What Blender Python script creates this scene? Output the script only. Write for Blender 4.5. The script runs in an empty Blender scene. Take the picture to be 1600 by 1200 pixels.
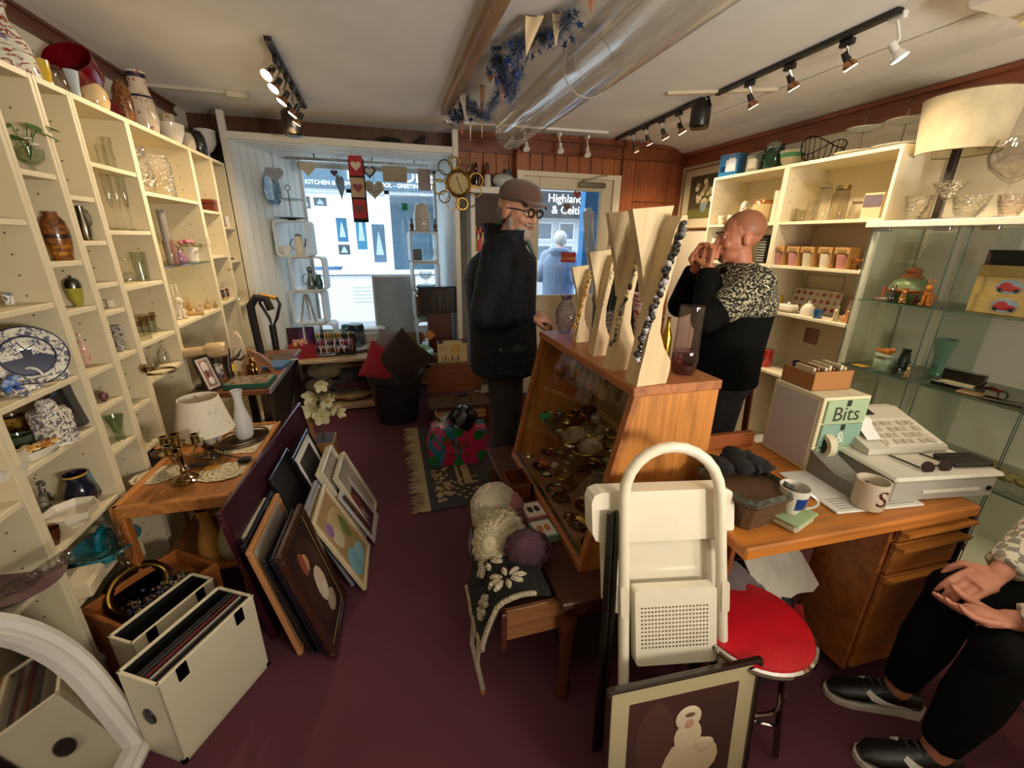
import bpy,math,random
from mathutils import Vector,Matrix
random.seed(11)
SC=bpy.context.scene
COL=SC.collection
PI=math.pi
V3=Vector
FPX,PITCH,ROLL,YAW,CH=658.686,0.329401,0.0138022,0.283243,1.5
cF=V3((math.sin(YAW)*math.cos(PITCH),math.cos(YAW)*math.cos(PITCH),-math.sin(PITCH)))
_r=V3((math.cos(YAW),-math.sin(YAW),0)); _u=_r.cross(cF)
cR=_r*math.cos(ROLL)+_u*math.sin(ROLL); cU=-_r*math.sin(ROLL)+_u*math.cos(ROLL)
cC=V3((0,0,CH))
cam=bpy.data.objects.new('camera',bpy.data.cameras.new('camera')); COL.objects.link(cam)
cam.data.sensor_width=36; cam.data.sensor_fit='HORIZONTAL'; cam.data.lens=36*FPX/1600
cam.data.clip_start=0.02; cam.data.clip_end=200
cam.matrix_world=Matrix(((cR.x,cU.x,-cF.x,cC.x),(cR.y,cU.y,-cF.y,cC.y),(cR.z,cU.z,-cF.z,cC.z),(0,0,0,1)))
SC.camera=cam
def ray(x,y):return cF+cR*((x-800)/FPX)-cU*((y-600)/FPX)
def oz(x,y,z):d=ray(x,y); return cC+d*((z-CH)/d.z)
def ox(x,y,X):d=ray(x,y); return cC+d*(X/d.x)
def oy(x,y,Y):d=ray(x,y); return cC+d*(Y/d.y)
def dep(P):return(P-cC).dot(cF)
def pxm(P):
 v=P-cC; d=v.dot(cF); return d/FPX*d/math.hypot(d,v.dot(cR))
def ztop(P,py):
 v=P-cC; k=(600-py)/FPX
 return P.z+(k*v.dot(cF)-v.dot(cU))/(cU.z-k*cF.z)
def lin(c):
 if isinstance(c,str):c=tuple(int(c[i:i+2],16)/255 for i in(0,2,4))
 return tuple((x/12.92 if x<=.04045 else((x+.055)/1.055)**2.4)for x in c)
MATS={}
def newmat(name):
 m=bpy.data.materials.new(name); m.use_nodes=True
 nt=m.node_tree; b=nt.nodes['Principled BSDF']
 return m,nt,b
def N(nt,t,**kw):
 n=nt.nodes.new(t)
 for k,v in kw.items():
  if k in n.inputs:n.inputs[k].default_value=v
  else:setattr(n,k,v)
 return n
def mixc(nt,fac,a,b,mode='MIX'):
 n=nt.nodes.new('ShaderNodeMix'); n.data_type='RGBA'; n.blend_type=mode
 for s,v in((0,fac),(6,a),(7,b)):
  if hasattr(v,'links')or hasattr(v,'is_linked'):nt.links.new(v,n.inputs[s])
  else:n.inputs[s].default_value=v if s==0 else(tuple(v)+(1,))[:4]
 return n.outputs[2]
def ramp(nt,fac,stops,interp='LINEAR'):
 r=nt.nodes.new('ShaderNodeValToRGB'); r.color_ramp.interpolation=interp
 e=r.color_ramp.elements
 while len(e)<len(stops):e.new(.5)
 for el,(p,c)in zip(e,stops):
  el.position=p; el.color=(c,c,c,1)if isinstance(c,(int,float))else(tuple(c)+(1,))[:4]
 nt.links.new(fac,r.inputs[0]); return r.outputs[0]
def mapping(nt,scale=(1,1,1),rot=(0,0,0),co='Object'):
 t=nt.nodes.new('ShaderNodeTexCoord'); m=nt.nodes.new('ShaderNodeMapping')
 m.inputs['Scale'].default_value=scale; m.inputs['Rotation'].default_value=rot
 nt.links.new(t.outputs[co],m.inputs[0]); return m.outputs[0]
def noise(nt,vec,scale,detail=3,rough=.5,dist=0):
 n=N(nt,'ShaderNodeTexNoise'); n.inputs['Scale'].default_value=scale; n.inputs['Detail'].default_value=detail
 n.inputs['Roughness'].default_value=rough; n.inputs['Distortion'].default_value=dist
 nt.links.new(vec,n.inputs['Vector']); return n.outputs[0]
def bump(nt,b,h,strength,dist=.01):
 n=N(nt,'ShaderNodeBump'); n.inputs['Strength'].default_value=strength; n.inputs['Distance'].default_value=dist
 nt.links.new(h,n.inputs['Height']); nt.links.new(n.outputs[0],b.inputs['Normal'])
def attr(nt):
 a=nt.nodes.new('ShaderNodeAttribute'); a.attribute_name='Col'; return a.outputs['Color']
def solid(name,rough=.5,metal=0,var=.12,nscale=14,coat=0,sheen=0,bmp=0,bscale=60,emit=0,sss=0,spec=.5):
 m,nt,b=newmat(name); c=attr(nt); v=mapping(nt)
 f=noise(nt,v,nscale,4)
 g=ramp(nt,f,[(.25,1-var),(.75,1+var*.3)])
 col=mixc(nt,1.0,c,g,'MULTIPLY'); nt.links.new(col,b.inputs['Base Color'])
 b.inputs['Roughness'].default_value=rough; b.inputs['Metallic'].default_value=metal
 b.inputs['Coat Weight'].default_value=coat; b.inputs['Sheen Weight'].default_value=sheen
 b.inputs['Specular IOR Level'].default_value=spec
 if sss:
  b.inputs['Subsurface Weight'].default_value=sss; b.inputs['Subsurface Radius'].default_value=(.01,.004,.002)
 if bmp:bump(nt,b,noise(nt,v,bscale,4,.6),bmp,.004 if bscale>26 else .035)
 if emit:
  nt.links.new(c,b.inputs['Emission Color']); b.inputs['Emission Strength'].default_value=emit
 MATS[name]=m; return m
solid('matte',.65); solid('paint',.5,var=.05,nscale=6); solid('satin',.4,var=.06); solid('gloss',.14,coat=.4,var=.05)
solid('plastic',.35,var=.04); solid('cloth',.95,sheen=.3,bmp=.4,bscale=220,var=.2); solid('metal',.25,1,var=.1); solid('chrome',.08,1,var=.04)
solid('paper',.8,var=.05); solid('skin',.5,var=.06,nscale=30,sss=.12,bmp=.08,bscale=160); solid('dark',.55,var=.2)
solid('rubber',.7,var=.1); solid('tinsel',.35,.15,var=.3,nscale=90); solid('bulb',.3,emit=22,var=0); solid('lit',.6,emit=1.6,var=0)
solid('wicker',.7,var=.5,nscale=120,bmp=.6,bscale=150); solid('leather',.35,var=.25,bmp=.2,bscale=90); solid('leaf',.45,var=.25,nscale=40)
solid('hair',.8,var=.3,nscale=150,bmp=.6,bscale=300); solid('jacket',.68,var=.35,nscale=7,bmp=.55,bscale=15,spec=.25); solid('denim',.9,var=.35,nscale=20,bmp=.3,bscale=180)
solid('black_cloth',.9,var=.2,nscale=10,spec=.12,bmp=.2,bscale=25)
def knit():
 m,nt,b=newmat('knit'); v=mapping(nt,(1,1,1))
 w=N(nt,'ShaderNodeTexWave',Scale=70.0,Distortion=2.5); w.bands_direction='DIAGONAL'; nt.links.new(v,w.inputs['Vector'])
 w2=N(nt,'ShaderNodeTexWave',Scale=46.0,Distortion=1.0); w2.bands_direction='Z'; nt.links.new(v,w2.inputs['Vector'])
 h=mixc(nt,.5,w.outputs[0],w2.outputs[0]); g=ramp(nt,h,[(.1,.55),(.7,1.05)])
 nt.links.new(mixc(nt,1,attr(nt),g,'MULTIPLY'),b.inputs['Base Color']); b.inputs['Roughness'].default_value=.95
 bump(nt,b,h,.9,.006); MATS['knit']=m
knit()
def woodmat(name,axis,k=1.0,rough=.42,contrast=.45,scale=1.0):
 m,nt,b=newmat(name); s=[16*scale]*3; s[axis]=1.1*scale
 v=mapping(nt,s); f=noise(nt,v,1.6,6,.62,1.2)
 g=ramp(nt,f,[(.3,1-contrast),(.55,1.0),(.75,1+contrast*.25)])
 f2=noise(nt,mapping(nt,(3,3,3)),1.2,2); g2=ramp(nt,f2,[(.3,.88),(.7,1.06)])
 c=mixc(nt,1,mixc(nt,1,attr(nt),g,'MULTIPLY'),g2,'MULTIPLY')
 nt.links.new(c,b.inputs['Base Color']); b.inputs['Roughness'].default_value=rough
 bump(nt,b,f,.08,.003); MATS[name]=m
for ax,nm in enumerate('xyz'):woodmat('wood_'+nm,ax)
woodmat('pale_z',2,contrast=.2,rough=.55)
def glassmat(name,base=.05,edge=.55,rough=.02,rim=.85,cut=0):
 m,nt,b=newmat(name); nt.nodes.remove(b); out=[n for n in nt.nodes if n.type=='OUTPUT_MATERIAL'][0]
 tr=N(nt,'ShaderNodeBsdfTransparent'); gl=N(nt,'ShaderNodeBsdfGlossy'); gl.inputs['Roughness'].default_value=rough
 lw=N(nt,'ShaderNodeLayerWeight'); lw.inputs['Blend'].default_value=.35; tint=mixc(nt,.5,(1,1,1),attr(nt)); nt.links.new(mixc(nt,ramp(nt,lw.outputs['Facing'],[(.4,0),(.95,rim)]),tint,mixc(nt,1,tint,(.3,.32,.3),'MULTIPLY')),tr.inputs[0]); gl.inputs[0].default_value=(1,1,1,1)
 f=ramp(nt,lw.outputs['Facing'],[(0,base),(.6,base+.08),(1,edge)])
 if cut:
  vo=N(nt,'ShaderNodeTexVoronoi',Scale=float(cut)); nt.links.new(mapping(nt),vo.inputs['Vector'])
  bp=N(nt,'ShaderNodeBump'); bp.inputs['Strength'].default_value=.9; bp.inputs['Distance'].default_value=.01
  nt.links.new(vo.outputs[0],bp.inputs['Height']); nt.links.new(bp.outputs[0],gl.inputs['Normal']); nt.links.new(bp.outputs[0],lw.inputs['Normal'])
 ms=N(nt,'ShaderNodeMixShader'); nt.links.new(f,ms.inputs[0]); nt.links.new(tr.outputs[0],ms.inputs[1]); nt.links.new(gl.outputs[0],ms.inputs[2])
 nt.links.new(ms.outputs[0],out.inputs[0]); MATS[name]=m
glassmat('glass'); glassmat('pane',.03,.35,.01,0); glassmat('crystal',.1,.6,.05,cut=70); glassmat('plastic_film',.12,.5,.12,cut=25); glassmat('clear_sheet',.14,.6,.09,.4)
def frosted():
 m,nt,b=newmat('frosted'); nt.links.new(attr(nt),b.inputs['Base Color']); b.inputs['Roughness'].default_value=.5
 b.inputs['Transmission Weight'].default_value=.35; MATS['frosted']=m
frosted()
def pat(name,builder,rough=.3,coat=0,co='Object',bmp=0):
 m,nt,b=newmat(name); c,h=builder(nt,attr(nt)); nt.links.new(c,b.inputs['Base Color']); b.inputs['Roughness'].default_value=rough
 b.inputs['Coat Weight'].default_value=coat
 if bmp:bump(nt,b,h,bmp,.004)
 MATS[name]=m
def vor(nt,scale,feature='F1',rnd=1.0,vec=None):
 n=N(nt,'ShaderNodeTexVoronoi',Scale=float(scale),Randomness=rnd); n.feature=feature
 nt.links.new(vec if vec is not None else mapping(nt),n.inputs['Vector']); return n
def delft(nt,c,dark=(.02,.03,.11),sc=55):
 a=noise(nt,mapping(nt),sc,3,.6,1.5); f=ramp(nt,a,[(.5,0),(.56,1)])
 b=vor(nt,sc*.55).outputs[0]; f2=ramp(nt,b,[(.22,1),(.3,0)])
 return mixc(nt,.85,c,mixc(nt,mixc(nt,1,f,f2,'ADD'),c,dark)),a
pat('delft',delft,.12,.5)
pat('floral_blue',lambda nt,c:delft(nt,c,(.02,.02,.06),80),.12,.5)
pat('rosy',lambda nt,c:(mixc(nt,ramp(nt,noise(nt,mapping(nt),40,3,.6,1),[(.58,0),(.63,.9)]),c,(.35,.07,.07)),c),.15,.4)
pat('imari',lambda nt,c:(mixc(nt,ramp(nt,vor(nt,90,rnd=.4).outputs[0],[(.28,0),(.34,1)]),lin('b07a40'),lin('4a2a18')),c),.2,.4)
pat('sprig',lambda nt,c:(mixc(nt,ramp(nt,noise(nt,mapping(nt),55,4,.6,1),[(.6,0),(.66,.8)]),c,lin('8f8468')),c),.7)
pat('speckle',lambda nt,c:(mixc(nt,ramp(nt,noise(nt,mapping(nt),30,5,.7,2),[(.4,0),(.62,1)]),c,lin('2c2218')),c),.25,.3)
pat('swirl',lambda nt,c:(mixc(nt,ramp(nt,noise(nt,mapping(nt,(1,1,3)),9,3,.5,3),[(.5,0),(.53,1),(.58,1),(.61,0)]),mixc(nt,ramp(nt,noise(nt,mapping(nt),5,2,.5,2),[(.55,0),(.6,1)]),c,lin('4a78a8')),lin('8a2e20')),c),.08,.8)
def hound(nt,c):
 v=mapping(nt,(42,42,42),(.3,.5,.6)); d=N(nt,'ShaderNodeVectorMath',operation='ADD')
 nz=N(nt,'ShaderNodeTexNoise',Scale=60.0); nt.links.new(mapping(nt),nz.inputs['Vector'])
 sc=N(nt,'ShaderNodeVectorMath',operation='SCALE',Scale=.9); nt.links.new(nz.outputs['Color'],sc.inputs[0])
 nt.links.new(v,d.inputs[0]); nt.links.new(sc.outputs[0],d.inputs[1])
 a=N(nt,'ShaderNodeTexChecker',Scale=1.0); nt.links.new(d.outputs[0],a.inputs['Vector']); a.inputs[1].default_value=(*lin('15130f'),1); a.inputs[2].default_value=(*lin('d8cfb8'),1)
 w=N(nt,'ShaderNodeTexWave',Scale=3.2); w.bands_direction='DIAGONAL'; nt.links.new(v,w.inputs['Vector'])
 return mixc(nt,ramp(nt,w.outputs[0],[(.42,0),(.5,.75)]),a.outputs[0],lin('d8cfb8')),nz.outputs[0]
pat('houndstooth',hound,.95,bmp=.8)
def yoke(nt,c):
 v=mapping(nt); w=N(nt,'ShaderNodeTexWave',Scale=11.0,Distortion=.4); w.bands_direction='Z'; nt.links.new(v,w.inputs['Vector'])
 ck=N(nt,'ShaderNodeTexChecker',Scale=62.0); nt.links.new(mapping(nt,(1,1,1.6),(.4,.2,.8)),ck.inputs['Vector']); ck.inputs[1].default_value=(*lin('cfc8a8'),1); ck.inputs[2].default_value=(*lin('15150f'),1)
 n=noise(nt,v,60,3,.6,1); f=ramp(nt,n,[(.46,0),(.52,1)])
 g=mixc(nt,f,ck.outputs[0],lin('1c1b14'))
 return mixc(nt,ramp(nt,w.outputs[0],[(.35,0),(.42,1)]),g,mixc(nt,ramp(nt,noise(nt,v,95,2),[(.5,0),(.55,1)]),lin('1a1912'),lin('b9b08c'))),n
pat('yoke',yoke,.95,bmp=.7)
pat('galaxy',lambda nt,c:(mixc(nt,ramp(nt,noise(nt,mapping(nt),140,2,.7),[(.66,0),(.7,1)]),mixc(nt,ramp(nt,noise(nt,mapping(nt),9,3),[(.35,0),(.65,1)]),lin('20262c'),lin('3a4a58')),lin('d8dcdc')),c),.4)
def doily(nt,c):
 v=mapping(nt); w=N(nt,'ShaderNodeTexWave',Scale=16.0,Distortion=3.0); w.wave_type='RINGS'; w.rings_direction='Z'; nt.links.new(v,w.inputs['Vector'])
 f=ramp(nt,w.outputs[0],[(.12,1),(.25,0)]); f2=ramp(nt,noise(nt,v,60,3),[(.5,0),(.56,.8)])
 return mixc(nt,mixc(nt,.5,f,f2),c,lin('7a6038')),f
pat('lace',doily,.95)
def carpet(nt,c):
 v=mapping(nt); a=noise(nt,v,420,3,.7); b=noise(nt,v,2.2,3)
 return mixc(nt,1,mixc(nt,1,c,ramp(nt,a,[(.3,.72),(.7,1.2)]),'MULTIPLY'),ramp(nt,b,[(.3,.85),(.7,1.1)]),'MULTIPLY'),a
pat('carpet',carpet,.97,bmp=.5)
def pine(nt,c):
 v=mapping(nt,(14,14,1.2)); f=noise(nt,v,1.5,5,.6,1.4); g=ramp(nt,f,[(.3,.62),(.6,1.05)])
 k=vor(nt,3.2,vec=mapping(nt,(1.6,1,.9))).outputs[0]; kn=ramp(nt,k,[(.035,.25),(.07,1)])
 b=noise(nt,mapping(nt,(4.5,4.5,.05)),1.5,1); bb=ramp(nt,b,[(.3,.75),(.7,1.15)])
 return mixc(nt,1,mixc(nt,1,mixc(nt,1,c,g,'MULTIPLY'),kn,'MULTIPLY'),bb,'MULTIPLY'),f
pat('pine',pine,.4,.2)
pat('plaster',lambda nt,c:(mixc(nt,1,c,ramp(nt,noise(nt,mapping(nt),3,4),[(.3,.94),(.7,1.03)]),'MULTIPLY'),noise(nt,mapping(nt),90,4)),.8,bmp=.05)
pat('tie_dye',lambda nt,c:(mixc(nt,ramp(nt,noise(nt,mapping(nt,(1,1,.6)),7,2,.5,1),[(.38,0),(.44,1)]),mixc(nt,ramp(nt,noise(nt,mapping(nt),9,2),[(.5,0),(.6,1)]),lin('1e7f9a'),lin('1d6b35')),c),c),.4)
pat('tartan',lambda nt,c:(mixc(nt,ramp(nt,noise(nt,mapping(nt),22,3,.6,2),[(.45,0),(.55,1)]),c,lin('d8cbb0')),c),.9)
class MB:
 def __init__(s,c='c8c0b0'):
  s.v=[]; s.f=[]; s.fc=[]; s.sm=[]; s.M=Matrix(); s.c=lin(c)
 def col(s,c):s.c=lin(c); return s
 def at(s,x=0,y=0,z=0,rz=0,rx=0,ry=0,sc=1):
  from mathutils import Euler
  s.M=Matrix.Translation((x,y,z))@Euler((rx,ry,rz),'XYZ').to_matrix().to_4x4()@Matrix.Scale(sc,4); return s
 def add(s,vs,fs,smooth=True):
  o=len(s.v); M=s.M
  s.v+=[M@V3(p)for p in vs]; s.f+=[tuple(i+o for i in f)for f in fs]
  s.fc+=[s.c]*len(fs); s.sm+=[smooth]*len(fs); return s
 def quad(s,*p):return s.add(p,[tuple(range(len(p)))],False)
 def box(s,x0,x1,y0,y1,z0,z1,b=0):
  if b<=0:
   vs=[(x,y,z)for z in(z0,z1)for y in(y0,y1)for x in(x0,x1)]
   return s.add(vs,[(0,2,3,1),(4,5,7,6),(0,1,5,4),(2,6,7,3),(0,4,6,2),(1,3,7,5)],False)
  b=min(b,abs(x1-x0)*.45,abs(y1-y0)*.45,abs(z1-z0)*.45)
  vs=[]; ix={}
  X=(x0,x1); Y=(y0,y1); Z=(z0,z1)
  for i in(0,1):
   for j in(0,1):
    for k in(0,1):
     for a in range(3):
      p=[X[i],Y[j],Z[k]]
      for q,t in enumerate((i,j,k)):
       if q!=a:p[q]+=b if t==0 else-b
      ix[i,j,k,a]=len(vs); vs.append(tuple(p))
  fs=[]
  for a in range(3):
   u,w=[q for q in range(3)if q!=a]
   for t in(0,1):
    l=[]
    for uu,ww in((0,0),(1,0),(1,1),(0,1)):
     k=[0,0,0]; k[a]=t; k[u]=uu; k[w]=ww; l.append(ix[(*k,a)])
    fs.append(l)
   for uu in(0,1):
    for ww in(0,1):
     k0=[0,0,0]; k0[u]=uu; k0[w]=ww; k1=list(k0); k1[a]=1
     fs.append([ix[(*k0,u)],ix[(*k1,u)],ix[(*k1,w)],ix[(*k0,w)]])
  for i in(0,1):
   for j in(0,1):
    for k in(0,1):fs.append([ix[i,j,k,0],ix[i,j,k,1],ix[i,j,k,2]])
  c=V3(((x0+x1)/2,(y0+y1)/2,(z0+z1)/2)); out=[]
  for f in fs:
   p=[V3(vs[q])for q in f]; n=(p[1]-p[0]).cross(p[2]-p[0])
   out.append(tuple(f)if n.dot(sum(p,V3())/len(p)-c)>0 else tuple(reversed(f)))
  return s.add(vs,out,False)
 def lathe(s,prof,n=24,sx=1,sy=1,a0=0,poly=False):
  vs=[]; rings=[]
  for r,z in prof:
   if r<1e-6:rings.append([len(vs)]); vs.append((0,0,z))
   else:
    rings.append(list(range(len(vs),len(vs)+n)))
    vs+=[(r*sx*math.cos(a0+2*PI*i/n),r*sy*math.sin(a0+2*PI*i/n),z)for i in range(n)]
  fs=[]
  for A,B in zip(rings,rings[1:]):
   for i in range(n):
    j=(i+1)%n
    if len(A)==1 and len(B)==1:continue
    if len(A)==1:fs.append((A[0],B[j],B[i]))
    elif len(B)==1:fs.append((A[i],A[j],B[0]))
    else:fs.append((A[i],A[j],B[j],B[i]))
  return s.add(vs,fs,not poly)
 def loft(s,rings,caps=True,closed=False,smooth=True):
  n=len(rings[0]); vs=[p for r in rings for p in r]; fs=[]
  m=len(rings)
  for k in range(m if closed else m-1):
   a=k*n; b=((k+1)%m)*n
   for i in range(n):
    j=(i+1)%n; fs.append((a+i,a+j,b+j,b+i))
  if caps and not closed:
   fs.append(tuple(reversed(range(n)))); fs.append(tuple(range((m-1)*n,m*n)))
  return s.add(vs,fs,smooth)
 def tube(s,pts,r,n=8,closed=False,sq=1.0,caps=True):
  pts=[V3(p)for p in pts]; m=len(pts); rr=r if isinstance(r,(list,tuple))else[r]*m
  T=[]
  for i in range(m):
   a=pts[(i-1)%m]if(closed or i>0)else pts[i]; b=pts[(i+1)%m]if(closed or i<m-1)else pts[i]
   t=(b-a); T.append(t.normalized()if t.length>1e-9 else V3((0,0,1)))
  up=V3((0,0,1))if abs(T[0].z)<.9 else V3((0,1,0))
  nrm=T[0].cross(up).normalized(); rings=[]
  for i in range(m):
   nrm=(nrm-T[i]*nrm.dot(T[i])); nrm=nrm.normalized()if nrm.length>1e-6 else T[i].orthogonal().normalized()
   bi=T[i].cross(nrm)
   rings.append([tuple(pts[i]+nrm*(rr[i]*math.cos(2*PI*k/n))+bi*(rr[i]*sq*math.sin(2*PI*k/n)))for k in range(n)])
  return s.loft(rings,caps,closed)
 def bar(s,p0,p1,w,h=None,up=(0,0,1)):
  p0=V3(p0); p1=V3(p1); t=(p1-p0).normalized(); u=V3(up)
  if abs(t.dot(u))>.98:u=V3((0,1,0))
  a=t.cross(u).normalized()*(w/2); b=a.cross(t).normalized()*((h or w)/2)
  return s.loft([[tuple(p+a+b),tuple(p-a+b),tuple(p-a-b),tuple(p+a-b)]for p in(p0,p1)],smooth=False)
 def cyl(s,x,y,z0,z1,r,r1=None,n=16):
  return s.lathe([(0,0),(r,0),(r if r1 is None else r1,z1-z0),(0,z1-z0)],n)if(x,y,z0)==(0,0,0)else s._sh(x,y,z0,lambda:s.lathe([(0,0),(r,0),(r if r1 is None else r1,z1-z0),(0,z1-z0)],n))
 def _sh(s,x,y,z,fn,rot=None):
  M=s.M.copy(); s.M=s.M@Matrix.Translation((x,y,z))@(rot.to_4x4()if rot is not None else Matrix()); fn(); s.M=M; return s
 def ell(s,c,r,n=14,m=9):
  if isinstance(r,(int,float)):r=(r,r,r)
  pr=[(math.sin(PI*k/m),-math.cos(PI*k/m))for k in range(m+1)]; pr[0]=(0,-1); pr[-1]=(0,1)
  M=s.M.copy(); s.M=s.M@Matrix.Translation(c)@Matrix.Diagonal((*r,1)); s.lathe(pr,n); s.M=M; return s
 def prism(s,poly,z0,z1,smooth=False):
  n=len(poly); vs=[(x,y,z0)for x,y in poly]+[(x,y,z1)for x,y in poly]
  fs=[tuple(reversed(range(n))),tuple(range(n,2*n))]+[(i,(i+1)%n,n+(i+1)%n,n+i)for i in range(n)]
  return s.add(vs,fs,smooth)
 def ring(s,c,R,r,n=28,k=8,ax='z',a0=0,a1=2*PI,sy=1):
  full=abs(a1-a0-2*PI)<1e-6; pts=[]
  for i in range(n if full else n+1):
   a=a0+(a1-a0)*i/n; u,w=R*math.cos(a),R*sy*math.sin(a)
   p={'z':(u,w,0),'y':(u,0,w),'x':(0,u,w)}[ax]; pts.append(V3(c)+V3(p))
  return s.tube(pts,r,k,closed=full)
 def grid(s,fn,nu,nv,thick=0):
  P=[[V3(fn(i/nu,j/nv))for i in range(nu+1)]for j in range(nv+1)]
  vs=[tuple(p)for row in P for p in row]; W=nu+1
  fs=[(j*W+i,j*W+i+1,(j+1)*W+i+1,(j+1)*W+i)for j in range(nv)for i in range(nu)]
  if thick:
   o=len(vs)
   for j in range(nv+1):
    for i in range(nu+1):
     a=P[j][min(i+1,nu)]-P[j][max(i-1,0)]; b=P[min(j+1,nv)][i]-P[max(j-1,0)][i]
     n=a.cross(b); n=n.normalized()if n.length>1e-9 else V3((0,0,1)); vs.append(tuple(P[j][i]-n*thick))
   fs+=[tuple(reversed([q+o for q in f]))for f in list(fs)]
   E=[(i,0)for i in range(nu)]
   for i in range(nu):
    fs.append((i+1,i,o+i,o+i+1)); k=nv*W+i; fs.append((k,k+1,o+k+1,o+k))
   for j in range(nv):
    a,b=j*W,(j+1)*W; fs.append((a,b,o+b,o+a)); a+=nu; b+=nu; fs.append((b,a,o+a,o+b))
  return s.add(vs,fs,True)
 def text(s,body,size,ext=.001,align='CENTER'):
  cu=bpy.data.curves.new('t','FONT'); cu.body=body; cu.size=size; cu.extrude=ext; cu.align_x=align; cu.align_y='CENTER'; cu.resolution_u=3
  o=bpy.data.objects.new('t',cu); COL.objects.link(o); dg=bpy.context.evaluated_depsgraph_get()
  me=bpy.data.meshes.new_from_object(o.evaluated_get(dg))
  s.add([tuple(v.co)for v in me.vertices],[tuple(p.vertices)for p in me.polygons],False)
  bpy.data.objects.remove(o); bpy.data.meshes.remove(me); bpy.data.curves.remove(cu); return s
 def mesh(s,name,mat):
  me=bpy.data.meshes.new(name); me.from_pydata([tuple(v)for v in s.v],[],s.f)
  setcol(me,s.fc); me.polygons.foreach_set('use_smooth',s.sm)
  if any(s.sm):me.set_sharp_from_angle(angle=.75)
  me.materials.append(MATS[mat]); me.update(); return me
def setcol(me,fc):
 a=me.color_attributes.new('Col','FLOAT_COLOR','CORNER'); d=[]
 for p,c in zip(me.polygons,fc):d+=[c[0],c[1],c[2],1.0]*p.loop_total
 a.data.foreach_set('color',d)
def put(o,loc=(0,0,0),rz=0,rx=0,ry=0):
 o.location=loc; o.rotation_euler=(rx,ry,rz); return o
def tag(o,label=None,cat=None,group=None,kind=None):
 if label:o['label']=label
 if cat:o['category']=cat
 if group:o['group']=group
 if kind:o['kind']=kind
 return o
def thing(name,label,cat,loc=(0,0,0),rz=0,group=None,rx=0,ry=0):
 o=bpy.data.objects.new(name,None); COL.objects.link(o); o.empty_display_size=.05
 put(o,loc,rz,rx,ry); return tag(o,label,cat,group)
def part(name,mb,mat,parent,label=None,kind=None):
 o=bpy.data.objects.new(name,mb if isinstance(mb,bpy.types.Mesh)else mb.mesh(name,mat)); COL.objects.link(o); o.parent=parent
 return tag(o,label,None,None,kind)
def solo(name,mb,mat,label,cat,loc=(0,0,0),rz=0,group=None,rx=0,ry=0,kind=None):
 o=bpy.data.objects.new(name,mb.mesh(name,mat)); COL.objects.link(o); put(o,loc,rz,rx,ry); return tag(o,label,cat,group,kind)
def struct(name,mb,mat,parent=None):
 o=bpy.data.objects.new(name,mb.mesh(name,mat)); COL.objects.link(o); o.parent=parent
 if parent is None:o['kind']='structure'
 return o
def clone(root,loc,rz=None,label=None,group=None):
 r=root.copy(); COL.objects.link(r); r.location=loc
 if rz is not None:r.rotation_euler=(root.rotation_euler[0],root.rotation_euler[1],rz)
 if label:r['label']=label
 if group:r['group']=group
 for ch in list(root.children):
  c=ch.copy(); COL.objects.link(c); c.parent=r
  for g in ch.children:d=g.copy(); COL.objects.link(d); d.parent=c
 return r
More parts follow.
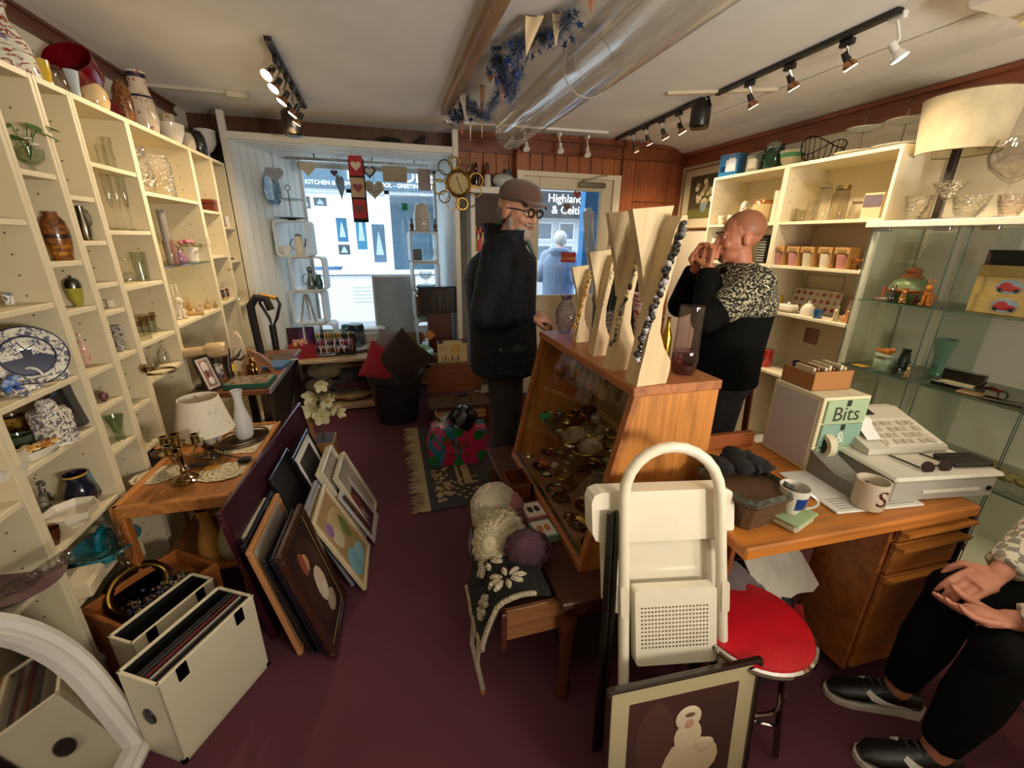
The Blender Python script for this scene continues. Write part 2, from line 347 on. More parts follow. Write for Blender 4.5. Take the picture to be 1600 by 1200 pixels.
PROF=dict(tumbler=[(0,0),(.82,0),(1,1),(.93,1),(.77,.08),(0,.07)],cup=[(0,0),(.55,0),(.6,.06),(.9,.35),(1,1),(.94,1),(.84,.38),(.5,.12),(0,.1)],mug=[(0,0),(.92,0),(1,.05),(1,1),(.9,1),(.9,.08),(0,.07)],bowl=[(0,0),(.42,0),(.44,.08),(.78,.35),(1,1),(.95,1),(.73,.42),(.4,.16),(0,.13)],dish=[(0,0),(.5,0),(.55,.1),(.9,.6),(1,1),(.96,1),(.85,.65),(.5,.2),(0,.18)],plate=[(0,0),(.55,0),(.6,.15),(1,.85),(1,1),(.97,1),(.62,.45),(.55,.35),(0,.3)],wine=[(0,0),(.8,0),(.8,.015),(.15,.05),(.07,.12),(.06,.45),(.3,.5),(.85,.66),(1,.8),(.85,1),(.82,1),(.96,.8),(.82,.68),(.25,.53),(0,.52)],flute=[(0,0),(.9,0),(.9,.015),(.12,.04),(.08,.3),(.5,.42),(.8,.65),(.85,1),(.8,1),(.75,.65),(.4,.44),(0,.4)],martini=[(0,0),(.5,0),(.5,.02),(.1,.06),(.06,.5),(.25,.56),(1,1),(.97,1),(.2,.6),(0,.58)],goblet=[(0,0),(.7,0),(.7,.02),(.2,.08),(.1,.3),(.5,.4),(.9,.6),(1,1),(.94,1),(.84,.62),(.4,.44),(0,.42)],vase=[(0,0),(.5,0),(.55,.03),(.92,.3),(1,.5),(.85,.68),(.45,.84),(.42,.9),(.6,1),(.55,1),(.36,.9),(0,.86)],pear=[(0,0),(.7,0),(.9,.06),(1,.22),(.85,.42),(.5,.66),(.42,.82),(.6,1),(.55,1),(.36,.82),(.4,.66),(0,.4)],flare=[(0,0),(.6,0),(.5,.1),(.6,.5),(1,1),(.95,1),(.52,.5),(0,.2)],ginger=[(0,0),(.7,0),(.72,.03),(.95,.3),(1,.55),(.85,.75),(.5,.86),(.5,.92),(0,.92)],jar=[(0,0),(.95,0),(1,.04),(1,.8),(.85,.92),(.85,1),(0,1)],canister=[(0,0),(.96,0),(1,.02),(1,1),(0,1)],pot=[(0,0),(.55,0),(.6,.04),(.95,.35),(1,.55),(.8,.85),(.55,.96),(.5,1),(0,1)],jug=[(0,0),(.7,0),(.75,.03),(1,.32),(.9,.55),(.62,.8),(.72,1),(.66,1),(.56,.8),(0,.7)],decanter=[(0,0),(.95,0),(1,.05),(.9,.4),(.4,.62),(.3,.7),(.3,.8),(.45,.83),(0,.83),(.2,.84),(.45,.9),(.4,.96),(0,1)],bottle=[(0,0),(.95,0),(1,.04),(1,.55),(.45,.75),(.35,.82),(.35,.97),(.42,1),(0,1)],planter=[(0,0),(.72,0),(.92,.86),(1,.88),(1,1),(.88,1),(.86,.86),(0,.8)],urn=[(0,0),(.62,0),(.6,.05),(.5,.09),(.82,.3),(1,.56),(.95,.66),(.6,.74),(.62,.76),(0,.76)],candle=[(0,0),(1,0),(1,.03),(.75,.06),(.4,.1),(.22,.16),(.3,.2),(.16,.26),(.14,.75),(.28,.8),(.16,.84),(.4,.92),(.42,1),(.3,1),(0,.95)],ball=[(0,0),(.35,0),(.75,.12),(1,.45),(.9,.75),(.55,.95),(0,1)],bell=[(0,0),(1,0),(.97,.2),(.8,.55),(.4,.72),(.1,.76),(.15,.84),(.12,.96),(0,1)],dome=[(0,0),(1,0),(1,.3),(.85,.6),(.5,.78),(.12,.84),(.2,.92),(.12,1),(0,1)],bust=[(0,0),(1,0),(1,.1),(.6,.14),(.7,.3),(.9,.45),(.5,.56),(.25,.62),(.45,.74),(.42,.9),(0,1)])
def P2(kind,R,H):return[(r*R,z*H)for r,z in PROF[kind]]
def handle(mb,R,z0,z1,out,ang,r=.006,n=10):
 ca,sa=math.cos(ang),math.sin(ang); pts=[]
 for i in range(n+1):
  t=i/n; d=R*.93+out*math.sin(PI*t)**.8; pts.append((d*ca,d*sa,z0+(z1-z0)*t))
 return mb.tube(pts,r,7)
def spout(mb,R,z0,z1,out,ang,r0=.014,r1=.007):
 ca,sa=math.cos(ang),math.sin(ang); pts=[]; rs=[]
 for i in range(7):
  t=i/6; d=R*.8+out*t+.3*out*math.sin(PI*t)*.4; pts.append((d*ca,d*sa,z0+(z1-z0)*(t**1.4))); rs.append(r0+(r1-r0)*t)
 return mb.tube(pts,rs,8)
def vessel(name,label,cat,P,H,R,kind,mat='gloss',c='e8e2d0',group=None,parts=(),n=24,sx=1,sy=1,rz=0,c2=None,rx=0,ry=0):
 """a turned thing; parts: ('handle',ang,z0,z1,out[,r]) ('spout',ang,z0,z1,out) ('lid',kind,r,h[,colour]) ('band',z0,z1,colour)"""
 b=MB(c).lathe(P2(kind,R,H),n,sx,sy)
 if not parts:return solo(name,b,mat,label,cat,P,rz,group,rx,ry)
 t=thing(name,label,cat,P,rz,group,rx,ry); part('body',b,mat,t)
 for p in parts:
  k=p[0]
  if k=='handle':part('handle',handle(MB(c2 or c),R,p[2]*H,p[3]*H,p[4]*R,p[1],p[5]if len(p)>5 else max(.0025,R*.09)),mat,t)
  elif k=='spout':part('spout',spout(MB(c2 or c),R,p[2]*H,p[3]*H,p[4]*R,p[1],R*.2,R*.1),mat,t)
  elif k=='lid':part('lid',MB(p[4]if len(p)>4 else(c2 or c)).at(0,0,H*(p[5]if len(p)>5 else 1)).lathe(P2(p[1],R*p[2],H*p[3]),n,sx,sy),p[6]if len(p)>6 else mat,t)
  elif k=='band':
   part('band',MB(p[3]).lathe([(rad(kind,p[1])*R*1.006,p[1]*H),(rad(kind,(p[1]+p[2])/2)*R*1.012,(p[1]+p[2])/2*H),(rad(kind,p[2])*R*1.006,p[2]*H)],n,sx,sy),p[4]if len(p)>4 else mat,t)
 return t
def rad(kind,z):
 q=PROF[kind]
 for(r0,z0),(r1,z1)in zip(q,q[1:]):
  if z0<=z<=z1 and z1>z0:return r0+(r1-r0)*(z-z0)/(z1-z0)
 return 1
BAYS=[(1.41,.1),(1.785,.1),(1.985,.05),(2.165,.05),(2.535,.065),(3.2,.09),(3.54,.06),(9,.05)]
def LP(px,py,z):
 if px<200:px+=7
 if z<1.17:
  P=oz(px,py,z)
  if-1.3<P.x<-1.085:return P
  P=ox(px,py,min(max(P.x,-1.29),-1.095))
 else:
  y=ox(px,py,-1.06).y; P=ox(px,py,-1.06-[d for e,d in BAYS if y<e][0])
 P.z=z; return P
def onshelf(px,py,z,top,wpx,left=True):
 P=LP(px,(py*2+top)/3 if z>1.17 else py,z)if left else oz(px,py,z); return P,max(.01,ztop(P,top)-z),max(.004,wpx/2*pxm(P))
def remesh(mb,name,voxel,mat,smooth=4,colfn=None):
 """join overlapping closed shapes into one continuous skin"""
 me=bpy.data.meshes.new('tmp'); me.from_pydata([tuple(v)for v in mb.v],[],mb.f); o=bpy.data.objects.new('tmp',me); COL.objects.link(o)
 m=o.modifiers.new('r','REMESH'); m.mode='VOXEL'; m.voxel_size=voxel; m.use_smooth_shade=True
 s=o.modifiers.new('s','SMOOTH'); s.iterations=smooth; s.factor=.5
 dg=bpy.context.evaluated_depsgraph_get(); out=bpy.data.meshes.new_from_object(o.evaluated_get(dg)); out.name=name
 bpy.data.objects.remove(o); bpy.data.meshes.remove(me)
 fc=[]
 for p in out.polygons:fc.append(lin(colfn(p.center,p.normal))if colfn else mb.c)
 setcol(out,fc); out.polygons.foreach_set('use_smooth',[True]*len(out.polygons)); out.materials.clear(); out.materials.append(MATS[mat]); return out
def limb(mb,pts,rs,n=12):
 """tapered chain with round ends"""
 mb.tube(pts,rs,n)
 for p,r in zip(pts,rs):mb.ell(p,r*.99,12,8)
 return mb
# ================================================================== the room
CZ=2.36; LX=-1.34; RX=2.79; FY=3.87; BY=-1.5
struct('floor',MB('5e2c38').box(LX-.1,RX+.1,BY-.1,4.75,-.06,0),'carpet')
struct('ceiling',MB('efece6').box(LX-.1,RX+.1,BY-.1,4.7,CZ,CZ+.08),'plaster')
struct('wall_left',MB('e2d8c2').box(LX-.1,LX,BY,4.7,0,CZ),'plaster')
struct('wall_right',MB('e0d8c4').box(RX,RX+.1,BY,4.7,0,CZ),'plaster')
struct('wall_back',MB('d8cdb6').box(LX,RX,BY-.1,BY,0,CZ),'plaster')
b=MB('5a3420'); b.box(LX,.62,4.12,4.2,2.17,CZ); struct('wall_front',b,'pine')
b=MB('8a4a2a')
for z0,z1,d in((2.165,2.185,.03),(2.185,2.25,.018),(2.25,2.275,.04)):b.box(RX-d,RX,BY,FY,z0,z1)
struct('trim_1',b,'wood_y')
b=MB('6a3a26')
for z0,z1,d in((2.28,2.295,.03),(2.295,2.335,.016),(2.335,2.35,.03)):b.box(LX,LX+d,BY,FY,z0,z1)
struct('trim_2',b,'wood_y')
b=MB('ddd6c8'); b.prism([(0,0),(.1,0),(0,-.035)],0,1); b.v=[V3((LX+p.x*.5,BY+p.z*5.4,CZ+p.y*.4))for p in b.v]; struct('trim_3',b,'paint')
b=MB('e8e2d6'); pr=[(RX,2.275),(RX-.06,2.285),(RX-.2,2.325),(RX-.48,CZ-.004),(RX-.5,CZ+.01),(RX,CZ+.01)]
b.loft([[(x,y,z)for x,z in pr]for y in(BY,FY+.2)],smooth=False); struct('trim_4',b,'plaster')
b=MB('efe9dc').tube([(RX-.495,BY,CZ-.008),(RX-.495,FY,CZ-.008)],.006,6); struct('trim_5',b,'paint')
def boards(b,x0,x1,y,z0,z1,w=.115):
 x=x0
 while x<x1-.01:
  e=min(x+w,x1); b.box(x+.0015,e-.0015,y-.018,y,z0,z1,.004); x=e
 b.box(x0,x1,y,y+.05,z0,z1); return b
b=MB('9a5426'); boards(b,.64,1.14,FY+.12,1.95,CZ); boards(b,1.14,2.13,FY,2.07,CZ)
b.box(1.135,1.15,FY-.02,FY+.12,1.95,CZ); struct('wall_door_side',b,'pine')
b=MB('96502a'); boards(b,2.14,RX,FY-.02,0,CZ,.13); b.box(2.26,RX-.1,FY-.05,FY-.03,1.86,1.88); struct('wall_corner',b,'pine')
b=MB('7c3e1e')
for x0,x1,y in((.62,1.13,FY+.1),(1.13,2.13,FY-.03),(2.12,RX,FY-.05)):
 for z0,z1,d in((2.2,2.215,.03),(2.215,2.3,.016),(2.3,2.33,.045)):b.box(x0,x1,y-d,y,z0,z1)
struct('trim_6',b,'wood_x')
GX0,GX1,GY=-.69,.52,4.56
b=MB('d9d4c6'); b.box(-1.03,.6,FY-.05,FY-.01,2.155,2.205,.004); b.box(-1.06,-1.015,FY-.06,FY-.02,.3,2.33,.004); b.box(.585,.63,FY-.06,FY-.02,.3,2.33,.004)
struct('trim_7',b,'paint')
struct('trim_8',MB('cfc4b0').box(-1.0,.6,FY-.01,4.12,2.19,2.2),'paint')
def cheek(b,x0,x1,n=9):
 for i in range(n):
  t0,t1=i/n+.004,(i+1)/n-.004
  p=[(x0+(x1-x0)*t,FY-.02+(GY-FY+.02)*t)for t in(t0,t1)]
  b.loft([[(p[0][0],p[0][1],z),(p[1][0],p[1][1],z),(p[1][0]+(.02 if x1<x0 else-.02),p[1][1]+.01,z),(p[0][0]+(.02 if x1<x0 else-.02),p[0][1]+.01,z)]for z in(.46,2.165)],smooth=False)
 return b
struct('wall_bay_west',cheek(MB('dfe4e2'),-1.02,GX0),'paint'); struct('wall_bay_east',cheek(MB('dfe4e2'),.6,GX1,9),'paint')
b=MB('e0e4e2')
for i in range(10):
 y0=FY+.0+(GY-FY)*i/10; b.box(-1.02,.6,y0+.002,y0+(GY-FY)/10-.002,2.15-.003*i,2.17)
struct('trim_9',b,'paint')
b=MB('cfd2cc')
for x0,x1,z0,z1 in((GX0-.03,GX0+.02,.5,2.15),(GX1-.02,GX1+.03,.5,2.15),(GX0,GX1,2.09,2.15),(GX0,GX1,.5,.62)):b.box(x0,x1,GY,GY+.06,z0,z1)
w=struct('window_1',b,'paint'); struct('pane',MB('f4fbff').box(GX0,GX1,GY+.03,GY+.035,.6,2.1),'pane',w)
b=MB('b9a68c')
b.box(LX,1.14,GY+.06,GY+.12,0,.5); b.box(LX,GX0-.03,GY-.02,GY+.12,0,CZ); b.box(GX1+.03,1.14,GY+.0,GY+.12,0,CZ); b.box(GX0-.05,GX1+.05,GY+.02,GY+.12,2.15,CZ)
struct('wall_outer',b,'plaster')
b=MB('c9ab84'); b.box(-.87,.6,FY-.04,GY+.06,.465,.49,.003); b.box(-.87,-.85,FY-.03,GY,.02,.465); b.box(-.185,-.165,FY-.03,GY,.02,.465); b.box(.03,.05,FY-.03,GY,.02,.465)
b.box(-.87,.05,FY-.03,GY,.02,.05); b.box(-.87,.6,GY-.2,GY-.18,.02,.465); struct('trim_10',b,'wood_x')
b=MB('d8ccb0'); b.box(1.14,1.2,FY-.03,FY+.05,0,2.07); b.box(2.07,2.14,FY-.03,FY+.05,0,2.07); b.box(1.2,2.07,FY-.028,FY+.05,2.03,2.069)
struct('trim_11',b,'paint')
b=MB('d2c6aa'); y0,y1=FY+.0,FY+.045
for x0,x1,z0,z1 in((1.2,1.36,.02,2.03),(1.96,2.07,.02,2.03),(1.36,1.96,1.93,2.03),(1.36,1.96,.02,1.0)):b.box(x0,x1,y0,y1,z0,z1,.004)
b.box(1.45,1.88,y0-.008,y0,.2,.85,.006)
d=struct('door_1',b,'paint'); struct('glass_pane',MB('f2faff').box(1.36,1.96,y0+.02,y0+.026,1.0,1.93),'pane',d)
b=MB('9a9488'); b.box(1.72,1.98,y0-.05,y0-.01,1.955,2.0,.006); b.bar((1.75,y0-.04,2.005),(1.92,y0-.12,2.05),.02,.008); b.bar((1.92,y0-.12,2.05),(1.99,y0-.03,2.06),.02,.008); struct('door_closer',b,'metal',d)
# ================================================================== outside
struct('ground_street',MB('8f9294').box(-14,20,4.75,30,-.16,-.1),'matte')
def fr(x0,y0,x1,y1,Y):
 a=oy(x0,y0,Y); c=oy(x1,y1,Y); return min(a.x,c.x),max(a.x,c.x),min(a.z,c.z),max(a.z,c.z)
SY=9.0
b=MB('d9dde0'); b.box(-9,2.0,SY+.9,SY+1.1,-.1,6); b.box(1.3,2.2,SY,SY+1,-.1,6); b.box(-9,-2.2,SY,SY+1,-.1,6); b.box(-2.2,1.3,SY,SY+1,2.75,6); b.box(-2.2,1.3,SY,SY+.12,-.1,.86)
b.box(-2.2,1.3,SY,SY+1,.8,.86); struct('wall_street_shop',b,'matte')
b=MB('56707f').box(-2.3,1.35,SY-.12,SY-.02,2.34,2.72); sg=thing('shop_fascia','blue shop fascia board with white lettering across the street','shop sign',(0,0,0)); part('board',b,'matte',sg)
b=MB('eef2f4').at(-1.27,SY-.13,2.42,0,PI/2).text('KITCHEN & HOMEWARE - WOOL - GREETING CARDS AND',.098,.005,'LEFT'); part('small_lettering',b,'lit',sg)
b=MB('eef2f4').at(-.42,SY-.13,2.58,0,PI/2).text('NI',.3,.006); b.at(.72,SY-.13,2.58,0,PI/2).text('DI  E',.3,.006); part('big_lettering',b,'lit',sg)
b=MB('e6ecee')
for x in(-2.2,-.57,.1,1.25):b.box(x-.04,x+.05,SY-.02,SY+.06,.86,2.36)
b.box(-2.25,1.3,SY-.05,SY+.1,.82,.9); b.box(-2.25,1.3,SY-.02,SY+.06,2.28,2.36)
sw=thing('shop_window','white framed shop window across the street full of cards and kitchenware','shop window',(0,0,0)); part('frame',b,'paint',sw)
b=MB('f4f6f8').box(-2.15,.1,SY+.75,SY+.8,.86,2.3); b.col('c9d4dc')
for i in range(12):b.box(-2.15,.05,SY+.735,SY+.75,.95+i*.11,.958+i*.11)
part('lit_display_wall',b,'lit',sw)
part('blue_panel',MB('64808f').box(.1,1.25,SY+.75,SY+.8,.86,2.3),'matte',sw); part('pane',MB('eaf4fa').box(-2.2,1.25,SY+.02,SY+.03,.9,2.3),'pane',sw)
for i,(x0,y0,x1,y1,c,lb)in enumerate([(467,306,486,326,'4a4f55','dark square print with a white tree in the shop window across the street'),(489,308,511,322,'4e5458','dark oblong print with a white arch in the shop window across the street'),(524,340,545,378,'3f87a8','blue tea towel with a pale figure in the shop window across the street'),(552,320,575,390,'4f9cb8','blue and white pennant in the shop window across the street'),(580,350,605,410,'6d8596','slate blue display panel in the shop window across the street'),(528,382,548,398,'545c64','dark tray with a white pear in the shop window across the street')]):
 x0,x1,z0,z1=fr(x0,y0,x1,y1,SY+.6); t=thing('window_print',lb,'print',((x0+x1)/2,SY+.6,z0),0,'prints in the shop window across the street')
 h=z1-z0; w=x1-x0; part('panel',MB(c).box(-w/2,w/2,0,.02,0,h),'matte',t); part('motif',MB('f0f4f6').prism([(-w*.3,h*.2),(w*.3,h*.2),(w*.22,h*.45),(0,h*.85),(-w*.22,h*.45)],0,.006).__class__('f0f4f6').at(0,-.001,0,0,PI/2).prism([(-w*.3,h*.2),(w*.3,h*.2),(w*.18,h*.5),(0,h*.85),(-w*.18,h*.5)],0,.006),'matte',t)
x0,x1,z0,z1=fr(445,404,520,415,SY+.3)
solo('oval_tray',MB('3a74a6').lathe([(0,0),(.3,.03),(.34,.1),(.3,.1),(0,.05)],20,1.1,.4),'gloss','blue oval tray on the sill of the shop across the street','tray',(-1.2,SY+.3,.86))
b=MB('33383c').box(3.2,6.5,10.4,10.9,2.05,2.62); s2=thing('dark_shop_sign','dark shop sign with white lettering seen through the door glass','shop sign'); part('board',b,'matte',s2)
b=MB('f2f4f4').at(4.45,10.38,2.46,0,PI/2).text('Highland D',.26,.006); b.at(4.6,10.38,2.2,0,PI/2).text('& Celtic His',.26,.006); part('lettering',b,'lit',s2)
b=MB('c8ccce').box(2.2,12,11,11.2,-.1,6); b.col('3c4a54')
struct('wall_stone_house',b,'matte')
for i in range(6):
 x=3.4+.62*(i%3); z=.95 if i<3 else 1.5
 t=thing('sash_window',['lower','upper'][i//3]+' sash window of the pale house beyond the door, '+['nearest the street corner','middle one','beside the blue doorway'][i%3],'window',(x,10.98,z)); part('frame',MB('eef0f0').box(-.22,.22,0,.03,0,.45),'paint',t); part('pane',MB('5a6c78').box(-.18,.18,-.01,0,.04,.41),'gloss',t)
b=MB('2f8fd0').box(2.25,2.75,4.82,4.95,-.1,2.5); solo('doorway_surround',b,'paint','bright blue painted doorway surround outside the shop door','door surround')
b=MB('f0f2f4')
b.grid(lambda u,v:(2.19+.1*u+.05*math.sin(v*5)+.03*math.sin(u*20+v*3),4.62+.04*math.sin(u*14+v*4),.8+1.05*v-.1*abs(u-.5)),14,14,.006); solo('hanging_garment',b,'cloth','long white garment hanging outside by the blue doorway','garment')
# ================================================================== light
W=bpy.data.worlds.new('world'); SC.world=W; W.use_nodes=True
bg=W.node_tree.nodes['Background']; bg.inputs[0].default_value=(.72,.86,1,1); bg.inputs[1].default_value=3.2
def light(name,kind,loc,energy,color,size=.1,aim=None,spot=1.2,blend=.6,sx=None):
 l=bpy.data.lights.new(name,kind); l.energy=energy; l.color=color
 if kind=='SPOT':l.spot_size=spot; l.spot_blend=blend; l.shadow_soft_size=size
 elif kind=='AREA':l.shape='RECTANGLE'; l.size=size; l.size_y=sx or size
 elif kind=='SUN':l.angle=.03
 else:l.shadow_soft_size=size
 o=bpy.data.objects.new(name,l); COL.objects.link(o); o.location=loc
 if aim:o.rotation_euler=(V3(aim)-V3(loc)).to_track_quat('-Z','Y').to_euler()
 return o
light('sun','SUN',(0,0,10),3.0,(1,.96,.9),aim=(6,3,5))
WARM=(1,.78,.5)
def spot_lamp(base,bulb,aim,colour,label,power,group,warm=WARM,bright=True):
 """one track spot: adapter on the track, stem, lamp holder, glowing reflector"""
 t=thing('track_spot',label,'spotlight',base,0,group); a=V3(bulb)-V3(base); d=(V3(aim)-V3(bulb)).normalized()
 part('adapter',MB(colour).box(-.012,.012,-.03,.03,-.025,0,.003),'plastic',t)
 part('stem',MB('b8b4aa' if colour!='e8e4da' else colour).tube([(0,0,-.02),tuple(a*.55),tuple(a-d*.055)],.005,6),'metal' if colour!='e8e4da' else 'plastic',t)
 part('holder',MB(colour).tube([tuple(a-d*.07),tuple(a-d*.03)],[.014,.016],10),'plastic',t)
 part('reflector',MB('b98d68' if colour!='e8e4da' else colour).tube([tuple(a-d*.035),tuple(a-d*.015),tuple(a)],[.014,.026,.03],14,caps=False),'metal' if colour!='e8e4da' else 'plastic',t)
 part('bulb',MB('ffe6c0' if bright else 'f2efe6').tube([tuple(a-d*.004),tuple(a+d*.002)],[.027,.024],14),'bulb' if bright else 'paint',t)
 if bright:light('spot','SPOT',tuple(V3(bulb)+d*.01),power,warm,.025,aim,1.75,.8)
light('added_uplight','SPOT',(1.25,-1.0,1.3),160,(1,.93,.84),.2,(.2,.7,2.36),2.6,.9)  # unseen uplight added behind the camera to brighten the ceiling
light('added_uplight','SPOT',(1.95,-1.0,1.3),115,(1,.93,.84),.2,(1.6,.4,2.36),2.6,.9)  # second added uplight, no real fitting, lifts the ceiling further across
# ================================================================== track lights and ceiling things
def track(name,label,p0,p1,colour,w=.03,h=.02):
 t=thing(name,label,'light track',(0,0,0)); part('rail',MB(colour).bar(p0,p1,w,h),'plastic',t); d=(V3(p1)-V3(p0)).normalized()
 part('end_cap',MB(colour).bar(p1,V3(p1)+d*.012,w*1.1,h*1.1),'plastic',t)
TZ=CZ-.012
track('light_track','black light track on the ceiling above the shelves of glassware',(-.44,2.53,TZ),(-.46,3.62,TZ),'1c1a18')
track('light_track','short black light track near the ceiling corner by the pine wall',(1.98,2.62,TZ),(2.02,3.76,TZ),'1c1a18')
track('light_track','long black light track above the lamp with the drum shade',(1.96,1.5,TZ),(1.99,2.5,TZ),'1c1a18')
track('light_track','white light track across the ceiling in front of the pine boards',(.52,3.7,TZ),(1.83,3.6,TZ),'e8e4da',.025,.018)
G1='spotlights on the black track over the glassware shelves'
ordn=['first spotlight from the room end of the track over the glassware shelves','second spotlight from the room end of the track over the glassware shelves','third spotlight from the room end of the track over the glassware shelves','spotlight just in front of the black fan pod on the glassware track','last spotlight, at the window end of the glassware track']
for lb,(px,py,bx,by,ay)in zip(ordn,[(432,100,416,118,1.9),(440,120,427,139,2.3),(450,140,440,160,2.8),(460,160,457,180,3.1),(470,172,464,193,3.6)]):
 B0=ox(px,py,-.45); B0.z=TZ-.01; y=B0.y; q=oy(bx,by,y-.02); spot_lamp((-.45,y,TZ-.01),(q.x,y-.02,max(q.z,2.14)),(-1.2,ay,1.2),'2a2622',lb,25,G1)
G2='spotlights on the black tracks along the china shelves'
L2=['spotlight nearest the pine corner on the short black track','second spotlight from the pine corner on the short black track','third spotlight from the pine corner on the short black track','fourth spotlight from the pine corner on the short black track','spotlight under the black fan pod between the two black tracks','spotlight at the window end of the long black track','middle spotlight on the long black track','third spotlight from the window end of the long black track']
for lb,(px,py,bx,by,ty)in zip(L2,[(988,214,990,236,3.6),(1008,204,1013,225,3.3),(1033,195,1039,216,3.0),(1060,184,1064,207,2.7),(1090,172,1098,191,2.3),(1172,128,1174,166,2.1),(1235,100,1236,138,1.8),(1325,62,1328,102,1.4)]):
 y=ox(px,py,1.99).y; q=oy(bx,by,y); spot_lamp((1.99,y,TZ-.01),(1.99+.05,y,max(2.12,min(2.24,q.z))),(2.6,ty,1.25),'221f1c',lb,24,G2)
G3='white spotlights on the white track'
for lb,(px,py,bx,by)in zip(['white spotlight on the white track above the bookcase','white spotlight on the middle of the white track','white spotlight at the pine corner end of the white track'],[(819,206,821,235),(874,208,874,238),(918,212,916,244)]):
 P=oz(px,py,TZ-.01); q=oy(bx,by,P.y); spot_lamp(tuple(P),(q.x,P.y-.03,q.z),(q.x-.1,P.y-.6,1.0),'e8e4da',lb,0,G3,bright=False)
def fan_pod(P,label,r):
 t=thing('speaker_pod',label,'ceiling unit',P); part('body',MB('221d19').lathe([(0,0),(r*.8,0),(r,.02),(r,.13),(r*.8,.15),(0,.15)],20),'plastic',t)
 part('bracket',MB('2a2622').ring((0,0,.11),r*1.25,.006,20,6,'x',0,PI),'metal',t); part('rim',MB('6a5030').ring((0,0,.008),r*.82,.008,22,6),'metal',t)
P=oy(455,183,3.45); fan_pod((P.x,P.y,2.13),'dark round ceiling pod at the window end of the glassware track',.062)
P=oy(1097,160,2.65); fan_pod((P.x,P.y,CZ-.17),'black round ceiling pod between the two black tracks',.06)
b=MB('e2dac6'); b.box(1.95,2.3,.95,1.28,CZ-.1,CZ-.002,.012); t=thing('emergency_light','white emergency light box on the ceiling above the lamp','light box',(0,0,0)); part('housing',b,'plastic',t)
b=MB('8a8070')
for i in range(3):b.box(2.02,2.1,1.02+i*.03,1.03+i*.03,CZ-.103,CZ-.1)
part('vent',b,'plastic',t); b=MB('e8d9a8').lathe([(0,0),(.05,0),(.04,.03),(0,.03)],16); b.v=[p+V3((2.2,1.2,CZ-.13))for p in b.v]; part('lamp_cup',b,'plastic',t)
spot_lamp((1.98,1.52,CZ-.01),(2.02,1.5,2.2),(2.5,1.0,1.2),'e8e4da','bright spotlight beside the white emergency light box',24,None)
b=MB('cfc6b2'); b.box(LX,-.86,3.46,3.485,CZ-.018,CZ); b.box(-.88,-.76,3.44,3.52,CZ-.035,CZ,.005); struct('trim_12',b,'plastic')
b=MB('d8ccae'); b.bar((1.72,2.62,CZ-.008),(2.28,2.36,CZ-.008),.03,.016); struct('trim_13',b,'plastic')
b=MB('a8825c'); b.box(.44,.5,1.2,3.35,CZ-.055,CZ,.004); struct('trim_14',b,'wood_y')
b=MB('d9d3c6'); c0=(.93,3.3,CZ-.13); r=.115
t=thing('clear_tube','long clear plastic tube hung along the ceiling beside the beam','tube',(0,0,0))
b=MB('f0ebe0').tube([(.93,3.32,CZ-.125),(.93,1.95,CZ-.125)],.115,26,caps=False); part('far_length',b,'clear_sheet',t)
b=MB('f0ebe0').tube([(.93,2.05,CZ-.125),(.93,.9,CZ-.125)],.122,26,caps=False); part('near_length',b,'clear_sheet',t)
part('cuff',MB('b8b0a0').ring((.93,2.05,CZ-.125),.121,.004,30,6,'y'),'gloss',t); part('end_disc',MB('e9e4da').tube([(.93,3.32,CZ-.125),(.93,3.33,CZ-.125)],.114,26),'clear_sheet',t)
def tinsel(pts,name,label,r=.05,stars=24):
 random.seed(len(pts)*7+int(pts[0][1]*100)); b=MB('4a5a7a'); P=[V3(p)for p in pts]; dense=[]
 for a,c in zip(P,P[1:]):
  for i in range(110):dense.append(a.lerp(c,i/90))
 b.tube([tuple(p)for p in dense[::6]],.004,5)
 cs=[lin(c)for c in('3c5688','9aa2b2','34497a','6078a8','b4b9c2')]
 for p in dense:
  for k in range(4):
   d=V3((random.gauss(0,1),random.gauss(0,1),random.gauss(0,1))).normalized(); e=p+d*r*random.uniform(.6,1.05); s=d.orthogonal().normalized()*.0022
   b.c=random.choice(cs); b.add([tuple(p-s),tuple(p+s),tuple(e)],[(0,1,2)],False)
 t=thing(name,label,'garland'); part('strands',b,'tinsel',t); s=MB('2c4680')
 for _ in range(stars):
  p=random.choice(dense)+V3((random.gauss(0,1),random.gauss(0,1),random.gauss(0,1))).normalized()*r*.85
  s.at(*p,random.uniform(0,6),random.uniform(0,6),random.uniform(0,6)); s.prism([((.022 if i%2==0 else .009)*math.cos(i*PI/5),(.022 if i%2==0 else .009)*math.sin(i*PI/5))for i in range(10)],-.0008,.0008)
 part('foil_stars',s,'tinsel',t,kind='stuff')
def on(px,py,x):q=ox(px,py,x); return(q.x,q.y,min(q.z,CZ-.03))
tinsel([(.5,3.25,2.27),(.53,3.1,2.24),(.55,2.98,2.3),(.56,2.88,2.24),(.62,2.75,2.17),(.66,2.6,2.26)],'tinsel_garland','blue tinsel garland at the window end of the ceiling beam',.06)
def hang(px0,py0,px1,py1,Y):a=oy(px0,py0,Y); c=oy(px1,py1,Y); return a,c
pts=[oy(x,y,Y)for x,y,Y in((775,45,2.35),(778,80,2.35),(786,120,2.33),(796,148,2.3),(806,120,2.25),(806,70,2.2),(812,35,2.15),(845,50,2.05),(872,50,1.95),(890,5,1.85))]
tinsel([(p.x,p.y,min(p.z,CZ-.05))for p in pts],'tinsel_garland','long drooping loop of blue tinsel with foil stars beside the clear tube',.068,46)
